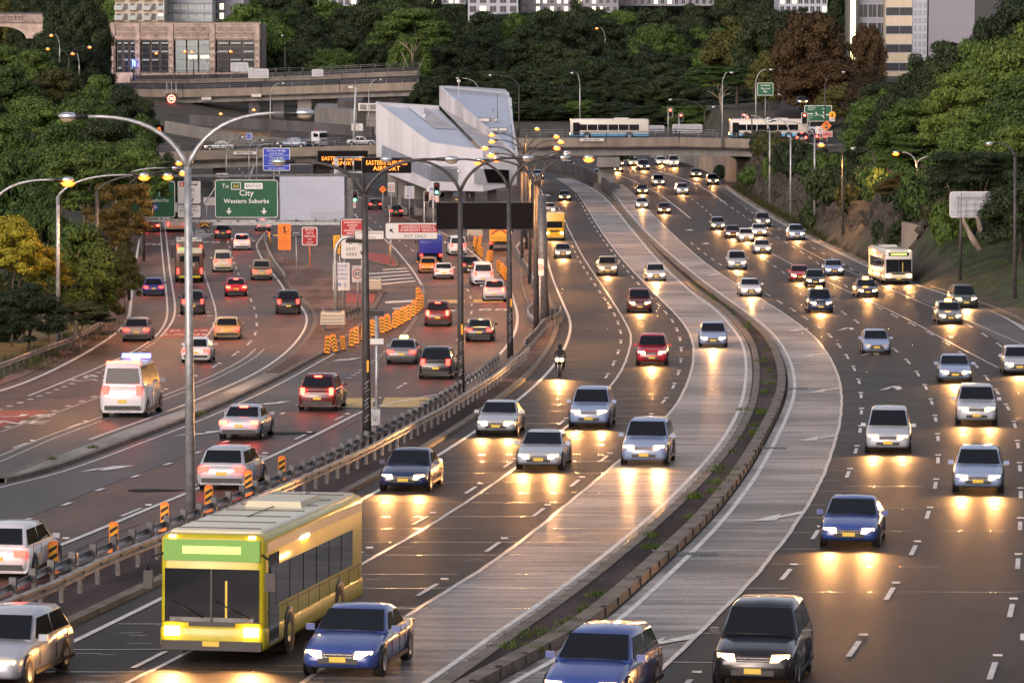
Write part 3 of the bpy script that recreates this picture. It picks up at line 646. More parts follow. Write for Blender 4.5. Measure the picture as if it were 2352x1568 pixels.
while y < 240:
    kb.box((RM(y)-.69, y, gz(y)+.13), (.50, .025, .235), 'black'); kb.box((CM(y)+.59, y, gz(y)+.09), (.40, .025, .175), 'black')
    if random.random() < .35: kb.box((RM(y)-.50, y+.3, gz(y)+.22), (.16, random.uniform(.1, .4), .05), 'median_soil')
    y += 2.4
kb.build('kerb_joint', med)
med2 = tag(sheet('median_strip', lambda y: MEDL(y)+0.25, off(CE, -1.15), 66, 470, 'median_soil', 0.10, step=3, cols=2), kind='structure')
kb = MB(); kerb_geo(kb, off(CE, -0.8), 66, 470, 0.38, 0.15, side=-1); kb.build('kerb', med2)
kb = MB(); kerb_geo(kb, MEDL, 205, 420, 0.3, 0.15); kb.build('kerb', med2)
sheet('brown_paving', lambda y: MEDL(y)+0.35, off(CE, -1.25), 200, 430, 'brown_paving', 0.125, med2)
# traffic island between the two left-hand carriageways
ytip = G(*Q('1c', (15, 1490))[0]).y; yA = G(*Q('R2', (240, 790))[0]).y; yB = G(*Q('R2', (1090, 80))[0]).y
isl = tag(sheet('traffic_island', off(KL, 0.3), off(KR, -0.3), ytip+1.2, yA, 'concrete_walk', 0.15, step=3, cols=2), kind='structure')
sheet('island_paving', off(KL, 0.3), off(KR, -0.3), yA, yB, 'brown_paving', 0.15, isl, step=3, cols=2)
sheet('island_paving', off(KL, 0.3), lambda y: KL(y)+0.35+max(0, (KR(yB)-KL(yB))*(1-(y-yB)/95)), yB, 395, 'brown_paving', 0.15, isl, step=3, cols=2)
kb = MB(); kerb_geo(kb, KL, ytip, 400, 0.32, 0.16); kb.build('kerb', isl)
kb = MB(); kerb_geo(kb, KR, ytip, yB, 0.32, 0.16, side=-1); kb.build('kerb', isl)
tri = Q('3c', (-120, 715), (60, 725), (215, 752), (300, 760), (345, 790), (375, 840), (365, 868), (300, 872), (200, 850), (60, 815), (-120, 770))
i2 = tag(patch('traffic_island', tri, 'red_paving', 0.15, step=2), kind='structure')
mbk = MB()
wp = [G(u, v) for u, v in tri]
for a, b in zip(wp, wp[1:]+wp[:1]):
    d = (b-a); d.z = 0; d.normalize(); n_ = Vector((d.y, -d.x, 0))*0.3
    q = [a+n_, b+n_, b, a]; z0 = -0.1
    mbk.geo([p+Vector((0, 0, z0)) for p in q]+[p+Vector((0, 0, 0.16)) for p in q], [(4, 5, 6, 7), (0, 1, 5, 4), (2, 3, 7, 6), (1, 2, 6, 5), (0, 3, 7, 4)], 'kerb')
mbk.build('kerb', i2)
patch('island_paving', Q('R2', (760, 90), (1000, 95), (1010, 130), (990, 175), (760, 175)), 'red_paving', 0.165, isl, step=2)
i3 = tag(patch('traffic_island', Q('2b', (830, 1020), (1150, 990), (1160, 960), (900, 950)), 'concrete_walk', 0.10, step=2), kind='structure')
# right-hand kerb and verge
verge = tag(sheet('grass_verge', off(RK, 0.55), off(RK, 26), 120, 345, 'grass', 0.02, step=4, cols=8, hgt=T), kind='structure')
kb = MB(); kerb_geo(kb, off(RK, 0.2), 120, 600, 0.35, 0.17); kb.build('kerb', verge)
sheet('gutter', off(RK, -0.3), off(RK, 0.2), 120, 600, 'concrete_walk', 0.022, verge)
vl = tag(sheet('grass_verge', lambda y: L1E(min(y, 420))-18, off(L1E, -1.35), 84, 420, 'grass', 0.03, step=4, cols=6, hgt=T), kind='structure')
sheet('dry_grass', lambda y: LRAIL(y)-5.5, lambda y: LRAIL(y)-0.8, 150, 268, 'dry_grass', 0.06, vl, cols=3, hgt=T)
sheet('gravel_shoulder', off(L1E, -1.9), off(L1E, -0.9), 84, 420, 'brown_paving', 0.035, vl)
# low plants: grass tufts along the median kerbs
def tufts(name, spots, m, hmin, hmax, n=26):
    mb = MB()
    for x, y, z, r in spots:
        for k in range(n):
            a = random.uniform(0, 6.28); d = r*math.sqrt(random.random()); bx, by = x+d*math.cos(a), y+d*math.sin(a)
            h = random.uniform(hmin, hmax)*(1-0.5*d/r); lx, ly = random.uniform(-.5, .5)*h, random.uniform(-.5, .5)*h; t = random.uniform(0, 3.14); wx = 0.02*math.cos(t); wy = 0.02*math.sin(t)
            mb.face([(bx-wx, by-wy, z), (bx+wx, by+wy, z), (bx+lx, by+ly, z+h)], m)
    o = mb.build(name); tag(o, kind='stuff'); return o
sp_ = []
for i in range(48):
    y = random.uniform(84, 330); c = random.choice((off(CM, 0.95), off(RM, -1.15), off(RM, -1.5), off(RM, -2.2)))
    sp_.append((max(c(y)+random.uniform(-.15, .15), CM(y)+.85), y, gz(y)+0.13, random.uniform(.08, .42)))
for z, p, r in (('R7', (190, 1290), .75), ('R7', (120, 1400), .3), ('R7', (435, 1140), .3), ('R7', (1370, 270), .5), ('R7', (1400, 230), .4), ('R7', (1340, 310), .4), ('R7', (1290, 365), .3), ('R6', (1840, 1300), .7), ('R6', (2010, 1220), .4), ('R3', (2190, 880), .5), ('R3', (2090, 1305), .4), ('R3', (1960, 1110), .4), ('R3', (2170, 1140), .45), ('1c', (1730, 925), .5), ('1c', (810, 1222), .25), ('1c', (450, 1322), .2)):
    p = G(*Q(z, p)[0]); sp_.append((p.x, p.y, p.z+0.13, r))
g1 = tufts('grass_tufts', sp_, 'leaf_bright', 0.12, 0.34, 70); tag(g1, 'small green grass tufts sprouting along the dark median and kerbs', 'grass')
sp_ = [(LRAIL(y)+random.uniform(-2.5, 1.6), y, T(LRAIL(y)-1, y), random.uniform(.3, .8)) for y in [random.uniform(110, 270) for _ in range(170)]]
g2 = tufts('roadside_weeds', sp_, 'leaf_olive', 0.25, 0.7, 40); tag(g2, 'olive weeds and long grass growing along the left guardrail', 'weeds')
sp_ = [(RK(y)+random.uniform(0.9, 14), y, 0, random.uniform(.4, 1.1)) for y in [random.uniform(200, 345) for _ in range(330)]]
sp_ = [(x, y, T(x, y), r) for x, y, _, r in sp_]
g3 = tufts('bank_grass', sp_, 'leaf_green', 0.12, 0.35, 45); tag(g3, 'rough green grass on the bank beside the right-hand kerb', 'grass')
sp_ = [(RK(y)+random.uniform(.8, 2.8), y, gz(y)+.02+random.uniform(0, .3), random.uniform(.4, 1.2)) for y in [random.uniform(325, 590) for _ in range(420)]]
g4 = tufts('verge_weeds', sp_, 'leaf_olive', 0.35, 1.3, 46); tag(g4, 'tall dark weeds growing at the foot of the rock cutting', 'weeds')
# leaf litter
lt = MB()
for i in range(620):
    y = random.uniform(85, 300); x = random.choice((CM(y)+random.uniform(.8, 2.6), RM(y)-random.uniform(.9, 2.5), RM(y)+random.uniform(-.3, .1)))
    s = random.uniform(.03, .11); a = random.uniform(0, 3.14); lt.face([(x-s*math.cos(a), y-s*math.sin(a), gz(y)+.15), (x+s*math.sin(a), y-s*.4, gz(y)+.16), (x+s*math.cos(a), y+s*math.sin(a), gz(y)+.15)], random.choice(('sign_white', 'concrete', 'dry_grass', 'bark', 'bark', 'tar', 'earth', 'kerb', 'dry_grass')))
o = lt.build('litter'); tag(o, 'scraps of litter and fallen leaves scattered over the dark median', 'litter', kind='stuff')
# ---------------------------------------------------------------- guardrails
def rail_profile(kind):
    if kind == 'w': return [(-0.02, 0.42), (0.05, 0.46), (0.05, 0.52), (-0.02, 0.56), (-0.02, 0.60), (0.05, 0.64), (0.05, 0.70), (-0.02, 0.74)]
    return [(0.0, 0.36), (0.07, 0.42), (0.07, 0.50), (0.0, 0.56)]
def guardrail(label, path, kind='w', side=1, rail_m='rust_rail', post_sp=2.0, post_m='steel_dark', box=False, double=False, group=None):
    # path: list of ground points
    pts = [Vector(p) for p in path]; org = pts[0].copy()
    t = thing('guardrail', org, 0, label, 'guardrail', group)
    prof = rail_profile(kind); vs = []; n = len(prof)
    for i, p in enumerate(pts):
        d = (pts[min(i+1, len(pts)-1)]-pts[max(i-1, 0)]); d.z = 0; d.normalize(); nn = Vector((d.y, -d.x, 0))*side
        for a, h in prof: vs.append(p+nn*(a+0.12)+Vector((0, 0, h)))
        for a, h in reversed(prof): vs.append(p+nn*(a+0.10)+Vector((0, 0, h)))
    k = 2*n; fs = [(i*k+a, i*k+(a+1) % k, (i+1)*k+(a+1) % k, (i+1)*k+a) for i in range(len(pts)-1) for a in range(k)]
    mb = MB(); mb.geo(vs, fs+[tuple(range(k)), tuple(range((len(pts)-1)*k, len(pts)*k))], rail_m); mb.build('rail', t, org)
    proto = None; acc = 0; tot = 0; last = pts[0]; cnt = 0
    for a, b in zip(pts, pts[1:]):
        L = (b-a).length; s0 = acc
        while s0 < L:
            p = a+(b-a)*(s0/L)
            if proto is None:
                mb = MB(); mb.box((0, 0, 0.32), (0.11, 0.15, 0.80), post_m); mb.box((0.09*side, 0, 0.56), (0.1, 0.14, 0.34), post_m)
                proto = mb.build('post', t); o = proto
            else: o = proto.copy(); COL.objects.link(o); o.parent = t
            d = (b-a).normalized(); o.location = p-org; o.rotation_euler = (0, 0, -math.atan2(d.x, d.y)); cnt += 1
            s0 += post_sp
            if cnt > 98: break
        acc = s0-L
        if cnt > 98: break
    return t
def path_on(c, y0, y1, dz=0.0, step=3.0, hgt=None):
    n = max(2, int((y1-y0)/step)); return [Vector((c(y0+(y1-y0)*i/n), y0+(y1-y0)*i/n, (hgt(c(y0+(y1-y0)*i/n), y0+(y1-y0)*i/n) if hgt else gz(y0+(y1-y0)*i/n))+dz)) for i in range(n+1)]
guardrail('long rusty steel guardrail beside the oncoming lanes, in front of the tall median lamp posts', path_on(RAILF, 84, 222, 0.10), 'w', 1, post_sp=2.3)
guardrail('galvanised guardrail of boxy posts on the exit-lane side of the median, behind the rusty one', path_on(off(RAILF, -1.25), 84, 218, 0.05), 'p', -1, 'galv', 2.3)
guardrail('weathered guardrail curving along the trees at the left road edge', path_on(LRAIL, 95, 262, 0.0), 'w', 1, 'rust_rail', 2.6, 'bark')
ye = G(*Q('R3', (380, 290))[0]).y
guardrail('short curved guardrail end behind the last thick grey pole of the median', [G(*p, 0.12) for p in Q('R3', (390, 285), (385, 330), (330, 370), (260, 390), (225, 430), (170, 500), (80, 600))], 'w', 1, 'galv', 1.6)
guardrail('guardrail bending round the foot of the lamp post by the brown paving', [G(*p, 0.12) for p in Q('3c', (1760, 1500), (1700, 1450), (1690, 1400), (1740, 1340))], 'w', -1, 'galv', 1.3)
guardrail('long thin guardrail between the closed lane with the yellow truck and the brown paving', [G(*p, 0.1) for p in Q('3c', (1730, 1120), (1700, 1020), (1650, 920), (1600, 850), (1545, 745), (1570, 700), (1640, 660), (1690, 560))], 'w', 1, 'galv', 2.5)
guardrail('grey guardrail under the angular white building beside the exit road', [G(*p, 0.05) for p in Q('3c', (240, 275), (380, 300), (560, 335), (700, 355))], 'w', -1, 'galv', 3)
guardrail('grey guardrail ending in a crash cushion before the closed lane', [G(*p, 0.05) for p in Q('3c', (610, 385), (750, 450), (930, 540), (1090, 610))], 'w', -1, 'galv', 3)
guardrail('guardrail at the left end of the island under the merging traffic sign', [G(*p, 0.15) for p in Q('2b', (965, 1560), (850, 1400), (770, 1260), (720, 1130), (715, 1020))], 'w', -1, 'rust_rail', 2.2)
guardrail('short guardrail on the island point beside the yellow crash cushion', [G(*p, 0.16) for p in Q('R2', (530, 300), (580, 345), (700, 355), (780, 330), (885, 290))], 'w', -1, 'galv', 1.6)

# yellow crash cushions
def cushion(label, uv, wd, ln, h, head=0):
    p = G(*uv, 0.12); t = thing('crash_cushion', p, head, label, 'crash cushion', 'yellow crash cushions on the islands')
    mb = MB(); mb.box((0, ln/2, h*0.62), (wd, ln, h*0.62), 'cream', top=(0.94, 0.97)); mb.build('cushion_box', t)
    mb = MB()
    for k in range(3): mb.box((0, -0.012, h*(0.42+0.17*k)), (wd*0.9, 0.02, 0.05), 'concrete')
    mb.build('rib', t)
    mb = MB(); mb.box((0, ln/2, h*0.94), (wd*0.7, ln*0.6, 0.04), 'steel_dark'); mb.build('lid', t)
    mb = MB()
    for sx in (-1, 1): mb.box((sx*wd*0.36, ln*0.5, h*0.16), (0.12, ln*0.8, h*0.32), 'steel_dark')
    mb.build('skid', t)
cushion('cream crash cushion on the brown island, left of the striped posts', Q('R2', (640, 415))[0], 1.7, 1.6, 1.35)
cushion('cream crash cushion with ribbed end on the island behind the dark lamp post', Q('R2', (985, 92))[0], 1.5, 1.8, 1.3)
cushion('cream crash cushion at the end of the exit-road guardrail, before the black blank board', Q('3c', (1140, 600))[0], 1.8, 2.2, 1.3)

# ---------------------------------------------------------------- chevron and striped warning boards
def chev_proto(kind):
    t = thing('warning_board', (0, 0, 0), 0, 'x', 'warning board')
    mb = MB(); mb.rrect((0, 0.62), 0.36, 1.12, 0.12, 'chev_orange', -0.03); mb.rrect((0, 0.62), 0.36, 1.12, 0.12, 'chev_orange', 0.03); mb.box((0, 0, 0.62), (0.34, 0.05, 1.0), 'chev_orange'); mb.build('board', t)
    mb = MB(); x = 0.15; y = -0.036; z0, z1 = 0.12, 1.04
    mb.face([(-x, y, z0), (x, y, z0), (x, y, z1), (-x, y, z1)], 'chev_amber')
    for k in range(4 if kind == 'arrow' else 3):
        if kind == 'arrow':
            b = z0+0.04+k*0.22; h = 0.10
            mb.face([(-x, y-.004, b), (0, y-.004, b+0.12), (0, y-.004, b+0.12+h), (-x, y-.004, b+h)], 'txt_black'); mb.face([(0, y-.004, b+0.12), (x, y-.004, b), (x, y-.004, b+h), (0, y-.004, b+0.12+h)], 'txt_black')
        else:
            b = z0+k*0.30; mb.face([(-x, y-.004, b), (x, y-.004, b+0.2), (x, y-.004, min(z1, b+0.35)), (-x, y-.004, b+0.15)], 'txt_black')
    mb.build('reflective_face', t)
    mb = MB(); mb.box((0, 0, 0.04), (0.5, 0.38, 0.08), 'chev_orange' if kind == 'stripe' else 'rubber', top=(0.8, 0.8)); mb.build('foot', t)
    return t
PA, PB = chev_proto('arrow'), chev_proto('stripe')
used = set()
def place(pr, p, rz, label, sc=1.0, tilt=0.0, group=None):
    if pr.name in used: o = copy_tree(pr)
    else: o = pr; used.add(pr.name)
    o.location = p; o.rotation_euler = (0, tilt, rz); o.scale = (sc,)*3; o['label'] = label
    if group: o['group'] = group
    return o
g = 'orange chevron boards lining the island edge'
row = Q('R2', (590, 606), (672, 588), (735, 570), (803, 542), (850, 520), (905, 490), (950, 470), (993, 452), (1075, 427), (1105, 412), (1140, 397), (1178, 382), (1207, 362), (1237, 348), (1268, 330), (1300, 315), (1335, 282), (1360, 264), (1385, 240), (1410, 217), (1398, 180), (1380, 150))
names = {0: 'leftmost chevron board at the near end of the long curved row', 1: 'second chevron board from the left end of the curved row, leaning right', 2: 'short pale chevron board, third from the left end of the curved row', 7: 'chevron board just left of the solar panel pole'}
for i, uv in enumerate(row):
    place(PA, G(*uv), random.uniform(-.25, .25), names.get(i, 'orange and black chevron board in the crowded curved row leading to the exit hatching'), 1.0 if i != 2 else 0.8, random.uniform(-.09, .09) if i not in (1, 10) else -0.2, g)
row = Q('3c', (1135, 670), (1187, 655), (1155, 722), (1180, 750), (1208, 775), (1270, 820), (1302, 815), (1385, 925), (1412, 950), (1437, 975), (1452, 1003))
for i, uv in enumerate(row): place(PA, G(*uv), random.uniform(-.4, .4), 'orange and black chevron board in the line beside the stopped yellow truck', 1.0, random.uniform(-.12, .12), 'chevron boards beside the closed lane')
nm = ['nearest, leftmost', 'second from the left', 'third from the left', 'fourth from the left', 'fifth from the left', 'farthest, rightmost']
for i, uv in enumerate(Q('R5', (385, 775), (822, 625), (1190, 470), (1508, 335), (1793, 222), (2035, 108))):
    place(PB, G(*uv), random.uniform(-.08, .08), 'diagonally striped warning board along the near guardrail, '+nm[i], 0.80, 0, 'striped boards along the near guardrail')
for uv, l in zip(Q('R5', (285, 800), (552, 800)), ('left', 'right')):
    p = G(*uv, 0.4); t = thing('guide_post', p, 0, 'small white guide post with orange reflector on the near guardrail, the '+l+' one', 'guide post', 'guide posts on the near guardrail')
    mb = MB(); mb.box((0, 0, 0.12), (0.13, 0.05, 0.34), 'sign_white'); mb.build('post', t); mb = MB(); mb.box((0, -0.03, 0.19), (0.09, 0.02, 0.17), 'chev_amber'); mb.build('reflector', t)

# ---------------------------------------------------------------- street lamps
def lamp(label, ub, vb, heads, vj=None, y=None, pole_m='pole_dark', r=(0.16, 0.11), group=None, arm_m=None, cat='street lamp', power=3400, utop=None, fit=1.0):
    if y is None: y = GY(ub, vb)
    s = F/y; b = P(ub, vb, y); b.z = T(b.x, y) if abs(T(b.x, y)-b.z) > 0.6 and vb is not None and fit == 1.0 and b.z < T(b.x, y)+3 else b.z
    t = thing('street_lamp', b, 0, label, cat, group)
    am = arm_m or pole_m
    def loc(u, v): return P(u, v, y)-b
    vj = vj if vj is not None else min(h[1] for h in heads)+25
    top = loc(utop if utop is not None else ub, vj)
    mb = MB(); mb.tube([(0, 0, -0.3), (top.x*0.5, 0, top.z*0.5), (top.x, 0, top.z)], [r[0], (r[0]+r[1])/2, r[1]], pole_m, 10); mb.build('pole', t)
    for h in heads:
        e = loc(h[0], h[1]); sgn = 1 if e.x > top.x else -1
        c = Vector((top.x+(e.x-top.x)*0.18, 0, e.z+abs(e.x-top.x)*0.02)); e2 = Vector((e.x-sgn*0.75, 0, e.z))
        pts = []
        for k in range(11):
            q = k/10; pts.append(top*(1-q)**2+c*2*q*(1-q)+e2*q*q)
        mb = MB(); mb.tube(pts, [r[1]*(0.8-0.035*k) for k in range(11)], am, 8); a = mb.build('arm', t)
        mb = MB(); L = 0.46
        mb.lathe((0, 0, 0), [(0.05, -0.42), (0.10, -0.40), (0.115, -0.05), (0.12, 0.0)], 'black', 10, 'x')
        for i_ in range(len(mb.v)): mb.v[i_] = (mb.v[i_][0], mb.v[i_][1], mb.v[i_][2]*0.75)
        n0 = len(mb.v)
        mb.lathe((0, 0, 0.02), [(0.12, 0.0), (0.17, 0.12), (0.175, 0.32), (0.13, 0.5), (0.02, 0.6)], 'alu_head', 12, 'x')
        for i_ in range(n0, len(mb.v)): mb.v[i_] = (mb.v[i_][0], mb.v[i_][1], mb.v[i_][2]*0.75)
        hd_ = mb.build('lamp_head', t); hd_.location = e2+Vector((sgn*0.4, 0, 0)); hd_.rotation_euler = (0, 0, 0 if sgn > 0 else math.pi)
        mb = MB(); mb.lathe((0.27, 0, -0.10), [(0.01, -0.10), (0.10, -0.075), (0.145, 0.0), (0.15, 0.03)], 'lens_lit' if h[2] else 'lens_off', 12, 'z')
        for i_ in range(len(mb.v)): mb.v[i_] = (0.27+(mb.v[i_][0]-0.27)*(2.5 if h[2] else 1.7), mb.v[i_][1]*(1.5 if h[2] else 1), mb.v[i_][2]*(1.7 if h[2] else 1)-(.03 if h[2] else 0))  # lit lenses enlarged to stand in for their glow
        mb.build('lens', hd_)
        if h[2] and power:
            ld = bpy.data.lights.new('sodium_light', 'SPOT'); ld.energy = power*2.6; ld.color = (1.0, 0.43, 0.12); ld.spot_size = R(165); ld.spot_blend = 0.6; ld.shadow_soft_size = 0.2
            lo = bpy.data.objects.new('sodium_light', ld); COL.objects.link(lo); lo.parent = hd_; lo.location = (0.27, 0, -0.28)
    return t
gm = 'double-armed lamps down the median'
lamp('tall pale galvanised twin-arm lamp nearest the camera, rising at left through the yellow bus', 438, 1186, [(150, 268, 0), (706, 260, 0)], 385, r=(0.17, 0.12), pole_m='galv', utop=431, group=gm)
lamp('twin-arm lamp on the dark post with graffiti at its foot, second from the camera', 843, 1022, [(636, 372, 0), (1042, 366, 0)], 445, group=gm, utop=838, r=(0.2, 0.12))
lamp('twin-arm lamp crossing the black blank board at its left part, third from the camera', 1059, 905, [(884, 366, 0), (1216, 363, 0)], 440, group=gm, utop=1057, r=(0.2, 0.12))
lamp('twin-arm lamp crossing the black blank board at its right part, fourth from the camera', 1172, 822, [(1028, 366, 0), (1300, 362, 0)], 433, group=gm, utop=1168, r=(0.2, 0.12))
lamp('twin-arm lamp just right of the black blank board, both heads lit, fifth from camera', 1232, 765, [(1098, 368, 1), (1355, 361, 1)], 425, group=gm, utop=1230, r=(0.2, 0.12), power=4500)
lamp('twin-arm lamp sixth from the camera, its left head dimly lit', 1243, None or 700, [(1138, 362, 1), (1305, 355, 0)], 430, group=gm, utop=1238, r=(0.16, 0.12), power=4500)
lamp('twin-arm lamp with two lit heads, seventh down the median', 1217, 655, [(1126, 353, 1), (1304, 350, 1)], 412, group=gm, power=4500)
lamp('twin-arm lamp with two lit heads, eighth down the median', 1199, 612, [(1112, 337, 1), (1281, 337, 1)], 395, group=gm, arm_m='pole_dark')
lamp('twin-arm lamp with two lit heads, ninth down the median, against the bridge', 1209, 575, [(1128, 322, 1), (1290, 323, 1)], 372, group=gm)
lamp('twin-arm lamp with two lit heads, tenth down the median, highest in the picture', 1204, 545, [(1128, 307, 1), (1280, 311, 1)], 355, group=gm)
lamp('single orange lamp above the left end of the long bus on the bridge', 1206, 480, [(1235, 294, 1)], 330)
gl = 'lamps along the left-hand road'
lamp('lit orange lamp reaching in from the left picture edge over the trees', -18, 905, [(160, 413, 1)], 470, group=gl, pole_m='galv', power=4000)
lamp('lit orange lamp on a pale pole over the yellowish trees, arm stretched right', 133, 797, [(334, 402, 1)], 452, group=gl, pole_m='galv', power=4000)
lamp('lit orange lamp just left of the tall near lamp pole, in front of green leaves', 223, 752, [(388, 402, 1)], 440, group=gl, power=4000)
lamp('lit orange lamp touching the near lamp pole above the bus lane sign', 296, 690, [(424, 394, 1)], 425, group=gl, power=2600)
lamp('small lit orange lamp highest of those by the near lamp pole', 330, 600, [(413, 372, 1)], 398, group=gl, power=2600)
lamp('unlit grey lamp head between the lit ones left of the near pole', 268, 640, [(404, 386, 0)], 420, group=gl, pole_m='galv')
gr = 'lamp posts along the right-hand rock wall'
lamp('unlit thin lamp post before the rock wall, farthest of that row', 1768, 474, [(1712, 266, 0)], 300, group=gr, pole_m='galv')
lamp('unlit thin lamp post before the rock wall, second of that row', 1816, 504, [(1764, 272, 0)], 310, group=gr, pole_m='galv')
lamp('pale lamp post before the rock wall reaching up to the red tail lights', 1871, 533, [(1768, 278, 0)], 312, group=gr, pole_m='galv')
lamp('dark lamp post whose lit orange head hangs by the PREPARE TO STOP sign', 1935.5, 566, [(1885, 330, 1)], 355, group=gr)
lamp('dark lamp post right of the rock wall with an unlit pale head in the leaves', 2010, 565, [(1958, 341, 0)], 362, group=gr)
lamp('twin-arm lamp with two bright orange heads in front of the right-hand trees', 2105, 579, [(2056, 350, 1), (2172, 358, 1)], 375, group=gr, pole_m='galv', power=5500)
lamp('bare dark lamp post on the grass bank near the right picture edge', 2331, 704, [(2270, 330, 0)], 360, group=gr)
def far_lamp(lbl, ub, vb, heads, y, m='galv', pw=0): lamp(lbl, ub, vb, heads, None, y, m, (0.13, 0.09), 'small far-off street lamps', power=pw, fit=0)
far_lamp('far lit lamp on a thin pole above the round green trees at top left', 137, 139, [(117, 80, 1)], 700)
far_lamp('far twin-arm lamp with two lit heads at top left', 158, 172, [(109, 111, 1), (207, 107, 1)], 700, 'pole_dark')
far_lamp('far pale lamp with a lit head right of the twin-arm lamp at top left', 182, 168, [(166, 122, 1)], 690)
far_lamp('far lit lamp before the blue light of the old stone building', 306, 183, [(360, 121, 1)], 780, 'pole_dark')
far_lamp('lit lamp before the third bay of the old stone building', 445, 175, [(424, 117, 1)], 790, 'pole_dark')
far_lamp('pale twin-arm lamp with two lit heads before the old stone building right part', 477, 175, [(440, 118, 1), (531, 117, 1)], 785)
far_lamp('small lit lamp at the left corner of the old stone building', 262, 176, [(243, 89, 1)], 800, 'pole_dark')
far_lamp('orange lamp low under the far viaduct, in front of the hatched road', 571, 330, [(506, 260, 1)], 720, 'pole_dark', 2500)
far_lamp('orange lamp shining between the viaduct piers', 640, 300, [(582, 251, 1)], 740, 'pole_dark', 2500)
far_lamp('thin unlit lamp between the viaduct and the bridge, left of the camera mast', 621, 312, [(652, 192, 0)], 735)
far_lamp('thin unlit lamp right of the camera mast, over the viaduct', 847, 310, [(876, 183, 0)], 735)
far_lamp('tall bare lamp standing on the far viaduct before the dark trees', 655, 176, [(648, 82, 0)], 812, 'pole_dark')
far_lamp('unlit curved lamp behind the angular white building roof, left', 1100, 215, [(1050, 180, 0)], 640)
far_lamp('unlit curved lamp behind the angular white building roof, right', 1192, 330, [(1125, 173, 0)], 620, 'pole_dark')
far_lamp('pale unlit lamp standing on the bridge before the dark trees, left of the traffic signals', 1332, 280, [(1313, 168, 0)], 600)
far_lamp('small lit lamp high in the dark wooded hill', 1390, 96, [(1370, 64, 1)], 900)
far_lamp('pale tall unlit lamp on the bridge near its right end', 1659, 334, [(1682, 167, 0)], 584)
far_lamp('pale tall unlit lamp right of the green suburb sign', 1736, 296, [(1772, 160, 0)], 600)
far_lamp('dark lamp curving right above the green direction sign with map', 1895, 300, [(1939, 166, 0)], 590, 'pole_dark')
far_lamp('unlit lamp arm left of the traffic signals before the black trees', 1618, 300, [(1539, 229, 0)], 600, 'pole_dark')
far_lamp('unlit lamp curving over the bridge railing at right', 1727, 345, [(1638, 246, 0)], 578, 'pole_dark')
for i, (a, b, c_, d) in enumerate(((520, 400, 560, 316), (572, 402, 606, 322), (590, 404, 640, 330))):
    lamp('thin grey lamp pole in front of the bridge left part, '+('leftmost', 'middle', 'rightmost')[i]+' of the three', a, 425, [(c_, d, 0)], 340, 560, 'galv', (0.1, 0.07), 'thin lamp poles before the bridge left part', fit=0, power=0)
lamp('lamp with a curved arm behind the concrete plant house under the viaduct', 904, 315, [(812, 158+120, 0)], 290, 700, 'pole_dark', (0.1, 0.07), fit=0, power=0)

# ---------------------------------------------------------------- signs
def sign(name, label, cat, box, y, face, items=(), border=None, r=0.12, posts=None, vbase=None, extra=None, group=None, th=0.06, post_m='galv', post_r=0.06, back=None, rot=0):
    u0, v0, u1, v1 = box; s = F/y; W, H = (u1-u0)/s, (v1-v0)/s
    c = P((u0+u1)/2, (v0+v1)/2, y)
    if vbase is None: base = c.copy()
    elif vbase == 'g': base = Vector((c.x, y, T(c.x, y)))
    else: base = P((u0+u1)/2, vbase, y)
    t = thing(name, base, rot, label, cat, group); dz = c.z-base.z
    mb = MB(); mb.rrect((0, dz), W, H, min(r, W/3, H/3), border or face, 0.0); mb.rrect((0, dz), W, H, min(r, W/3, H/3), back or 'galv', th)
    mb.box((0, th/2+0.005, dz), (W*0.96, th-0.012, H*0.96), 'galv')
    if border: bw = min(0.07, H*0.05); mb.rrect((0, dz), W-2*bw, H-2*bw, min(r*0.8, W/3, H/3), face, -0.008)
    mb.build('panel', t)
    if items or extra:
        mb = MB()
        for it in items:
            txt, fx, fz, fh, m = it[:5]; mw = it[5] if len(it) > 5 else 0.92
            text_geo(mb, txt, (fx*W, dz+fz*H), fh*H, m, -0.018, maxw=mw*W, bold=(it[6] if len(it) > 6 else 0.0))
        if extra: extra(mb, W, H, dz)
        for i in range(len(mb.v)): pass
        mb.build('lettering', t)
    if posts:
        for px in posts:
            mb = MB(); mb.tube([(px*W, th+0.06, -0.3 if vbase else dz-H/2-0.2), (px*W, th+0.06, dz+H*0.45)], post_r, post_m, 8); mb.build('post', t)
    return t
def box2(mb, cx, cz, w_, h_, m, y=-0.014): mb.face([(cx-w_/2, y, cz-h_/2), (cx+w_/2, y, cz-h_/2), (cx+w_/2, y, cz+h_/2), (cx-w_/2, y, cz+h_/2)], m)
def arrow(mb, cx, cz, s, m, ang=0, y=-0.02, sh=0.5):
    pts = [(-0.12, sh), (-0.12, 0), (-0.45, 0.05), (0, -0.5), (0.45, 0.05), (0.12, 0), (0.12, sh)]
    a = R(ang); mb.face([(cx+s*(x*math.cos(a)-z*math.sin(a)), y, cz+s*(x*math.sin(a)+z*math.cos(a))) for x, z in [pts[i] for i in (0, 1, 5, 6)]], m)
    mb.face([(cx+s*(x*math.cos(a)-z*math.sin(a)), y, cz+s*(x*math.sin(a)+z*math.cos(a))) for x, z in [pts[i] for i in (2, 3, 4)]], m)
YGAN = 432.0
def ex1(mb, W, H, dz):
    box2(mb, -0.165*W, dz+0.335*H, 0.155*W, 0.19*H, 'txt_white'); box2(mb, -0.165*W, dz+0.335*H, 0.135*W, 0.155*H, 'sign_green', -0.017)
    box2(mb, 0.115*W, dz+0.335*H, 0.29*W, 0.16*H, 'txt_white')
    arrow(mb, -0.28*W, dz-0.33*H, 0.17*H, 'txt_white'); arrow(mb, 0.28*W, dz-0.33*H, 0.17*H, 'txt_white')
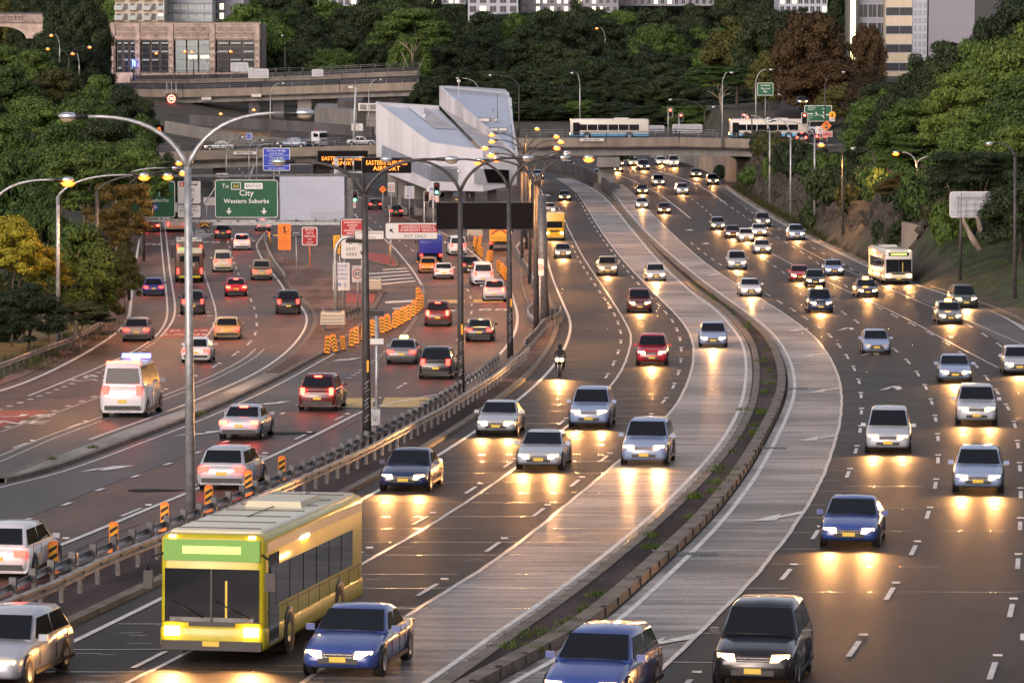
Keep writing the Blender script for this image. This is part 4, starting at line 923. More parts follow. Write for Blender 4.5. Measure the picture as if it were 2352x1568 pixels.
sign('direction_sign', 'large green overhead sign reading City and Western Suburbs with two white arrows', 'road sign', (494, 413, 638, 500), YGAN, 'sign_green',
     [('To', -0.335, 0.335, 0.11, 'txt_white'), ('A4', -0.165, 0.335, 0.09, 'txt_amber'), ('BRIDGE', 0.115, 0.335, 0.085, 'txt_black', 0.25), ('City', 0.0, 0.13, 0.15, 'txt_white', .5, .01), ('Western Suburbs', 0, -0.06, 0.11, 'txt_white', 0.82, .01)], 'txt_white', 0.3, extra=ex1)
def ex2(mb, W, H, dz):
    box2(mb, -0.03*W, dz+0.33*H, 0.72*W, 0.15*H, 'txt_white'); mb.rrect((0.16*W, dz-0.21*H), 0.17*H, 0.17*H, 0.08, 'sign_blue', -0.014)
    x, z, k = 0.16*W, dz-0.21*H, 0.06*H
    for q in ([(0, 1.1), (0.16, .6), (0.16, -.7), (0, -1), (-.16, -.7), (-.16, .6)], [(0.1, .35), (1, -.25), (1, -.45), (.1, -.15)], [(-0.1, .35), (-1, -.25), (-1, -.45), (-.1, -.15)], [(0, -.6), (.4, -.95), (-.4, -.95)]):
        mb.face([(x+a*k, -0.019, z+b*k) for a, b in q], 'txt_white')
sign('direction_sign', 'green overhead expressway sign half hidden by the orange-lit leaves', 'road sign', (268, 416, 402, 500), YGAN-1, 'sign_green',
     [('CAHILL EXPWY', -0.03, 0.33, 0.085, 'txt_black', 0.66), ('City East', 0.2, 0.13, 0.11, 'txt_white', .5), ('Eastern Suburbs', 0.08, -0.02, 0.10, 'txt_white', 0.72), ], 'txt_white', 0.3, extra=ex2)
def ex3(mb, W, H, dz):
    mb.rrect((-0.3*W, dz+0.34*H), 0.2*W, 0.2*H, 0.1, 'txt_red', -0.012); box2(mb, 0.17*W, dz+0.36*H, 0.4*W, 0.1*H, 'txt_black', -0.012); box2(mb, 0.17*W, dz+0.375*H, 0.36*W, 0.04*H, 'sign_white', -0.016)
    mb.disc((0.27*W, -0.018, dz+0.31*H), 0.03*H, 'txt_black'); mb.disc((0.05*W, -0.018, dz+0.31*H), 0.03*H, 'txt_black')
    arrow(mb, 0.1*W, dz-0.33*H, 0.22*H, 'txt_black', -45)
sign('bus_lane_sign', 'white overhead bus lane sign with a red letter B, behind the near lamp pole', 'road sign', (407, 415, 462, 469), YGAN-1, 'sign_white',
     [('B', -0.3, 0.34, 0.13, 'txt_white'), ('LANE', 0, 0.1, 0.13, 'txt_black', .75), ('24hrs', 0, -0.12, 0.12, 'txt_black', .75)], 'txt_black', 0.2, extra=ex3)
sign('zone_sign', 'white overhead sign reading CROSSING ZONE ENDS, directly under the bus lane sign', 'road sign', (407, 470, 462, 501), YGAN-1, 'sign_white',
     [('CROSSING', 0, 0.32, 0.17, 'txt_black', .82), ('ZONE ENDS', 0, 0.06, 0.17, 'txt_black', .82)], 'txt_black', 0.2, extra=lambda mb, W, H, dz: arrow(mb, 0.1*W, dz-0.27*H, 0.3*H, 'txt_black', -45))
t = sign('blank_board', 'large blank pale grey board with a maintenance rail, right of the green City sign', 'board', (643, 406, 791, 506), YGAN, 'blank_board', r=0.02, th=0.15)
mb = MB(); s = F/YGAN; W, H = 148/s, 100/s
for z in (-0.07, -0.22, -0.37, 0.13, 0.38): mb.box((0, -0.003, z*H), (W, 0.006, 0.03), 'sign_grey')
mb.box((0, -0.003, 0), (0.03, 0.008, H), 'sign_grey'); mb.build('panel_joint', t)
mb = MB()
for z in (-0.30, -0.42, -0.5): mb.box((0.25*W, -0.5, z*H), (0.5*W, 0.04, 0.05), 'galv')
for x in (0, 0.16, 0.33, 0.5): mb.box((x*W, -0.5, -0.4*H), (0.04, 0.04, 0.22*H), 'galv')
mb.build('maintenance_rail', t)
# sign gantry
gp = P(800, 500, YGAN+1.2); gb = Vector((gp.x, gp.y, gz(gp.y))); t = thing('sign_gantry', gb, 0, 'grey steel sign gantry spanning the left road with catwalk and square post', 'gantry')
def gl_(u, v, y=YGAN+0.6): return P(u, v, y)-gb
def beam(name, u0, v0, u1, v1, y, w_, m='galv'):
    a, b = gl_(u0, v0, y), gl_(u1, v1, y); mb = MB()
    d = b-a; L = d.length; q = d.to_track_quat('X', 'Z').to_matrix(); mb.box((a+b)/2, (L, w_, w_), m, mx=q); return mb.build(name, t)
beam('beam', 215, 405, 805, 402, YGAN+0.5, 0.28, 'steel_dark'); beam('beam', 215, 507, 805, 508, YGAN+0.5, 0.28, 'galv'); beam('beam', 215, 405, 805, 402, YGAN+1.8, 0.22, 'steel_dark'); beam('beam', 215, 507, 805, 508, YGAN+1.8, 0.22, 'steel_dark')
beam('catwalk', 490, 514, 800, 513, YGAN-0.7, 0.35, 'galv')
for a in (460, 640): beam('brace', a, 405, a+30 if a > 500 else a-0, 508, YGAN+1.2, 0.14, 'steel_dark')
beam('brace', 462, 480, 495, 430, YGAN+1.2, 0.14, 'galv')
for k in range(7): beam('bracket', 500+k*45, 503, 500+k*45, 520, YGAN-0.3, 0.2, 'steel_dark')
a = gl_(803, 400, YGAN+1); mb = MB(); mb.box((a.x, a.y, a.z/2), (0.75, 0.75, a.z), 'steel_dark'); mb.build('post', t)
a = gl_(222, 400, YGAN+1); mb = MB(); mb.box((a.x, a.y, a.z/2), (0.6, 0.6, a.z), 'steel_dark'); mb.build('post', t)
# CCTV camera on the gantry
def cctv(label, u, v, y, sx=1, mast=None):
    p = P(u, v, y); t = thing('security_camera', p, 0, label, 'camera')
    mb = MB(); mb.lathe((0, 0, 0), [(0.02, -0.28), (0.16, -0.22), (0.2, -0.1), (0.17, 0.03), (0.03, 0.08)], 'sign_white', 12); mb.build('dome', t)
    mb = MB(); mb.tube([(0, 0, 0.05), (-0.1*sx, 0, 0.22), (-0.6*sx, 0, 0.2), (-0.9*sx, 0, 0.12)], 0.05, 'white_pole', 6); mb.build('bracket', t)
cctv('white dome camera on the gantry post right of the blank pale board', 820, 413, YGAN, 1)
cctv('white dome camera on top of the black blank board, right end', 1240, 453, 325, -1)
cctv('white dome camera on a bracket above the lower amber message board', 1054, 391, 395, 1)
# variable message signs
def vms(label, box, y, lines_, posts=(), vb='g', name='message_sign', fh=0.3):
    t = sign(name, label, 'message sign', box, y, 'black_panel', [(l, 0, z, fh, 'led_amber', 0.84, 0.0) for l, z in lines_], None, 0.05, posts, vb, th=0.5, back='steel_dark', post_m='pole_dark', post_r=0.2)
    u0, v0, u1, v1 = box; s = F/y; W, H = (u1-u0)/s, (v1-v0)/s; dz = (P((u0+u1)/2, (v0+v1)/2, y)).z-t.location.z
    mb = MB()
    for sx in (-1, 1): mb.box((sx*(W/2+0.02), 0.2, dz), (0.06, 0.62, H+0.1), 'black')
    for sz in (-1, 1): mb.box((0, 0.2, dz+sz*(H/2+0.02)), (W+0.1, 0.62, 0.06), 'black')
    mb.build('frame', t); return t
vms('lower amber message board reading EASTERN SUBURBS AIRPORT, nearest the white building', (832, 363, 944, 397), 455, [('EASTERN SUBURBS', 0.18), ('AIRPORT', -0.2)])
vms('upper amber message board reading EASTERN SUBURBS AIRPORT, behind a cross beam', (730, 347, 845, 390), 500, [('EASTERN SUBURBS', 0.1), ('AIRPORT', -0.16)], (-0.3, 0.4), fh=0.2)
vms('black blank message board spanning the exit lanes behind two dark lamp posts', (1003, 466, 1225, 526), 326, [])
vms('small amber message board half hidden in the trees behind the near lamp', (303, 288, 376, 315), 560, [('HARBOUR TUNNEL', 0.18), ('SOUTHBOUND', -0.22)], (0.3,))
# cantilever arm that carries the lower message board
b = Vector((P(772, 400, 470).x, 470, gz(470))); t = thing('sign_cantilever', b, 0, 'grey box-truss cantilever carrying the amber message boards', 'gantry')
mb = MB(); a = P(772, 362, 470)-b; mb.box((a.x, 0, a.z/2), (0.55, 0.55, a.z), 'galv'); mb.build('post', t)
a0, a1 = P(772, 362, 470)-b, P(832, 362, 465)-b; h = P(772, 396, 470).z-P(772, 362, 470).z
mb = MB()
for dz in (0, h): mb.tube([a0+Vector((0, 0, dz)), a1+Vector((0, 0, dz))], 0.16, 'galv', 6)
for k in range(4): q = a0+(a1-a0)*(k/3); mb.tube([q, q+Vector((0, 0, h))], 0.10, 'galv', 6)
mb.build('truss', t)
b = Vector((P(1240, 470, 326).x, 326.5, gz(326))); t = thing('sign_mast', b, 0, 'thick rusty grey mast at the right end of the black blank board', 'gantry post')
u_ = 1246; q0 = G(*Q('3c', (1835, 1420))[0], 0.1)
t.location = q0; a = P(1243, 447, q0.y)-q0
mb = MB(); mb.tube([(0, 0, -0.3), (a.x, 0, a.z)], [0.42, 0.36], 'steel_dark', 14); mb.build('mast', t)
mb = MB(); mb.lathe((0, 0, 0), [(0.7, 0), (0.7, 0.12), (0.45, 0.14)], 'steel_dark', 14); mb.build('base_plate', t)
cab = G(*Q('3c', (1900, 1400))[0], 0.1)
for i in range(3):
    t = thing('concrete_bollard', cab+Vector((0.5*i-0.4, 0.4*i, 0)), 0, 'small grey block beside the thick mast foot', 'block', 'grey blocks at the mast foot'); mb = MB(); mb.lathe((0, 0, 0), [(0.2, 0), (0.2, 0.6), (0.16, 0.7), (0.02, 0.72)], 'concrete_dark', 10); mb.build('block', t)
# static signs near the camera
def L_(z, *p): return Q(z, *p)
def bx(z, x0, y0, x1, y1): a, b = Q(z, (x0, y0), (x1, y1)); return (a[0], a[1], b[0], b[1])
YS = G(*Q('R2', (670, 290))[0]).y
def exdg(mb, W, H, dz):
    mb.rrect((-0.02*W, dz+0.27*H), 0.84*W, 0.37*H, 0.06, 'sign_red', -0.014)
    box2(mb, 0.06*W, dz-0.06*H, 0.7*W, 0.075*H, 'txt_black'); box2(mb, 0.0, dz+0.0*H, 0.5*W, 0.08*H, 'txt_black', -0.0145)
    for x in (-0.1, 0.28): mb.disc((x*W, -0.018, dz-0.1*H), 0.032*H, 'txt_black'); mb.disc((x*W, -0.021, dz-0.1*H), 0.014*H, 'sign_white')
    arrow(mb, 0.36*W, dz-0.34*H, 0.13*H, 'txt_black', 45)
sign('exit_sign', 'white EXIT HERE sign with red dangerous goods panel and a black truck symbol', 'road sign', bx('2b', 1617, 762, 1925, 1268), YS+2, 'sign_white',
     [('DANGEROUS', -.02, .40, .045, 'txt_white', .7), ('GOODS', -.02, .33, .045, 'txt_white'), ('AND', -.02, .265, .045, 'txt_white'), ('OVERHEIGHT', -.02, .20, .045, 'txt_white', .76), ('VEHICLES', -.02, .13, .045, 'txt_white', .7), ('EXIT', -.08, -.24, .075, 'txt_black', .5), ('HERE', -.06, -.37, .075, 'txt_black', .55)], 'txt_black', 0.2, (-.35, .35), 'g', exdg)
sign('exit_sign', 'wide white sign reading EXIT ONLY below a red dangerous goods panel', 'road sign', bx('3c', 232, 418, 768, 592), G(*Q('3c', (290, 865))[0]).y, 'sign_white',
     [('DANGEROUS GOODS &', .12, .24, .15, 'txt_white', .62), ('OVERHEIGHT VEHICLES', .12, .05, .15, 'txt_white', .68), ('EXIT ONLY', .07, -.3, .17, 'txt_black', .5)], 'txt_black', 0.2, (-.39,), 'g',
     lambda mb, W, H, dz: (mb.rrect((0.12*W, dz+.14*H), .73*W, .47*H, .05, 'sign_red', -.014), arrow(mb, -.38*W, dz+.02*H, .3*H, 'txt_black', -135)))
sign('height_sign', 'small white LOW CLEARANCE 4.4m sign crossed by the dark lamp post', 'road sign', bx('2b', 1790, 915, 2148, 1022), YS+1, 'sign_white', [('LOW CLEARANCE', 0, .22, .26, 'txt_black', .9), ('4.4m', .1, -.25, .26, 'txt_black')], 'txt_black', 0.06)
sign('boom_gate_sign', 'red sign reading BOOM GATE PREPARE TO STOP on an orange post', 'road sign', bx('2b', 1152, 872, 1340, 1094), G(*Q('2b', (1250, 1380))[0]).y, 'sign_red',
     [(w_, 0, .36-.18*i, .105, 'txt_white', .8) for i, w_ in enumerate(('BOOM', 'GATE', 'PREPARE', 'TO', 'STOP'))], 'txt_white', 0.15, (0,), 'g', post_m='chev_orange')
def exmt(mb, W, H, dz):
    for k, z in enumerate((.26, -.2)):
        d = .4*W
        for m_, q, yy in (('txt_black', d, -.014), ('sign_orange', d*.93, -.017)): mb.face([(0, yy, dz+z*H-q), (q, yy, dz+z*H), (0, yy, dz+z*H+q), (-q, yy, dz+z*H)], m_)
    box2(mb, 0, dz+.24*H, .1*W, .2*H, 'txt_black', -.02); arrow(mb, 0, dz+.33*H, .16*H, 'txt_black', 180, -.02); mb.face([(.03*W, -.02, dz+.2*H), (.03*W, -.02, dz+.26*H), (.2*W, -.02, dz+.18*H), (.2*W, -.02, dz+.14*H)], 'txt_black')
sign('merging_sign', 'tall orange sign with merge arrow diamond over MERGING TRAFFIC diamond', 'road sign', bx('2b', 862, 832, 1018, 1150), G(*Q('2b', (935, 1290))[0]).y, 'sign_orange', [('MERGING', 0, -.16, .032, 'txt_black', .5), ('TRAFFIC', 0, -.23, .032, 'txt_black', .5)], None, 0.05, (0,), 'g', exmt)
sign('exit_speed_sign', 'yellow exit speed sign mostly hidden behind the white EXIT HERE sign', 'road sign', bx('2b', 1520, 958, 1700, 1210), YS+4, 'sign_amber', [('EXIT', 0, .33, .11, 'txt_black', .6), ('SPEED', 0, .12, .11, 'txt_black', .6), ('40', 0, -.12, .16, 'txt_black'), ('km/h', 0, -.36, .1, 'txt_black')], 'txt_black', 0.2, (0,), 'g')
def cam_icon(mb, x, z, s, m): 
    box2(mb, x, z, s, .62*s, m); box2(mb, x, z+.38*s, .4*s, .16*s, m); mb.disc((x, -.018, z), .2*s, 'sign_white'); mb.disc((x, -.020, z), .12*s, m)
def exts(mb, W, H, dz):
    cam_icon(mb, -.16*W, dz-.3*H, .26*W, 'txt_blue')
    for k in range(3):
        r_ = .1*W+.06*W*k
        for q in range(5): a, b_ = R(-45+18*q), R(-45+18*(q+1)); mb.face([(.06*W+rr*math.cos(an), -.018, dz-.3*H+rr*math.sin(an)) for rr, an in ((r_, a), (r_+.02*W, a), (r_+.02*W, b_), (r_, b_))], 'txt_blue')
TS = [('TUNNEL', 0, .38, .085, 'txt_blue', .8), ('SAFETY', 0, .23, .085, 'txt_blue', .8), ('CAMERA', 0, .08, .085, 'txt_blue', .8), ('AHEAD', 0, -.07, .085, 'txt_blue', .75)]
sign('camera_sign', 'blue and white TUNNEL SAFETY CAMERA AHEAD sign beside the curved pole, nearest the camera', 'road sign', bx('2b', 1528, 1302, 1732, 1640), YS+1.5, 'sign_white', TS, None, 0.05, (.1,), 'g', exts)
def ex80(mb, W, H, dz): mb.ring((0, -.014, dz), .36*W, .45*W, 'txt_red', 28)
def speed(label, box, y, txt='80', posts=(0,), vb='g', items=None): return sign('speed_sign', label, 'speed sign', box, y, 'sign_white', items or [(txt, 0, 0, .36*(box[2]-box[0])/(box[3]-box[1])*1.0, 'txt_black', .52)], None, 0.05, posts, vb, ex80, 'round 80 speed limit signs')
speed('80 speed limit sign crossed by the graffitied lamp post, by the camera sign', bx('2b', 1760, 1337, 1895, 1540), YS+6)
speed('80 speed limit sign under the white building', bx('3c', 260, 15, 330, 112), 470)
speed('80 speed limit sign half hidden between the dark posts near the thick mast', bx('3c', 1765, 787, 1835, 957), 262)
sign('camera_sign', 'cream TUNNEL SAFETY CAMERA AHEAD sign under the white building', 'road sign', bx('3c', 430, 52, 528, 178), 465, 'sign_white', TS, None, .05, (0,), 'g', exts)
sign('camera_sign', 'white speed camera sign with small 80 circle behind the green traffic light', 'road sign', bx('3c', 652, 62, 775, 192), 455, 'sign_white', [('SPEED CAM', 0, .12, .1, 'txt_blue', .8), ('AHEAD IN', 0, -.03, .1, 'txt_blue', .7), ('80', 0, -.32, .16, 'txt_black', .2)], None, .05, (0,), 'g', lambda mb, W, H, dz: (cam_icon(mb, -.1*W, dz+.34*H, .28*W, 'txt_blue'), mb.ring((0, -.016, dz-.32*H), .14*W, .19*W, 'txt_red', 20)))
def dia(label, u, v, hw, y, icon=None, vb=None, cat='road sign'):
    s = F/y; d = hw/s; c = P(u, v, y); t = thing('warning_sign', c, 0, label, cat); mb = MB()
    mb.geo([(0, 0, -d), (d, 0, 0), (0, 0, d), (-d, 0, 0), (0, .05, -d), (d, .05, 0), (0, .05, d), (-d, .05, 0)], [(0, 1, 2, 3), (7, 6, 5, 4), (0, 4, 5, 1), (1, 5, 6, 2), (2, 6, 7, 3), (3, 7, 4, 0)], 'sign_orange')
    mb.build('panel', t); mb = MB(); mb.tube([(0, .1, -d*.9-2.6), (0, .1, d*.3)], .05, 'galv', 6); mb.build('post', t)
    if icon: mb = MB(); icon(mb, d); mb.build('symbol', t)
    return t
dia('orange diamond sign left of the 80 sign under the white building', *Q('3c', (210, 85))[0], 9, 468, lambda mb, d: [box2(mb, 0, k*.2*d, .9*d-abs(k)*.2*d, .05*d, 'txt_black', -.01) for k in (-1, 0, 1)])
def tl(mb, d):
    box2(mb, 0, 0, .5*d, 1.15*d, 'txt_black', -.01)
    for k, m_ in ((.36, 'txt_red'), (0, 'txt_amber'), (-.36, 'sign_green')): mb.disc((0, -.014, k*d), .15*d, m_)
dia('orange diamond traffic-signal warning sign right of the green map sign', 1898, 289, 12, 585, tl)
sign('toll_sign', 'blue Harbour Bridge and Tunnel toll sign above the green City sign', 'road sign', (604, 340, 666, 392), 470, 'sign_blue', [('Harbour Bridge', 0, .37, .085, 'txt_white', .84), ('and Tunnel', 0, .26, .085, 'txt_white', .62), ('Time of day', 0, .06, .085, 'txt_white', .7), ('tolling from', 0, -.06, .085, 'txt_white', .75), ('maximum $4', 0, -.18, .085, 'txt_white', .72), ('visit rta website', 0, -.39, .075, 'txt_white', .84)], 'txt_white', .2, (-.1, .1), 'g',
     lambda mb, W, H, dz: (box2(mb, 0, dz+.17*H, W*.95, .012*H, 'txt_white'), box2(mb, 0, dz-.29*H, W*.95, .012*H, 'txt_white')))
VS = [('START', 0, .33, .13, 'txt_black', .7), ('VARIABLE', 0, .11, .13, 'txt_black', .84), ('SPEED LIMIT', 0, -.11, .13, 'txt_black', .88), ('ZONE', 0, -.33, .13, 'txt_black', .6)]
sign('zone_sign', 'white START VARIABLE SPEED LIMIT ZONE sign on the tall camera mast', 'road sign', bx('2', 1196, 723, 1320, 805), 640, 'sign_white', VS, 'txt_black', .1)
sign('zone_sign', 'white START VARIABLE SPEED LIMIT ZONE sign half hidden by the green City sign', 'road sign', bx('1b', 1760, 362, 1905, 440), 450, 'sign_white', VS, 'txt_black', .1, (-.3,), 'g')
sign('zone_sign', 'white START VARIABLE SPEED LIMIT ZONE sign at the left picture edge', 'road sign', bx('1', -60, 1010, 70, 1064), 560, 'sign_white', VS, 'txt_black', .1, (-.3, .3), P(0, 490, 560) and 500)
sign('information_sign', 'small blue sign by the painted hatching behind the bridge', 'road sign', bx('2', 135, 822, 195, 890), 600, 'sign_blue', [('NO TAG', 0, .3, .14, 'txt_white', .8), ('OR PASS', 0, 0, .14, 'txt_white', .8), ('13 98 65', 0, -.3, .14, 'txt_white', .8)], 'txt_white', .08, (0,), 345)
sign('bus_sign', 'tiny white sign with blue camera mark above the gantry', 'road sign', bx('1', 1875, 1502, 1975, 1535), 470, 'sign_white', [('BUS LANE', 0, -.3, .3, 'txt_blue', .8)], None, .05, (0,), 'g', lambda mb, W, H, dz: box2(mb, -.1*W, dz+.15*H, .2*W, .4*H, 'txt_blue'))
# far signs on the right
def exmap(mb, W, H, dz):
    def seg(a, b, w_=.03):
        ax, az, bx_, bz = a[0]*W, dz+a[1]*H, b[0]*W, dz+b[1]*H; d = Vector((bx_-ax, bz-az)); n_ = Vector((-d.y, d.x)).normalized()*w_*W/2
        mb.face([(ax+n_.x, -.018, az+n_.y), (bx_+n_.x, -.018, bz+n_.y), (bx_-n_.x, -.018, bz-n_.y), (ax-n_.x, -.018, az-n_.y)], 'txt_white')
    for a, b in (((.2, .12), (.2, 0)), ((.2, 0), (.28, -.08)), ((.28, -.08), (.42, -.08)), ((.42, -.08), (.44, -.4)), ((-.08, .08), (-.05, -.08)), ((-.05, -.08), (.08, -.14)), ((-.12, -.14), (.18, -.14)), ((.18, -.14), (.26, -.4)), ((-.08, -.14), (.1, -.14))): seg(a, b)
    box2(mb, -.3*W, dz-.02*H, .25*W, .05*H, 'txt_white')
sign('direction_sign', 'green City East Airport sign with white road map lines, by the red signals', 'road sign', bx('5', 468, 906, 702, 1043), 600, 'sign_green', [('City East', -.22, .37, .09, 'txt_white', .42), ('Airport', -.26, .24, .09, 'txt_white', .34), ('City', .2, .28, .09, 'txt_white', .2), ('Kirribilli', -.3, -.14, .07, 'txt_white', .3), ('Neutral', -.3, -.26, .07, 'txt_white', .28), ('Bay', -.36, -.38, .07, 'txt_white', .15)], 'txt_white', .15, (-.3, .3), 'g', exmap)
sign('direction_sign', 'small green Kirribilli Neutral Bay sign behind the pale lamp post', 'road sign', bx('5', 62, 712, 198, 820), 660, 'sign_green', [('Kirribilli', 0, .3, .15, 'txt_white', .8), ('Neutral', 0, .05, .15, 'txt_white', .7), ('Bay', 0, -.2, .15, 'txt_white', .4)], 'txt_white', .15, (0,), 330)
sign('stop_sign', 'red PREPARE TO STOP sign below the orange diamond', 'road sign', bx('5', 622, 1126, 708, 1176), 584, 'sign_red', [('PREPARE', 0, .22, .28, 'txt_white', .88), ('TO STOP', 0, -.22, .28, 'txt_white', .88)], 'txt_white', .05, (0,), 'g')
sign('school_sign', 'white sign with a red 40 circle left of the PREPARE TO STOP sign', 'road sign', bx('5', 562, 1086, 645, 1150), 587, 'sign_white', [('40', .13, 0, .3, 'txt_black', .3)], None, .05, (0,), 'g', lambda mb, W, H, dz: mb.ring((.13*W, -.016, dz), .22*W, .29*W, 'txt_red', 20))
c = P(*Q('5', (707, 986))[0], 586); t = thing('crossing_sign', c, 0, 'small round amber sign above the orange diamond', 'road sign'); mb = MB(); mb.disc((0, 0, 0), .55, 'sign_amber'); mb.lathe((0, 0, 0), [(.55, .0), (.55, .05), (.02, .05)], 'galv', 16, 'y'); mb.build('panel', t); mb = MB(); mb.face([(-.2, -.01, -.3), (.2, -.01, -.3), (0, -.01, .3)], 'txt_black'); mb.build('symbol', t)
sign('notice_sign', 'tiny white notice under the round amber sign', 'road sign', bx('5', 690, 1006, 730, 1042), 588, 'sign_white', [('ZONE', 0, 0, .3, 'txt_black', .7)], None, .03)
sign('notice_sign', 'pale back of a sign with a red no-entry disc up the side street', 'road sign', bx('5', 236, 712, 340, 828), 680, 'sign_white', [('NO', .25, -.3, .16, 'txt_black', .4)], None, .1, None, 345, lambda mb, W, H, dz: (mb.disc((.2*W, -.014, dz+.25*H), .18*W, 'txt_red'), box2(mb, .2*W, dz+.25*H, .24*W, .05*H, 'sign_white', -.018)))
t = sign('road_sign', 'large grey back of a railed road sign on a brown post above the grass bank', 'road sign', (2181, 440, 2302, 500), G(*Q('5r', (1815, 1150))[0]).y, 'sign_grey', (), 'sign_white', .3, (-.28,), 'g', None, post_m='pole_dark', post_r=.14)
y_ = t.location.y; s = F/y_; W, H = 121/s, 60/s; dz = P(2241, 470, y_).z-t.location.z; mb = MB()
for k in range(6): mb.box((-.36*W+.16*W*k, -.25, dz-.08*H), (.05, .05, .7*H), 'galv')
for z in (.26, .05, -.2, -.42): mb.box((.04*W, -.25, dz+z*H), (.84*W, .05, .06), 'galv')
mb.box((0.04*W, -.1, dz+.32*H), (.84*W, .2, .1), 'galv'); mb.build('frame', t)
# round illuminated 70 on the far viaduct
y_ = 792; c = P(*Q('1', (1485, 857))[0], y_); t = thing('speed_sign', c, 0, 'black electronic 70 speed sign with red ring on the far viaduct', 'speed sign'); mb = MB(); mb.box((0, .2, 0), (2.4, .4, 2.2), 'black'); mb.build('panel', t)
mb = MB(); mb.ring((0, -.02, 0), .68, .85, 'red_on', 24); text_geo(mb, '70', (0, 0), .6, 'win_lit', -.03, bold=.02); mb.build('lettering', t)
mb = MB(); [mb.box((x, .3, 2.3), (.1, .1, 2.6), 'galv') for x in (-1, 0, 1)]; mb.build('bracket', t)

# ---------------------------------------------------------------- traffic signals
def signal(label, u, v, y, lit, vb='g', n=3, s=1.0, plate=True, m='white_pole', pole=True):
    c = P(u, v, y); base = Vector((c.x, y, T(c.x, y))) if vb == 'g' else P(u, vb, y); t = thing('traffic_signal', base, 0, label, 'traffic light', 'traffic signals'); dz = c.z-base.z
    mb = MB(); mb.rrect((0, dz), .75*s, 1.55*s, .2*s, 'sign_white', .02); mb.rrect((0, dz), .68*s, 1.48*s, .18*s, 'black', .01); mb.box((0, .12, dz), (.34*s, .22, 1.15*s), 'black'); mb.build('housing', t)
    for k, nm_ in enumerate(('red_on', 'amber_on', 'green_on')):
        mb = MB(); z = dz+(.38-.38*k)*s; mb.lathe((0, -.06, z), [(.15*s, 0), (.12*s, -.03), (.01, -.05)], nm_ if lit == k else 'tail_off' if k == 0 else 'rubber', 14, 'y'); mb.build('lamp', t)
        mb = MB(); mb.lathe((0, 0, z), [(.17*s, 0.0), (.17*s, -.2)], 'black', 12, 'y'); mb.build('visor', t)
    if pole: mb = MB(); mb.tube([(-.35*s, .15, 0), (-.35*s, .15, dz+.7*s)], .07, m, 8); mb.build('pole', t)
    return t
signal('green-lit traffic signal right of the blank pale board', 815, 452, 452, 2)
sign('stop_here_sign', 'tiny white STOP HERE sign under the green signal by the blank board', 'road sign', bx('2b', 1770, 568, 1810, 645), 451.5, 'sign_white', [('STOP', 0, .3, .16, 'txt_red', .8), ('HERE', 0, .05, .16, 'txt_red', .8)], 'txt_red', .04)
signal('green-lit traffic signal at the top left corner of the black blank board', 1003, 434, 452, 2, s=1.1)
signal('unlit traffic signal left of the black blank board corner', 980, 452, 440, -1, s=.85)
sign('stop_here_sign', 'tiny white STOP HERE sign under the green signal by the black board', 'road sign', bx('3c', 742, 180, 780, 228), 450, 'sign_white', [('STOP', 0, .25, .2, 'txt_red', .8), ('HERE', 0, -.15, .2, 'txt_red', .8)], 'txt_red', .04)
signal('red traffic signal on the bridge, taller left one of a pair', 1539.5, 259, 592, 0, vb=318)
signal('red traffic signal on the bridge, lower right one of a pair', 1564, 270, 596, 0, vb=318, s=.9)
signal('bright red traffic signal at the left edge of the green map sign', 1848, 272, 588, 0, s=1.25)
signal('red traffic signal seen edge-on near the right end of the bridge', 1716, 275, 598, 0, vb=318, s=1.1)
t = signal('small traffic signal deep in the side street', 1708, 268, 610, 0, vb=318, s=.7)

# thin poles, solar pole, small items
p = G(*Q('R2', (1025, 1330))[0], 0.05); t = thing('sensor_pole', p, 0, 'slim grey pole with dark blue solar panel, white box and graffitied cabinet', 'sensor pole')
y_ = p.y; zz = lambda v: (P(866, v, y_)-p).z
mb = MB(); mb.tube([(0, 0, -.2), (0, 0, zz(726))], .075, 'galv', 8); mb.build('pole', t)
mb = MB(); a = Matrix.Rotation(R(-30), 3, 'X'); mb.box((0, -.05, zz(716)), (.62, .5, .04), 'sign_blue', a); mb.box((0, -.04, zz(716)-.025), (.66, .54, .03), 'galv', a); mb.build('solar_panel', t); M['sign_solar'] = mat('solar', (0.01, 0.015, 0.06), .15, spec=.8, coat=1)
t.children[-1].data.materials[0] = M['sign_solar']
mb = MB(); mb.box((-.05, -.12, zz(783)), (.72, .22, .24), 'sign_white'); mb.build('sensor_box', t)
mb = MB(); zc = (zz(938)+zz(975))/2; mb.box((-.1, -.16, zc), (.5, .25, zz(938)-zz(975)), 'galv'); cb = mb.build('cabinet', t)
mb = MB()
for k in range(4): mb.tube([(-.25+.1*k, -.29, zc+.2*math.sin(k*2)), (-.2+.1*k, -.29, zc+.15), (-.16+.1*k, -.29, zc-.1), (-.22+.1*k, -.29, zc-.18)], .012, 'graffiti', 4)
mb.build('graffiti', cb)
# graffiti and yellow number plates on the dark lamp posts
for l in [o for o in COL.objects if o.name.startswith('street_lamp') and ('dark post' in o.get('label', '') or 'crossing the black' in o.get('label', ''))]:
    pl = [c for c in l.children if c.name.startswith('pole')][0]
    mb = MB(); mb.box((0.05, -.19, 3.4), (.09, .04, .5), 'chev_amber'); mb.build('number_plate', l)
    mb = MB()
    for k in range(5): z = 1.0+.36*k; mb.tube([(-.1+.05*(k % 2), -.20, z), (.06, -.205, z+.12), (-.07, -.205, z+.2), (.1, -.2, z+.34)], .014, 'graffiti', 4)
    mb.build('graffiti', l)
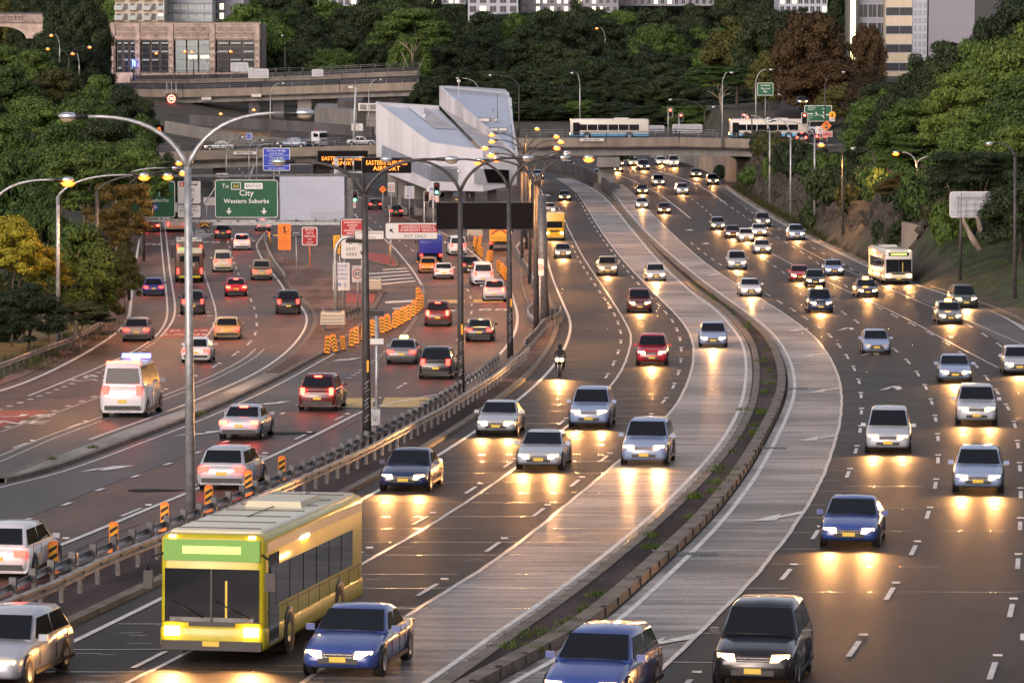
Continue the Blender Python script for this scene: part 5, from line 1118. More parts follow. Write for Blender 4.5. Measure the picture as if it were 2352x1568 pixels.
# curved pole by the EXIT HERE sign
p = G(*Q('R2', (670, 292))[0], .15); t = thing('sign_pole', p, 0, 'thick grey pole curving over to the EXIT HERE sign', 'pole'); y_ = p.y
q = [P(u, v, y_)-p for u, v in [(771, 733), (771, 640)] + Q('2b', (1555, 1180), (1580, 1080), (1640, 1010), (1720, 990), (1800, 992))]
mb = MB(); mb.tube([(0, 0, -.2)]+q[1:], [.17]+[.15]*2+[.13]*4, 'galv', 10); mb.build('pole', t)
for z, b_, tp, m_, lb in (('2b', (1095, 1530), (1080, 970), 'galv', 'bare thin grey pole between the orange and red signs'), ('3c', (290, 850), (275, 250), 'galv', 'thin pole with orange sleeve on the small red island')):
    p = G(*Q(z, b_)[0], .1); q = P(*Q(z, tp)[0], p.y)-p; t = thing('thin_pole', p, 0, lb, 'pole'); mb = MB(); mb.tube([(0, 0, -.1), q], .05, m_, 8); mb.build('pole', t)
    if z == '3c': mb = MB(); mb.tube([q*.12, q*.32], .09, 'chev_amber', 8); mb.build('sleeve', t)
    else: mb = MB(); mb.box((0, 0, .02), (.35, .35, .04), 'galv'); mb.build('foot_plate', t)
# yellow boom gate frame and the arrow hazard board under the gantry
p = G(*Q('2b', (770, 1072))[0], .1); t = thing('boom_gate', p, 0, 'yellow boom gate post with striped arm near the orange merging sign', 'boom gate'); q = lambda x, y: P(*Q('2b', (x, y))[0], p.y)-p
mb = MB(); mb.tube([(0, 0, 0), q(755, 930)], .09, 'chev_amber', 8); mb.build('post', t)
mb = MB(); mb.tube([q(725, 985), q(1125, 937)], .05, 'sign_white', 6)
for k in range(5): a = q(780+60*k, 979-7*k); mb.box(a, (.35, .14, .16), 'chev_amber' if k % 2 else 'black')
mb.build('boom', t)
p = G(*Q('1b', (1775, 668))[0], .1); t = thing('hazard_board', p, 0, 'black and orange arrow board on the hatched gore beyond the near lamp pole', 'warning board'); mb = MB(); mb.box((0, 0, .9), (1.2, .08, 1.2), 'black'); mb.build('board', t)
mb = MB()
for k in range(2):
    z = .5+.4*k
    for sx in (-1, 1): mb.face([(0, -.05, z+.35), (sx*.5, -.05, z), (sx*.5, -.05, z+.2), (0, -.05, z+.55)], 'chev_amber')
mb.build('reflective_face', t)
mb = MB(); [mb.box((x, .06, .3), (.08, .08, .7), 'galv') for x in (-.4, .4)]; mb.build('post', t)
p = G(*Q('1b', (1715, 628))[0], .1); t = thing('traffic_cone', p, 0, 'orange traffic cone with white band left of the arrow board', 'traffic cone'); mb = MB(); mb.lathe((0, 0, 0), [(.28, 0), (.28, .04), (.17, .05), (.04, .8), (.01, .8)], 'chev_orange', 12); mb.build('cone', t); mb = MB(); mb.lathe((0, 0, 0), [(.128, .35), (.09, .55)], 'sign_white', 12); mb.build('band', t)
# ---------------------------------------------------------------- vehicles
def cp_(name, col, rough=0.28, metal=0.0): return mat('car_'+name, col, rough, metal, coat=0.8)
for n_, c_ in dict(white=(.62, .63, .66), silver=(.36, .39, .45), blue_silver=(.22, .29, .46), blue=(.03, .06, .25), royal=(.015, .03, .32), dark=(.02, .022, .028), black=(.01, .01, .012), maroon=(.09, .012, .012), red=(.38, .012, .025), tan=(.36, .29, .18), gold=(.42, .28, .11), grey=(.14, .15, .17), green=(.03, .05, .035), yellow=(.62, .36, .03), cream=(.6, .55, .42), navy=(.02, .03, .09), orange=(.7, .25, .03), brown=(.10, .05, .03), taxi=(.6, .62, .6)).items(): cp_(n_, c_)
KIND = dict(
    sedan=dict(L=4.7, W=1.82, H=1.45, belt=.93, nose=.68, hood=.92, tail=.95, y=(.95, .20, -.75, -1.45)),
    hatch=dict(L=4.1, W=1.74, H=1.48, belt=.92, nose=.68, hood=.93, tail=.92, y=(.95, .30, -1.35, -1.93)),
    wagon=dict(L=4.7, W=1.82, H=1.55, belt=.96, nose=.70, hood=.96, tail=.96, y=(1.0, .30, -1.75, -2.22)),
    suv=dict(L=4.65, W=1.88, H=1.76, belt=1.08, nose=.86, hood=1.08, tail=1.08, y=(.98, .40, -1.75, -2.20)),
    van=dict(L=4.9, W=1.90, H=2.05, belt=1.16, nose=.92, hood=1.16, tail=1.16, y=(1.75, 1.05, -2.25, -2.38)),
    minivan=dict(L=4.75, W=1.88, H=1.80, belt=1.05, nose=.80, hood=1.04, tail=1.05, y=(1.35, .60, -1.95, -2.28)),
    ute=dict(L=5.1, W=1.88, H=1.78, belt=1.08, nose=.90, hood=1.08, tail=1.02, y=(1.05, .50, -.55, -.80)))
def car_proto(kind, lit):
    k = KIND[kind]; L, W, H, b = k['L'], k['W'], k['H'], k['belt']; h = L/2; w2 = W/2; y0, y1, y2, y3 = k['y']
    t = thing(kind if kind not in ('hatch', 'wagon', 'ute') else {'hatch': 'hatchback', 'wagon': 'station_wagon', 'ute': 'pickup_truck'}[kind], (0, 0, 0), 0, 'x', 'car')
    st = [(-h, .42, k['tail']-.28, .80), (-h+.06, .30, k['tail']-.10, .92), (-h+.25, .24, k['tail'], .98), (y3, .20, b if kind != 'ute' else k['tail'], 1.0), (0, .18, b, 1.0), (y0, .20, k['hood'], 1.0), (h-.9, .20, (k['hood']+k['nose'])/2+.05, .985), (h-.35, .22, k['nose']+.05, .95), (h-.08, .28, k['nose']-.06, .86), (h, .36, k['nose']-.22, .74)]
    vs = []; fs = []
    for y, zb, zt, f in st:
        a = w2*f; hgt = zt-zb
        half = [(a*.88, zb), (a*.97, zb+hgt*.12), (a, zb+hgt*.45), (a*.985, zb+hgt*.75), (a*.93, zb+hgt*.94), (a*.78, zt), (a*.4, zt+.02)]
        row = [(x, y, z) for x, z in half]+[(-x, y, z) for x, z in reversed(half)]; vs += row
    n = 14
    for i in range(len(st)-1):
        for j in range(n): fs.append((i*n+j, i*n+(j+1) % n, (i+1)*n+(j+1) % n, (i+1)*n+j))
    fs += [tuple(range(n))[::-1], tuple(range((len(st)-1)*n, len(st)*n))]
    mb = MB(); mb.geo(vs, fs, 'car_white', True)
    bw, rw = w2*.93, w2*.74
    cs = [(y0+.02, b-.02, bw, bw), (y1, H-.05, bw, rw), ((y1+y2)/2, H, bw, rw), (y2, H-.05, bw, rw), (y3+.0, b-.02, bw*.98, bw*.96)]
    vs = []; fs = []
    for y, zr, a, r_ in cs:
        low = zr < b+.05
        row = [(a, y, b-.04), (a if low else r_+.03, y, b-.03 if low else zr-.09), (a*.9 if low else r_-.08, y, b-.02 if low else zr), (0, y, zr+.02 if not low else b-.01)]
        vs += row + [(-x, yy, z) for x, yy, z in reversed(row[:3])]
    m_ = 7
    for i in range(len(cs)-1):
        for j in range(m_-1): fs.append((i*m_+j, i*m_+j+1, (i+1)*m_+j+1, (i+1)*m_+j))
    mb.geo(vs, fs, 'car_white', True)
    if kind == 'ute':
        for i in range(3): pass
    mb.build('body', t)
    def pane(name, q, off_, m='glass_car'):
        q = [Vector(p) for p in q]; nn = (q[1]-q[0]).cross(q[3]-q[0]).normalized(); c = sum(q, Vector())/4
        if nn.dot(c-Vector((0, (y1+y2)/2, b))) < 0: nn = -nn
        x = MB(); a = [p+nn*off_ for p in q]; c_ = [p-nn*.03 for p in q]; x.geo(a+c_, [(0, 1, 2, 3), (0, 4, 5, 1), (1, 5, 6, 2), (2, 6, 7, 3), (3, 7, 4, 0)], m); return x.build(name, t)
    # screens
    def lerp(a, c, f): return a+(c-a)*f
    pane('windscreen', [(-bw+.08, lerp(y0, y1, .06), lerp(b, H-.05, .06)), (bw-.08, lerp(y0, y1, .06), lerp(b, H-.05, .06)), (rw-.02, lerp(y0, y1, .9), lerp(b, H-.05, .9)), (-rw+.02, lerp(y0, y1, .9), lerp(b, H-.05, .9))], .035)
    f0, f1 = (.10, .86) if kind not in ('van',) else (.12, .8)
    pane('rear_window', [(-bw+.14, lerp(y3, y2, f0), lerp(b, H-.05, f0)), (bw-.14, lerp(y3, y2, f0), lerp(b, H-.05, f0)), (rw-.06, lerp(y3, y2, f1), lerp(b, H-.05, f1)), (-rw+.06, lerp(y3, y2, f1), lerp(b, H-.05, f1))], .035)
    zb_, zt_ = b+.03, H-.15; kx = lambda z: lerp(bw, rw+.03, (z-b)/(H-.14-b))
    for s in (-1, 1):
        m1 = (y1+y2)/2+.05; q0 = lerp(y0, y1, .25); q1 = lerp(y0, y1, .95); r0 = lerp(y3, y2, .3); r1 = lerp(y3, y2, .95)
        pane('side_window', [(s*kx(zb_), q0-.1, zb_), (s*kx(zb_), m1+.04, zb_), (s*kx(zt_), m1+.04, zt_), (s*kx(zt_), q1-.06, zt_)], .012)
        if kind != 'ute': pane('side_window', [(s*kx(zb_), m1-.04, zb_), (s*kx(zb_), r0+.08, zb_), (s*kx(zt_), r1+.05, zt_), (s*kx(zt_), m1-.04, zt_)], .012)
    R_ = .33 if kind not in ('suv', 'ute') else .37
    wp = None
    for s in (-1, 1):
        for y in (h-.85, -h+.85):
            if wp is None:
                x = MB(); x.lathe((0, 0, 0), [(R_*.62, .115), (R_*.93, .115), (R_, .07), (R_, -.11), (R_*.5, -.11)], 'rubber', 18, 'x'); wp = x.build('wheel', t)
                x = MB(); x.lathe((0, 0, 0), [(.01, .09), (R_*.18, .10), (R_*.55, .10), (R_*.64, .118)], 'galv', 10, 'x'); x.build('rim', wp); o = wp
            else: o = copy_tree(wp, t)
            o.location = (s*(w2-.10), y, R_); o.rotation_euler = (0, 0, 0 if s > 0 else math.pi)
    for s in (-1, 1):
        x = MB(); zc = k['nose']-.12
        x.geo([(s*w2*.42, h-.02, zc-.08), (s*w2*.82, h-.16, zc-.08), (s*w2*.86, h-.16, zc+.08), (s*w2*.45, h-.04, zc+.08), (s*w2*.42, h+.03, zc-.07), (s*w2*.80, h-.07, zc-.07), (s*w2*.84, h-.10, zc+.08), (s*w2*.45, h+.0, zc+.07)], [(4, 5, 6, 7), (0, 1, 5, 4), (1, 2, 6, 5), (2, 3, 7, 6), (3, 0, 4, 7)], 'head_on' if lit == 'head' else 'lens_off'); x.build('headlight', t)
        x = MB(); zt2 = k['tail']-.18 if kind not in ('suv', 'van', 'minivan') else k['tail']-.12; hh = .09 if kind not in ('suv', 'van', 'minivan') else .17
        x.box((s*w2*.74, -h+.0, zt2), (.34 if hh < .1 else .2, .14, hh*2), 'tail_on' if lit == 'tail' else 'brake_on' if lit == 'brake' else 'tail_off'); x.build('tail_light', t)
        x = MB(); x.box((s*(w2+.10), y0-.28, b+.06), (.2, .1, .14), 'car_white'); x.build('wing_mirror', t)
    x = MB()                                  # shut lines, handles, sills, arches
    for s in (-1, 1):
        for yy in (y0-.35, (y1+y2)/2, y3+.55 if kind != 'ute' else y3):
            x.box((s*(w2+.001), yy, (b+.35)/2+.02), (.012, .018, b-.42), 'black')
        x.box((s*(w2-.0), (y0+y3)/2, .27), (.03, y0-y3+.1, .10), 'black')
        for yy in ((y1+y2)/2+.25, (y1+y2)/2-.75): x.box((s*(w2+.0), yy, b-.14), (.05, .18, .03), 'chrome')
        for yy in (h-.85, -h+.85): x.lathe((s*(w2-.012), yy, R_+.01), [(R_+.07, -.02*s), (R_+.07, .02*s), (R_-.02, .021*s)], 'black', 18, 'x')
    x.face([(-w2*.7, y0+.06, k['hood']+.028), (w2*.7, y0+.06, k['hood']+.028), (w2*.7, y0+.0, k['hood']+.032), (-w2*.7, y0+.0, k['hood']+.032)], 'black')
    x.build('trim', t)
    if lit == 'brake': x = MB(); x.box((0, lerp(y3, y2, .9)-.07, lerp(b, H-.05, .93)), (.36, .05, .07), 'brake_on'); x.build('brake_light', t)
    x = MB(); x.box((0, h-.01, k['nose']-.14), (w2*.78, .05, .12), 'black'); x.box((0, h-.0, .42), (w2*1.0, .06, .12), 'black')
    for z in (-.03, .03): x.box((0, h+.02, k['nose']-.14+z), (w2*.76, .02, .012), 'chrome')
    x.build('grille', t)
    x = MB(); x.box((0, h+.035, .46), (.38, .02, .12), 'plate_y'); x.build('number_plate', t)
    x = MB(); x.box((0, -h-.01, .62), (.38, .02, .12), 'plate_y'); x.build('number_plate', t)
    x = MB(); x.box((0, -h+.02, .38), (W*.8, .1, .16), 'black'); x.build('bumper', t)
    if kind == 'ute':
        x = MB(); x.box((0, (y3-h)/2-.02, k['tail']+.02), (W*.80, (h+y3)-.3, .05), 'black'); x.build('tray_cover', t)
    return t
PROT = {}
def tang(c, y): return -math.atan(c.tan(y)) if isinstance(c, Curve) else -math.atan((c(y+1.5)-c(y-1.5))/3)
def put(key, maker, u, v, curve, away, label, col=None, cat=None, group=None, dh=0, L=None, dz=0.02, extra_rot=0.0):
    new = key not in PROT
    if new: PROT[key] = maker(); t = PROT[key]; LEN[key] = t.get('_L', L or 4.6)
    else: t = copy_tree(PROT[key])
    p = G(u, v); Lh = LEN[key]/2; th = tang(curve, p.y+Lh)+extra_rot
    d = Vector((-math.sin(th), math.cos(th), 0)); c = p+d*Lh; c.z = gz(c.y)+dz+dh
    t.location = c; slope = math.atan((gz(c.y+2)-gz(c.y-2))/4)
    t.rotation_euler = (slope if away else -slope, 0, th if away else th+math.pi)
    t['label'] = label
    if cat: t['category'] = cat
    if group: t['group'] = group
    if col:
        for ch in t.children:
            if ch.name.split('.')[0] in ('body', 'wing_mirror'):
                ch.material_slots[0].link = 'OBJECT'; ch.material_slots[0].material = M['car_'+col]
    return t
LEN = {}
SPOTN = [0]
def beam_light(t, L, z=.62, x=.6, pw=260, two=True, col=(1, .62, .27)):
    for s in ((-1, 1) if two else (0,)):
        ld = bpy.data.lights.new('headlight_beam', 'SPOT'); ld.energy = pw*(1 if two else 1.8); ld.color = (1, .45, .14); ld.spot_size = R(95); ld.spot_blend = .9; ld.shadow_soft_size = .12
        o = bpy.data.objects.new('headlight_beam', ld); COL.objects.link(o); o.parent = t; o.location = (s*x, L/2+.15, z); o.rotation_euler = (R(90-5), 0, 0)
def car(kind, u, v, curve, lit, col, label, roof=None, cat='car', pw=None, group=None, rot=0.0):
    key = (kind, lit); L = KIND[kind]['L']; LEN[key] = L
    t = put(key, lambda: car_proto(kind, lit), u, v, curve, lit in ('tail', 'brake', 'none'), label, col, cat, group, L=L, extra_rot=rot)
    for o in [c for c in t.children if c.type == 'LIGHT' or c.name.split('.')[0] in ('taxi_sign', 'light_bar', 'roof_rack')]: bpy.data.objects.remove(o)
    t['_r'] = roof or ''; todo.append((t, kind, lit, roof, pw)); return t
todo = []
GC, GR, GL, GX = 'oncoming cars in the middle carriageway', 'oncoming cars in the right carriageway', 'cars driving away on the left road', 'cars driving away on the exit road'
for a in (  # middle carriageway, towards the camera
    ('hatch', 1293, 594, CA, 'grey', 'small grey car with lit headlights just below the yellow truck'),
    ('sedan', 1261, 492, CA, 'white', 'car with bright headlights partly hidden behind the posts above the yellow truck'),
    ('sedan', 1297, 462, CA, 'dark', 'dark car with orange-looking headlights farthest up the middle carriageway before the bridge pier'),
    ('suv', 1396, 634, CA, 'tan', 'tan off-roader with lit headlights alone in its lane, right of the small grey car'),
    ('wagon', 1507, 647, CB, 'silver', 'silver wagon in the pale concrete lane beside the median, right of the tan off-roader'),
    ('suv', 1470, 719, CB, 'maroon', 'dark maroon car with pale roof and lit headlights, above the red car'),
    ('suv', 1497, 840, CB, 'red', 'bright red off-roader, the only bright red car of the middle carriageway'),
    ('wagon', 1638, 799, CM, 'blue_silver', 'silver blue wagon in the pale lane by the median kerb, right of the red car'),
    ('suv', 1352, 985, CA, 'blue_silver', 'pale silver off-roader just above the small silver saloon, mid picture'),
    ('sedan', 1138, 1003, CE, 'silver', 'pale car hugging the median guardrail at the left edge of its carriageway, mid picture'),
    ('sedan', 1236, 1083, CA, 'silver', 'small silver saloon between the dark blue car and the blue grey hatchback'),
    ('suv', 1478, 1072, CS2, 'blue_silver', 'blue grey hatchback with bright headlights straddling the concrete seam'),
    ('sedan', 925, 1132, CE, 'navy', 'dark blue saloon by the guardrail directly behind the yellow bus'),
    ('sedan', 775, 1562, CB, 'blue', 'blue car at the bottom edge, right of the yellow bus'),
    ('wagon', -48, 1588, CE, 'silver', 'pale car cut off by the bottom left corner of the picture'),
    ('sedan', 1310, 390, CM, 'white', 'far car with bright headlights left of the bridge pier under the bridge'),
    ('sedan', 1236, 412, CE, 'blue_silver', 'tiny bluish car beside the median posts under the bridge left end')):
    car(a[0], a[1], a[2], a[3], 'head', a[4], a[5], group=GC)
for a in (  # right carriageway, towards the camera
    ('sedan', 1378, 410, RM, 'silver', 'far car half hidden by the bridge pier, lights just left of it'),
    ('sedan', 1422, 383, RS3, 'tan', 'far car under the bridge, first right of the pier, upper of two'),
    ('sedan', 1418, 396, RS3, 'dark', 'far car under the bridge, first right of the pier, lower of two'),
    ('sedan', 1456, 382, RD, 'cream', 'far pale car under the bridge, left of the dark off-roader'),
    ('suv', 1480, 392, RD, 'navy', 'far dark off-roader under the bridge in the middle of the traffic'),
    ('sedan', 1520, 380, RE_, 'white', 'far car under the bridge left of the white van'),
    ('van', 1548, 384, RE_, 'white', 'far white van with bright headlights under the bridge'),
    ('sedan', 1600, 408, RK, 'green', 'far greenish car near the pale concrete wall past the bridge'),
    ('suv', 1638, 426, RK, 'navy', 'far dark off-roader closest to the right kerb below the bridge'),
    ('minivan', 1514, 428, RE_, 'blue_silver', 'grey people carrier left of the silver off-roader, below the bridge'),
    ('suv', 1568, 448, RE_, 'silver', 'silver off-roader below the bridge, right of the grey people carrier'),
    ('hatch', 1476, 447, RD, 'dark', 'small dark car with lit headlights above the silver hatchback nearest the median'),
    ('hatch', 1475, 480, RC, 'silver', 'small silver hatchback nearest the median kerb below the bridge'),
    ('hatch', 1526, 492, RD, 'maroon', 'dark red hatchback right of the small silver hatchback'),
    ('wagon', 1650, 529, RD, 'grey', 'grey wagon in front of the dark saloon, middle of the far group'),
    ('sedan', 1684, 548, RD, 'maroon', 'dark saloon with reddish flanks tailgating the grey wagon'),
    ('suv', 1753, 522, RF, 'grey', 'dark roofed off-roader rearmost in the tight cluster of white cars'),
    ('sedan', 1745, 544, RE_, 'white', 'white saloon in the tight cluster, middle one'),
    ('hatch', 1715, 556, RE_, 'white', 'white hatchback in the tight cluster, leftmost one'),
    ('sedan', 1752, 584, RE_, 'silver', 'silver saloon with very bright headlights at the front of the tight cluster'),
    ('minivan', 1694, 620, RD, 'silver', 'silver people carrier with one orange indicator, left of the bright cluster'),
    ('sedan', 1726, 682, RC, 'white', 'white saloon passing the start of the white lane arrows, nearest the median'),
    ('suv', 1831, 552, RK, 'blue_silver', 'silver off-roader alone at the right kerb above the pale bus'),
    ('sedan', 1917, 634, RF, 'blue_silver', 'silver saloon with wide bright headlights left of the pale bus'),
    ('sedan', 1838, 648, RE_, 'red', 'red saloon beside the dark hatchback left of the pale bus'),
    ('hatch', 1873, 660, RE_, 'dark', 'dark hatchback just right of the red saloon'),
    ('sedan', 1994, 684, RF, 'dark', 'dark taxi with an orange lit roof sign in front of the pale bus'),
    ('suv', 1886, 719, RD, 'navy', 'dark blue off-roader between the white saloon and the taxi'),
    ('suv', 2220, 709, RK, 'green', 'dark green off-roader by the grass bank kerb, rear one of the pair'),
    ('wagon', 2184, 745, RF, 'grey', 'grey taxi wagon left of the dark green off-roader'),
    ('hatch', 2014, 815, RD, 'blue_silver', 'pale blue hatchback without lit headlights, alone above the silver people carrier'),
    ('sedan', 2194, 880, RE_, 'blue_silver', 'blue grey saloon directly behind the silver off-roader at right'),
    ('suv', 2243, 978, RE_, 'silver', 'silver off-roader between two blue grey cars at right'),
    ('minivan', 2039, 1043, RD, 'silver', 'silver people carrier with tall bright headlights, above the bright blue car'),
    ('wagon', 2342, 862, RF, 'silver', 'pale car cut off by the right picture edge'),
    ('wagon', 2246, 1135, RE_, 'blue_silver', 'blue grey wagon at right, nearest of the right-hand lane queue'),
    ('sedan', 1949, 1262, RD, 'blue', 'bright blue saloon in the lower right, below the silver people carrier'),
    ('suv', 1728, 1590, RC, 'black', 'black car at the bottom edge, right of centre'),
    ('wagon', 1330, 1640, RM, 'blue', 'blue car cut off by the bottom edge beside the median kerb'),
    ('sedan', 2452, 1590, RE_, 'silver', 'car barely showing at the bottom right corner')):
    car(a[0], a[1], a[2], a[3], 'head' if 'without lit' not in a[5] else 'none', a[4], a[5], group=GR) if 'without lit' not in a[5] else car(a[0], a[1], a[2], a[3], 'off', a[4], a[5], group=GR)
for a in (  # left road, away
    ('hatch', 353, 680, L1X, 'royal', 'tail', 'small bright blue car near the left road edge'),
    ('suv', 443, 722, L1B, 'dark', 'tail', 'dark off-roader behind the tall bus, crossed by the near lamp pole'),
    ('van', 512, 625, L1C, 'cream', 'tail', 'cream and yellow van right of the tall bus'),
    ('suv', 556, 575, L1D, 'white', 'brake', 'white off-roader with glowing brake lights and rear window light'),
    ('sedan', 543, 681, L1C, 'red', 'brake', 'red saloon braking below the cream van'),
    ('ute', 602, 644, L1D, 'tan', 'tail', 'tan pickup truck above the black off-roader by the island kerb'),
    ('suv', 663, 722, L1D, 'black', 'tail', 'black off-roader by the kerb of the brown island'),
    ('wagon', 313, 785, L1E, 'grey', 'tail', 'grey wagon close to the left white edge line'),
    ('hatch', 521, 781, L1C, 'gold', 'tail', 'gold hatchback right of the bus lane lettering'),
    ('hatch', 449, 834, L1C, 'white', 'tail', 'white hatchback directly below the gold one, crossed by the lamp pole'),
    ('van', 284, 960, L1C, 'white', 'tail', 'white emergency van with blue light bar on the left road'),
    ('wagon', 512, 548, L1C, 'dark', 'tail', 'black taxi wagon beneath the catwalk of the green City sign'),
    ('sedan', 604, 531, L1D, 'silver', 'brake', 'pale car braking beneath the gantry, above the white off-roader'),
    ('sedan', 350, 533, L1E, 'maroon', 'brake', 'car with red lights half hidden by the orange-lit leaves')):
    car(a[0], a[1], a[2], a[3], a[5], a[4], a[6], group=GL)
for a in (  # exit road, away
    ('suv', 728, 945, E2D, 'maroon', 'brake', 'dark red car with long bright tail lights above the yellow road panel'),
    ('sedan', 548, 1012, E2D, 'silver', 'brake', 'silver saloon with bright red lights right of the near lamp pole'),
    ('wagon', 508, 1128, E2D, 'silver', 'tail', 'pale wagon crossed by the foot of the near lamp pole, behind the striped boards'),
    ('wagon', -8, 1335, E2D, 'white', 'tail', 'pale car cut off by the left picture edge near the guardrail'),
    ('sedan', 922, 838, E2D, 'grey', 'tail', 'grey taxi with yellow plate right of the solar panel pole'),
    ('suv', 1000, 872, E2M, 'black', 'tail', 'black off-roader between the second and third dark lamp posts'),
    ('suv', 1005, 750, E2D, 'maroon', 'brake', 'dark red off-roader braking at the end of the chevron row'),
    ('sedan', 1101, 785, E2M, 'dark', 'tail', 'dark saloon between the third and fourth dark lamp posts'),
    ('suv', 1136, 693, E2M, 'silver', 'brake', 'silver off-roader braking at the far yellow road panel'),
    ('van', 1110, 656, E2M, 'white', 'tail', 'white van with two rear windows behind the braking silver off-roader'),
    ('wagon', 1080, 627, E2M, 'black', 'tail', 'black wagon directly left of the white van'),
    ('van', 1052, 587, E2M, 'white', 'tail', 'white minibus farther up the exit road under the black blank board'),
    ('sedan', 1020, 642, E2L, 'white', 'tail', 'white saloon right of the orange car on the exit road'),
    ('hatch', 984, 628, E2L, 'orange', 'tail', 'orange hatchback squeezed between the blue truck and the white saloon'),
    ('sedan', 862, 482, E2L, 'dark', 'tail', 'far car with red lights left of the dark lamp fork, beside the green signal'),
    ('sedan', 910, 498, E2M, 'dark', 'tail', 'far car with red lights above the EXIT ONLY sign')):
    car(a[0], a[1], a[2], a[3], a[5], a[4], a[6], group=GX)
def taxi_sign(t, H, m='amber_on'): x = MB(); x.box((0, 0, H+.09), (.5, .2, .16), m, top=(.85, .7)); x.build('taxi_sign', t)
for t, kind, lit, roof, pw in todo:
    k = KIND[kind]; lab = t['label']
    del t['_r']
    if lit == 'head':
        y = t.location.y; beam_light(t, k['L'], pw=420, two=y < 190)
    if 'taxi' in lab: taxi_sign(t, k['H'])
    if 'light bar' in lab:
        x = MB(); x.box((0, .9, k['H']+.1), (1.2, .28, .16), 'blue_on'); x.build('light_bar', t)
        x = MB(); x.box((0, -2.2, k['H']-.02), (1.4, .1, .12), 'brake_on'); x.box((0.5, -2.0, k['H']+.12), (.3, .1, .1), 'amber_on'); x.build('warning_light', t)
        t.scale = (1.12, 1.15, 1.28)
# ---- buses and trucks
def rbox(mb, c, d, m, r=.12, seg=3):
    bm = bmesh.new(); bmesh.ops.create_cube(bm, size=1)
    for v in bm.verts: v.co = Vector((v.co.x*d[0], v.co.y*d[1], v.co.z*d[2]))+Vector(c)
    bmesh.ops.bevel(bm, geom=bm.edges[:], offset=r, segments=seg, profile=.5, affect='EDGES')
    bm.verts.index_update(); mb.geo([v.co.copy() for v in bm.verts], [tuple(v.index for v in f.verts) for f in bm.faces], m, True); bm.free()
def wheels(t, w2, ys, R_=.48, wd=.3):
    wp = None
    for s in (-1, 1):
        for y in ys:
            if wp is None:
                x = MB(); x.lathe((0, 0, 0), [(R_*.5, wd/2), (R_*.93, wd/2), (R_, wd*.3), (R_, -wd/2), (R_*.5, -wd/2)], 'rubber', 18, 'x'); wp = x.build('wheel', t)
                x = MB(); x.lathe((0, 0, 0), [(.01, wd*.3), (R_*.3, wd*.42), (R_*.52, wd*.48)], 'galv', 12, 'x'); x.build('rim', wp); o = wp
            else: o = copy_tree(wp, t)
            o.location = (s*(w2-wd/2+.02), y, R_); o.rotation_euler = (0, 0, 0 if s > 0 else math.pi)
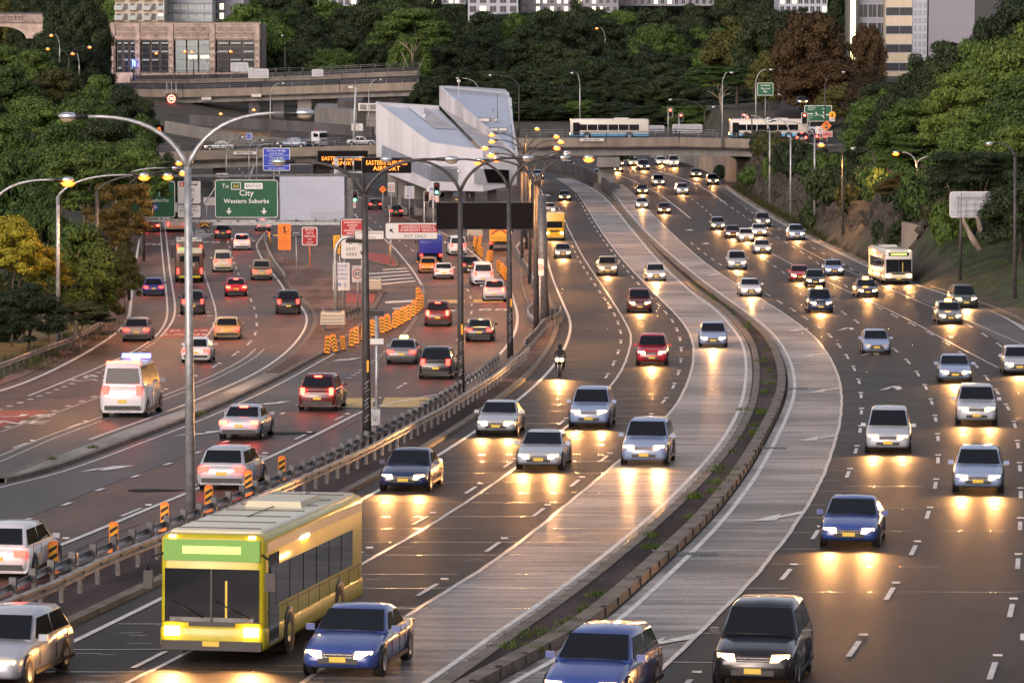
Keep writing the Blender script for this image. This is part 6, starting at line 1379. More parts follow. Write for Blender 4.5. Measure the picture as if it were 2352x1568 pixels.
def bus(body, roof, lower, lit, H=3.05, L=11.8, dest='led_amber', dest_txt=None):
    t = thing('bus', (0, 0, 0), 0, 'x', 'bus'); W = 2.5; h = L/2
    mb = MB(); rbox(mb, (0, 0, .35+(H-.35)/2), (W, L, H-.35), body, .18); mb.build('body', t)
    mb = MB(); rbox(mb, (0, 0, H-.04), (W*.9, L*.93, .22), roof, .09); mb.box((0, -h*.3, H+.12), (1.5, 2.4, .2), roof, top=(.9, .9)); mb.build('roof', t)
    mb = MB(); rbox(mb, (0, 0, .62), (W+.03, L+.03, .62), lower, .14); mb.build('lower_panel', t)
    def pl(name, c, d, m): x = MB(); x.box(c, d, m); return x.build(name, t)
    pl('windscreen', (0, h+.0, 1.62), (W*.90, .06, 1.25), 'glass_car'); pl('windscreen_divider', (0, h+.04, 1.62), (.05, .05, 1.25), 'black')
    pl('destination_display', (0, h+.015, H-.36), (W*.72, .05, .30), 'black'); x = MB(); 
    if lit == 'head':
        x.box((0, h+.045, H-.36), (1.4, .02, .18), dest); x.build('destination_text', t)
    pl('rear_window', (0, -h-.0, 2.0), (W*.7, .06, .8), 'glass_car')
    n = 6
    for s in (-1, 1):
        for k in range(n): pl('side_window', (s*(W/2+.0), h-1.9-k*(L-2.6)/n, 1.78), (.05, (L-2.6)/n-.1, .92), 'glass_car')
        pl('headlight', (s*W*.38, h+.03, .78), (.34, .08, .2), 'head_on' if lit == 'head' else 'lens_off')
        pl('tail_light', (s*W*.42, -h-.02, 1.05), (.18, .08, .5), 'tail_on' if lit == 'tail' else 'tail_off'); pl('tail_light', (s*W*.42, -h-.02, H-.45), (.16, .08, .3), 'tail_on' if lit == 'tail' else 'tail_off')
        x = MB(); x.tube([(s*(W/2-.1), h-.1, 2.6), (s*(W/2+.2), h+.3, 2.5), (s*(W/2+.2), h+.3, 2.2)], .03, 'black', 6); x.box((s*(W/2+.2), h+.3, 2.0), (.22, .08, .42), 'black'); x.build('mirror', t)
        if lit == 'head': pl('marker_light', (s*W*.38, h-.05, H-.06), (.16, .1, .07), 'amber_on')
    pl('front_bumper', (0, h+.04, .45), (W*.96, .1, .22), 'black'); pl('number_plate', (0, h+.1, .5), (.4, .02, .12), 'plate_y')
    x = MB()                                  # panel seams, door, grilles, skirt lockers
    for s in (-1, 1):
        for k in range(9): x.box((s*(W/2+.004), h-1.2-k*1.25, .85), (.012, .02, .85), 'black')
        x.box((s*(W/2+.006), 0, 1.22), (.012, L-.6, .03), 'black')
        for yy in (h-2.7, -h+3.1): x.lathe((s*(W/2-.01), yy, .5), [(.62, -.03*s), (.62, .03*s), (.46, .03*s)], 'black', 18, 'x')
    x.box((0, h+.02, .98), (1.1, .03, .16), 'black'); x.box((0, h+.02, 1.0), (W*.95, .02, .02), 'black'); x.box((-W/2-.0, h-1.0, 1.5), (.04, 1.05, 2.1), 'glass_car')
    x.box((0, -1.5, H+.1), (.02, 7.5, .02), 'black'); [x.box((0, -4.5+k*1.6, H+.085), (W*.8, .02, .02), 'black') for k in range(7)]
    x.build('trim', t)
    x = MB()                                  # driver's seat, dash and rails seen through the glass
    x.box((-.35, h+.035, 1.5), (.05, .01, .95), 'plate_y'); x.box((0, h+.036, 1.06), (2.0, .01, .1), 'steel_dark')
    x.build('cab_interior', t)
    x = MB(); x.tube([(-.9, h+.07, 1.1), (-.1, h+.07, 1.5)], .015, 'black', 4); x.tube([(.2, h+.07, 1.1), (.95, h+.07, 1.5)], .015, 'black', 4); x.build('wiper', t)
    wheels(t, W/2, (h-2.7, -h+3.1)); t['_L'] = L; return t
mat('bus_yellow', (.44, .38, .012), .35, coat=.3, var=.12, scale=1.2); mat('bus_cream', (.56, .52, .38), .35, coat=.3); mat('bus_green', (.10, .30, .02), .35, emit=(.3, 1, .05), es=.0)
mat('bus_white', (.55, .52, .46), .35, coat=.4); mat('bus_brown', (.10, .055, .035), .35, coat=.4); mat('bus_blue', (.12, .38, .62), .35, coat=.4)
mat('dest_green', (.6, 1, .2), .4, emit=(.5, 1, .12), es=.18)
b1 = put('busY', lambda: bus('bus_yellow', 'bus_cream', 'bus_yellow', 'head', dest='dest_green'), 486, 1528, CA, False, 'big yellow green bus with cream roof filling the bottom left, headlights lit')
x = MB(); x.box((0, 5.93, 2.98-.3), (2.3, .04, .5), 'bus_green'); 
x.build('green_front_band', b1); x = MB()
for s in (-1, 1): x.box((s*1.255, 0, 2.74), (.03, 11.2, .22), 'bus_cream')
x.build('cream_side_band', b1); beam_light(b1, 11.8, .8, .95, 700)
x = MB(); x.box((-1.27, 1.5, 2.62), (.03, .9, .07), 'head_cool'); x.build('interior_lamp', b1)
b2 = put('busW', lambda: bus('bus_white', 'bus_white', 'bus_cream', 'head', dest='dest_green'), 2064, 654, RK, False, 'pale bus with dark windscreen at the right kerb before the grass bank'); beam_light(b2, 11.8, .8, .95, 600, True)
b3 = put('busB', lambda: bus('bus_brown', 'bus_cream', 'black', 'tail', H=3.7, L=11.5), 436, 650, L1B, True, 'tall dark brown bus with cream roof driving in the bus lane')
x = MB(); x.box((0, -5.78, 2.9), (2.2, .04, .5), 'bus_cream'); text_geo(x, '270', (-.75, 3.05), .3, 'dest_green', -5.81); x.box((0, -5.79, 1.55), (1.6, .03, .7), 'bus_brown'); text_geo(x, 'WINTER SALE' if False else 'CITY', (0, 1.6), .3, 'txt_white', -5.82); x.box((0, -5.8, .55), (1.9, .03, .2), 'bus_yellow'); x.build('rear_panel', b3)
b4 = put('busS', lambda: bus('bus_white', 'bus_white', 'bus_white', 'tail', H=3.1, L=11.5), 406, 533, L1B, True, 'white bus with orange chevrons on its back beneath the bus lane sign')
x = MB()
for k in range(5): x.geo([(-1.0+.4*k, -5.83, .5), (-.8+.4*k, -5.83, .5), (-.7+.4*k, -5.83, .8), (-.9+.4*k, -5.83, .8)], [(0, 1, 2, 3)], 'chev_orange')
x.build('chevron_strip', b4)
class Line:                                   # a straight run used for traffic on the bridge
    pass
def truck(cab, box_, lit, L=7.5, H=3.1, kind='box'):
    t = thing('truck', (0, 0, 0), 0, 'x', 'truck'); W = 2.3; h = L/2
    mb = MB(); rbox(mb, (0, h-.85, 1.55), (W*.92, 1.7, 1.9), cab, .16); mb.build('cab', t)
    def pl(name, c, d, m, top=None): x = MB(); x.box(c, d, m, top=top); return x.build(name, t)
    pl('windscreen', (0, h+.0, 1.85), (W*.78, .05, .75), 'glass_car'); pl('chassis', (0, -.4, .72), (W*.5, L-1.2, .25), 'black')
    if kind == 'box': mb = MB(); rbox(mb, (0, -.9, 1.0+(H-1.0)/2), (W, L-2.0, H-1.0), box_, .08); mb.build('cargo_box', t)
    elif kind == 'tray':
        pl('tray', (0, -.9, 1.0), (W, L-2.0, .14), box_); mb = MB()
        for k in range(3): mb.box((0, h-1.95-k*.0, 1.2+.35*k), (W*.9, .06, .06), 'galv')
        for s in (-1, 1): mb.box((s*W*.44, h-1.95, 1.5), (.06, .06, 1.2), 'galv')
        mb.build('headboard', t)
    elif kind == 'tank': mb = MB(); mb.lathe((0, -.9, 1.75), [(.1, -(L-2.4)/2), (.85, -(L-2.4)/2+.15), (.95, 0), (.85, (L-2.4)/2-.15), (.1, (L-2.4)/2)], box_, 18, 'y'); mb.build('tank', t)
    for s in (-1, 1):
        pl('headlight', (s*W*.36, h+.03, .85), (.3, .08, .18), 'head_on' if lit == 'head' else 'lens_off'); pl('tail_light', (s*W*.42, -h+.05, .85), (.26, .1, .2), 'tail_on' if lit in ('tail', 'stop') else 'tail_off')
        pl('side_window', (s*W*.46, h-.75, 1.9), (.04, .8, .6), 'glass_car'); pl('mirror', (s*(W/2+.08), h-.1, 1.9), (.14, .1, .4), 'black')
    pl('bumper', (0, h+.04, .5), (W*.92, .12, .28), cab); x = MB(); x.box((0, h+.02, 1.1), (W*.5, .04, .2), 'black'); x.build('grille', t)
    wheels(t, W/2, (h-1.1, -h+1.6), .42, .28); t['_L'] = L; return t
t1 = put('truY', lambda: truck('car_yellow', 'car_yellow', 'head', 8, 3.1, 'box'), 1274, 553, CA, False, 'yellow truck coming down the middle carriageway, right of the thick mast'); beam_light(t1, 8, .85, .8, 400, False)
t2 = put('truB', lambda: truck('car_navy', 'car_royal', 'tail', 7.5, 2.9, 'box'), 990, 606, E2L, True, 'dark blue covered truck at the top of the exit road queue')
t3 = put('truK', lambda: truck('car_yellow', 'car_yellow', 'stop', 8, 3.3, 'box'), 1148, 577, RE2, True, 'stopped yellow works truck with red chevrons and KEEP CLEAR lettering on its back', extra_rot=.0)
x = MB(); y_ = -4.03; x.box((0, y_+.02, 2.05), (2.2, .03, 2.0), 'sign_amber'); text_geo(x, 'KEEP CLEAR', (0, 2.85), .22, 'txt_black', y_-.01, maxw=1.9); text_geo(x, 'THIS UNIT MAY LOWER', (0, 1.45), .16, 'txt_black', y_-.01, maxw=2.0); text_geo(x, 'AT ANY TIME', (0, 1.2), .16, 'txt_black', y_-.01, maxw=1.4)
for s in (-1, 1):
    for k in range(2): x.face([(0, y_, 2.3+.0-k*.0+.2*k), (s*.95, y_, 1.7+.3*k), (s*.95, y_, 1.9+.3*k), (0, y_, 2.5+.2*k)], 'sign_red' if k == 0 else 'chev_orange')
x.build('rear_board', t3)
# motorcycle with rider
def moto():
    t = thing('motorcycle', (0, 0, 0), 0, 'x', 'motorcycle')
    for y in (.72, -.7):
        x = MB(); x.lathe((0, y, .31), [(.2, .05), (.29, .06), (.31, .0), (.29, -.06), (.2, -.05)], 'rubber', 18, 'x'); w_ = x.build('wheel', t); x = MB(); x.lathe((0, y, .31), [(.01, .03), (.2, .04), (.2, -.04), (.01, -.03)], 'galv', 10, 'x'); x.build('rim', w_)
    x = MB(); rbox(x, (0, .15, .82), (.34, .62, .3), 'car_dark', .09); rbox(x, (0, -.45, .82), (.28, .6, .12), 'black', .04); rbox(x, (0, 0, .5), (.3, .55, .35), 'steel_dark', .06); x.build('body', t)
    x = MB(); rbox(x, (0, .62, 1.0), (.5, .3, .4), 'car_dark', .08); x.build('fairing', t)
    for s in (-1, 1): x = MB(); x.box((s*.13, .80, .98), (.16, .08, .14), 'head_on'); x.build('headlight', t); x = MB(); x.tube([(s*.1, .72, .31), (s*.12, .5, 1.05)], .03, 'galv', 6); x.tube([(0, .45, 1.12), (s*.36, .38, 1.1)], .018, 'black', 6); x.build('fork', t)
    t['_L'] = 2.1; return t
tm = put('moto', moto, 1284, 868, CE, False, 'motorcycle with dazzling headlight close to the left edge line, below the guardrail end'); beam_light(tm, 2.1, 1.0, .1, 500, False)
# rider: one continuous skinned body
me = bpy.data.meshes.new('person'); V_ = [(0, -.25, .92), (0, -.22, 1.15), (0, -.1, 1.42), (0, -.05, 1.55), (0, -.02, 1.72), (.14, -.1, .92), (.24, .2, .82), (.17, -.02, .42), (.17, .1, .34), (-.14, -.1, .92), (-.24, .2, .82), (-.17, -.02, .42), (-.17, .1, .34), (.2, -.08, 1.42), (.3, .08, 1.2), (.33, .36, 1.12), (-.2, -.08, 1.42), (-.3, .08, 1.2), (-.33, .36, 1.12)]
E_ = [(0, 1), (1, 2), (2, 3), (3, 4), (0, 5), (5, 6), (6, 7), (7, 8), (0, 9), (9, 10), (10, 11), (11, 12), (2, 13), (13, 14), (14, 15), (2, 16), (16, 17), (17, 18)]
RR = [.16, .16, .17, .07, .13, .11, .08, .06, .05, .11, .08, .06, .05, .08, .055, .04, .08, .055, .04]
me.from_pydata(V_, E_, []); o = link('person', me); o.modifiers.new('skin', 'SKIN'); 
for i, v in enumerate(me.skin_vertices[0].data): v.radius = (RR[i], RR[i]); v.use_root = (i == 0)
o.modifiers.new('sub', 'SUBSURF').levels = 1; me.materials.append(M['black']); o.location = tm.location; o.rotation_euler = tm.rotation_euler
tag(o, 'rider in dark jacket and dark helmet sitting on the motorcycle', 'person')
x = MB(); x.lathe((0, -.02, 1.72), [(.02, -.14), (.12, -.1), (.145, .02), (.12, .12), (.02, .16)], 'car_dark', 14); hl = x.build('helmet', o)
x = MB(); x.box((0, .11, 1.74), (.2, .05, .08), 'glass_car'); x.build('visor', hl)
# ---------------------------------------------------------------- Mount Street bridge
YB = 585.0
def prism(mb, top, h, m):                    # closed solid below a polygon of points
    n = len(top); lo = [Vector(p)-Vector((0, 0, h)) for p in top]
    mb.geo(list(top)+lo, [tuple(range(n)), tuple(range(n, 2*n))[::-1]]+[(i, (i+1) % n, n+(i+1) % n, n+i) for i in range(n)], m)
def deck(label, name, prof, y, wd, m_f, m_g, hf, hg, post_n, rails=2, bank=0.0, road_m='asphalt', piers=(), rail_m='steel_dark', dy=0.0, m_panel='concrete_tan'):
    # prof: (u, v of the front top edge of the fascia); solid deck running sideways
    pts = [P(u, v, y+dy*i) for i, (u, v) in enumerate(prof)]
    t = thing(name, pts[0], 0, label, 'bridge'); o = pts[0].copy()
    S = lambda a, dz=0, dyy=0: a-o+Vector((0, dyy, dz))
    mb = MB()
    for a, b in zip(pts, pts[1:]):
        prism(mb, [S(a, 0, 0), S(b, 0, 0), S(b, bank, wd), S(a, bank, wd)], .35, road_m)
    mb.build('deck', t)
    mb = MB()
    for a, b in zip(pts, pts[1:]):
        n = max(1, int((b-a).length/9))
        for k in range(n):
            p, q = a+(b-a)*(k/n+.004), a+(b-a)*((k+1)/n-.004)
            prism(mb, [S(p, .05, -.35), S(q, .05, -.35), S(q, .05, -.02), S(p, .05, -.02)], hf, m_panel)
    mb.build('parapet_panel', t)
    mb = MB()
    for a, b in zip(pts, pts[1:]):
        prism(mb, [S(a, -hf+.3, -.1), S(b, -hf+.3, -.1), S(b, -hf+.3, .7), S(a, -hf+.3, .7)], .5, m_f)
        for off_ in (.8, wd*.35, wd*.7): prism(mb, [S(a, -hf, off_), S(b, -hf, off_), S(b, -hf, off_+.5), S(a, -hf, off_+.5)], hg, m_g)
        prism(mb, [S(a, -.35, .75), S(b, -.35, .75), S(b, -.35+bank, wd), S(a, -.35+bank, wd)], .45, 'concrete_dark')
    mb.build('girder', t)
    for side, dyy, bk in ((0, -.2, 0), (1, wd-.1, bank)):
        mb = MB()
        for a, b in zip(pts, pts[1:]):
            for k in range(rails): mb.tube([S(a, .5+.38*k+bk, dyy), S(b, .5+.38*k+bk, dyy)], .075, rail_m, 6)
            n = max(1, int((b-a).length/3.0))
            for k in range(n+1): p = a+(b-a)*k/n; mb.box(S(p, .45+bk, dyy), (.14, .14, .95), rail_m)
        mb.build('railing', t)
    for pu, wv, yy, pm in piers:
        a = P(pu, 300, y+yy); zt = min(p.z for p in pts)-hf; x = a.x; zb = gz(y+yy)-.5
        mb = MB(); mb.box((x-o.x, yy, (zt+zb)/2-o.z), (wv, 1.2, zt-zb), pm); mb.build('pier', t)
    return t, pts
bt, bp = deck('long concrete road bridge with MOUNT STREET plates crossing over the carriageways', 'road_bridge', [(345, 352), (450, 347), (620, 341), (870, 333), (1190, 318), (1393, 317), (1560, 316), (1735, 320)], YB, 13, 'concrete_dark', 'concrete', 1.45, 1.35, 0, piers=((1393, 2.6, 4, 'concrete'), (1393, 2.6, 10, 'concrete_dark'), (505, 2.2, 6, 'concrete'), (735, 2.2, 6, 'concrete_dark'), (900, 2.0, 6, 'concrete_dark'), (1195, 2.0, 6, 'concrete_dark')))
mb = MB(); p = P(1393, 420, YB+4); mb.box((p.x-bp[0].x, 3.0, gz(589)+.3-bp[0].z), (4.6, 3, 1.0), 'concrete_dark', top=(.8, .8)); mb.build('pier_base', bt)
mb = MB(); q = P(1397, 372, YB+2)-bp[0]; mb.box(q, (3.6, 1.6, 1.6), 'concrete'); mb.build('pier_cap', bt)
for z, b_, lb in (('2', (6, 1010, 245, 1040), 'white MOUNT STREET plate on the bridge railing, left one'), ('4', (543, 1199, 750, 1225), 'white MOUNT STREET plate on the bridge railing, right one')):
    sign('street_sign', lb, 'street sign', bx(z, *b_), YB-.8, 'sign_white', [('MOUNT STREET', 0, 0, .5, 'txt_black', .88, .01)], None, .05)
# concrete wall on the far right side below the bridge and divider wall
def wall(label, pts, h, m, th=.5, name='retaining_wall', cat='wall', cap=None):
    o = Vector(pts[0]); t = thing(name, o, 0, label, cat); mb = MB()
    for a, b in zip(pts, pts[1:]):
        a, b = Vector(a)-o, Vector(b)-o; d = (b-a); d.z = 0; d.normalize(); n_ = Vector((d.y, -d.x, 0))*th
        up = Vector((0, 0, h if isinstance(h, (int, float)) else 0))
        prism(mb, [a+up, b+up, b+n_+up, a+n_+up], up.z+1.2, m)
    mb.build('wall', t)
    if cap:
        mb = MB()
        for a, b in zip(pts, pts[1:]): mb.tube([Vector(a)-o+Vector((0, 0, h+.1)), Vector(b)-o+Vector((0, 0, h+.1))], .18, cap, 6)
        mb.build('coping', t)
    return t
wall('pale concrete retaining wall seen under the right part of the bridge', [G(u, v) for u, v in ((1700, 424), (1655, 402), (1580, 374), (1500, 362))], 4.0, 'concrete', -.6)
wall('dark concrete divider wall curving left from the bridge pier', [G(u, v) for u, v in ((1400, 452), (1388, 437), (1372, 424), (1345, 408), (1300, 394), (1245, 384))], 1.6, 'concrete_dark', .4)
# white truck and silver car parked on the bridge, blurred traffic as vehicles at rest
def put_on_bridge(maker, key, u, v, rot, label, y=YB+4, col=None, lit=None, kind=None, sc=1):
    if key in PROT: t = copy_tree(PROT[key])
    else: PROT[key] = maker(); t = PROT[key]
    for c in list(t.children):
        if c.type == 'LIGHT' or c.name.split('.')[0] in ('taxi_sign', 'light_bar', 'warning_light'): bpy.data.objects.remove(c)
    t.location = P(u, v, y); t.rotation_euler = (0, 0, rot); t['label'] = label; t.scale = (sc,)*3
    if 'group' in t: del t['group']
    if col:
        for ch in t.children:
            if ch.name.split('.')[0] in ('body', 'wing_mirror'): ch.material_slots[0].link = 'OBJECT'; ch.material_slots[0].material = M['car_'+col]
    return t
put_on_bridge(lambda: car_proto('sedan', 'off'), ('sedan', 'off'), 672, 339, R(78), 'silver blue saloon standing on the left part of the bridge, behind the white truck', col='blue_silver', sc=1.1)
put_on_bridge(lambda: truck('car_white', 'steel_dark', 'off', 5.6, 2.4, 'tray'), 'truW', 712, 337, R(-128), 'white truck with red beacon standing on the left part of the bridge')
x = MB(); x.lathe((0, 1.2, 2.6), [(.22, 0), (.24, .2), (.02, .34)], 'tail_off', 10); x.build('beacon', PROT['truW'])
bb = put_on_bridge(lambda: bus('bus_white', 'bus_white', 'bus_blue', 'head', L=12.5), 'busX', 1400, 318, R(88), 'long white and blue bus crossing the bridge under the dark trees')
bb2 = put_on_bridge(None, 'busX', 1765, 318, R(88), 'white and blue bus entering the right end of the bridge', y=YB+7) if True else None
put_on_bridge(lambda: car_proto('sedan', 'head'), ('sedan', 'head'), 505, 345, R(88), 'white car crossing the far left of the bridge, right of the near lamp', col='white')
put_on_bridge(None, ('sedan', 'off'), 830, 334, R(-90), 'pale car on the bridge just left of the angular white building', col='white')
put_on_bridge(None, ('sedan', 'off'), 1828, 318, R(70), 'silver saloon waiting left of the braking cars by the red signals', y=592, col='silver')
put_on_bridge(lambda: car_proto('suv', 'brake'), ('suv', 'brake'), 1843, 329, R(-8), 'dark off-roader braking at the red signal, left of the pair', y=584, col='dark')
put_on_bridge(None, ('suv', 'brake'), 1888, 326, R(-8), 'dark off-roader braking at the red signal, right of the pair', y=590, col='maroon')
put_on_bridge(None, ('sedan', 'off'), 1842, 305, R(100), 'white car far up by the green map sign', y=612, col='white')
put_on_bridge(None, ('sedan', 'head'), 1842, 240, R(180), 'oncoming car with two starry headlights up the side street', y=650, col='dark')
# cross street pad behind the right end of the bridge, and street going up
cs = MB(); z0 = P(1735, 322, YB).z
prism(cs, [P(1730, 322, YB), P(1960, 340, 578), P(1990, 318, 610), P(1735, 308, 622)], .5, 'asphalt'); prism(cs, [P(1760, 306, 624), P(1915, 306, 615), P(1870, 225, 700), P(1800, 225, 700)], .4, 'asphalt')
tag(cs.build('side_street'), kind='structure')
wall('dark kerb wall with railing along the side street corner', [P(1735, 326, YB), P(1800, 338, 578), P(1900, 348, 572), P(1960, 344, 574)], .8, 'concrete_dark', .4, cap='steel_dark')

# ---------------------------------------------------------------- far viaduct
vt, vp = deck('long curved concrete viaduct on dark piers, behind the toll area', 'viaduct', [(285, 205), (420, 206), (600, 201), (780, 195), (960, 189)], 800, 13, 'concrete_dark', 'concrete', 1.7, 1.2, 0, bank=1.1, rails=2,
    piers=tuple((u, 2.4, 3, 'concrete_dark') for u in (340, 370, 400)) + ((432, 2.0, 2, 'concrete'), (585, 2.4, 3, 'concrete_dark'), (640, 2.4, 3, 'concrete_dark'), (700, 3.0, 3, 'concrete'), (905, 3.0, 5, 'concrete_dark'), (800, 3.0, 5, 'concrete_dark')))
v2, _ = deck('second parallel roadway parapet behind the viaduct, farther and higher', 'viaduct', [(300, 184), (500, 181), (720, 173), (960, 163)], 830, 12, 'concrete_dark', 'concrete_dark', 1.0, .5, 0, bank=.8, rails=2)
for i, (b_) in enumerate(((1315, 876, 1396, 902), (1745, 842, 1830, 866), (2180, 815, 2262, 840))):
    sign('height_sign', 'tiny cream LOW CLEARANCE plate on the viaduct girder, '+('left', 'middle', 'right')[i]+' one', 'road sign', bx('1', *b_), 798.5, 'sign_white', [('LOW CLEARANCE', 0, .22, .3, 'txt_black', .9), ('4.3m', 0, -.25, .3, 'txt_black')], None, .05)
for lb, b_ in (('pale sign back with frame on the viaduct, left of the tall bare lamp', bx('2', 157, 175, 363, 270)), ('small pale sign back on the viaduct, right of the tall bare lamp', bx('2', 800, 180, 915, 252)), ('white sign back beside the old stone building right end', (530, 144, 570, 165))):
    t = sign('road_sign', lb, 'road sign', b_, 812, 'sign_grey', (), 'sign_white', .3); s = F/812; W, H = (b_[2]-b_[0])/s, (b_[3]-b_[1])/s; mb = MB()
    for k in range(3): mb.box((-.3*W+.3*W*k, -.1, -.05*H), (.12, .1, .8*H), 'galv')
    for z in (.2, -.2): mb.box((0, -.12, z*H), (.85*W, .1, .12), 'galv')
    mb.build('frame', t)
for lb, b_ in (('wide sign back on the bridge behind the red signals', bx('4', 1345, 1077, 1602, 1155)), ('pale sign back on the bridge behind the long bus tail', bx('4', 1020, 1088, 1275, 1150))):
    t = sign('road_sign', lb, 'road sign', b_, 603, 'sign_grey', (), 'sign_white', .2); s = F/603; W, H = (b_[2]-b_[0])/s, (b_[3]-b_[1])/s; mb = MB()
    for k in range(4): mb.box((-.36*W+.24*W*k, -.1, 0), (.08, .1, .9*H), 'galv')
    mb.box((0, -.12, 0), (.9*W, .08, .08), 'galv'); mb.build('frame', t)
# plant house under the viaduct, camera mast
o = P(835, 300, 740); t = thing('plant_house', o, 0, 'grey concrete plant house with air units beneath the viaduct', 'building'); q = lambda u, v, y: P(u, v, y)-o
mb = MB(); prism(mb, [q(722, 249, 770), q(805, 254, 742), q(880, 252, 742), q(882, 240, 775), q(730, 238, 790)], 6.0, 'concrete'); mb.build('wall', t)
mb = MB(); mb.box(q(829, 280, 741.6)+Vector((0, 0, 1)), (1.6, .2, 5.0), 'black'); mb.build('door', t)
mb = MB(); prism(mb, [q(775, 232, 760), q(830, 232, 752), q(836, 226, 766), q(780, 226, 772)], 2.0, 'concrete_dark'); mb.build('upper_block', t)
for a in (834, 857): mb = MB(); mb.box(q(a, 246, 741), (1.9, 1.2, 1.5), 'sign_white'); mb.box(q(a, 246, 740.3), (1.3, .1, 1.0), 'concrete'); mb.build('air_unit', t)
b = P(812, 330, 640); t = thing('camera_mast', b, 0, 'tall pale mast with small cameras, left of the angular white building', 'mast')
mb = MB(); mb.tube([(0, 0, -.2), P(817, 200, 640)-b], [.22, .14], 'white_pole', 10); mb.build('pole', t); mb = MB(); e = P(812, 200, 640)-b; mb.box(e+Vector((-.5, 0, 0)), (.8, .4, .3), 'sign_white'); mb.build('camera', t)
# toll ramps and walls around the far road area
wall('low concrete ramp wall behind the near lamp, left of the plant house', [P(440, 272, 700), P(560, 280, 690), P(700, 288, 680), P(860, 300, 668)], .7, 'concrete_dark', .5)
wall('curved concrete ramp parapet below the small amber board', [P(378, 288, 620), P(470, 304, 622), P(560, 322, 624), P(680, 330, 626)], .8, 'concrete', .5)
for i, (u, v) in enumerate(((700, 318), (735, 316), (765, 313), (640, 322), (600, 324), (560, 322))):
    p = P(u-60, v, 640); p.z = gz(640); t = thing('toll_reader', p, 0, 'white toll reader box on a thin frame behind the bridge', 'toll reader', 'toll readers on the far gantry'); mb = MB(); mb.box((0, 0, 5.2), (.9, .5, .8), 'sign_white'); mb.build('reader_box', t); mb = MB(); mb.tube([(0, .3, 0), (0, .3, 5.4)], .07, 'galv', 6); mb.build('post', t)

# ---------------------------------------------------------------- angular white building
A, Kk, Mm, N_ = P(863, 234, 506), P(988.5, 327, 478), P(1109, 344, 481), P(1190, 357, 486)
Tt, U_, B_ = P(1009, 197.5, 512), P(1169, 213, 536), P(1009, 243, 512)
o = Vector((Kk.x, Kk.y, gz(478))); t = thing('angular_building', o, 0, 'faceted white control building with sloping roofs beside the exit road', 'building')
lo = lambda u, v, y: P(u, v, y)
A1, A2, K2, M2, N2 = lo(864.5, 362, 506), lo(884, 397, 502), lo(988.5, 437, 478), lo(1110, 440, 481), lo(1186, 424, 486)
U2 = lo(1178, 380, 536); B2 = lo(885, 300, 530)
def poly(name, faces, m, parent=t, th=None):
    mb = MB()
    for f in faces: mb.face([p-o for p in f], m)
    return mb.build(name, parent)
poly('wall', [(A, A1, A2, K2, Kk), (Kk, K2, M2, Mm), (Mm, M2, N2, N_), (A, A1, B2, P(870, 232, 530)), (N_, N2, U2, U_)], 'white_clad')
poly('underside', [(A1, A2, K2, M2, N2, U2, B2)], 'concrete_dark')
inn = lambda p, c, f=.05: p+(c-p)*f
cc = (A+Kk+Mm+B_)/4
low = Vector((0, 0, -.45)); Ai, Ki, Mi, Bi = inn(A, cc)+low, inn(Kk, cc)+low, inn(Mm, cc, .02)+low, inn(B_, cc, .02)+low
poly('roof', [(Ai, Ki, Mi), (Ai, Mi, Bi)], 'roof_blue')
poly('parapet', [(A, Kk, Ki-low, Ai-low), (Kk, Mm, Mi-low, Ki-low), (Ai-low, Ki-low, Ki, Ai), (Ki-low, Mi-low, Mi, Ki), (A, Ai-low, Bi-low, B_), (Ai-low, Ai, Bi, Bi-low)], 'white_soft')
cw = (Tt+U_+N_)/3; Ti, Ui, Ni = inn(Tt, cw, .07)+low, inn(U_, cw, .07)+low, inn(N_, cw, .07)+low
poly('wedge_wall', [(Tt, B_, Mm, M2*.0+Mm, N_), (Tt, B_, P(1020, 300, 530), P(1030, 197, 545)), (Tt, P(1030, 197, 545), P(1160, 205, 556), U_), (U_, U2, P(1160, 330, 556), P(1160, 205, 556))], 'clad_grey')
poly('wedge_roof', [(Ti, Ui, Ni)], 'roof_blue')
poly('wedge_parapet', [(Tt, N_, Ni-low, Ti-low), (Tt, U_, Ui-low, Ti-low), (U_, N_, Ni-low, Ui-low), (Ti-low, Ni-low, Ni, Ti), (Ti-low, Ui-low, Ui, Ti), (Ui-low, Ni-low, Ni, Ui)], 'white_clad')
# skylight well, louvres, opening, roof clutter
def onpl(a, b, c, pt, dn=.0):                 # drop a pixel ray on the plane a, b, c
    n_ = (b-a).cross(c-a).normalized(); r = ray(*pt); org = Vector((0, 0, CZ)); k = (a-org).dot(n_)/r.dot(n_); p = org+r*k
    if n_.y > 0: n_ = -n_
    return p+n_*dn
for nm_, pl_, z, pts, m_ in (('louvre_panel', (Kk, K2, A), '3', [(205, 945), (690, 1155), (692, 1302), (540, 1215), (205, 1070)], 'louvre'), ('louvre_panel', (Kk, K2, M2), '3', [(694, 1153), (966, 1165), (966, 1318), (694, 1303)], 'louvre')):
    pp = [onpl(*pl_, p, .06) for p in Q(z, *pts)]; mb = MB(); mb.face([p-o for p in pp], m_)
    lp = mb.build(nm_, t); mb = MB()
    if len(pp) == 4: ed = [(pp[0], pp[3], pp[1], pp[2])]
    else: ed = [(pp[0], pp[4], pp[1], pp[2])]
    for a, a2, b_, b2 in ed:
        for k in range(1, 15): p, q_ = a+(a2-a)*k/15-o, b_+(b2-b_)*k/15-o; mb.tube([p+Vector((0, -.08, 0)), q_+Vector((0, -.08, 0))], .05, 'sign_grey', 4, False, False)
    mb.build('slat', lp)
pp = [onpl(Mm, M2, N2, p, .05)-o for p in Q('3', (1130, 1178), (1540, 1200), (1525, 1345), (1130, 1335))]; mb = MB(); mb.face(pp, 'white_soft'); mb.build('recess', t)
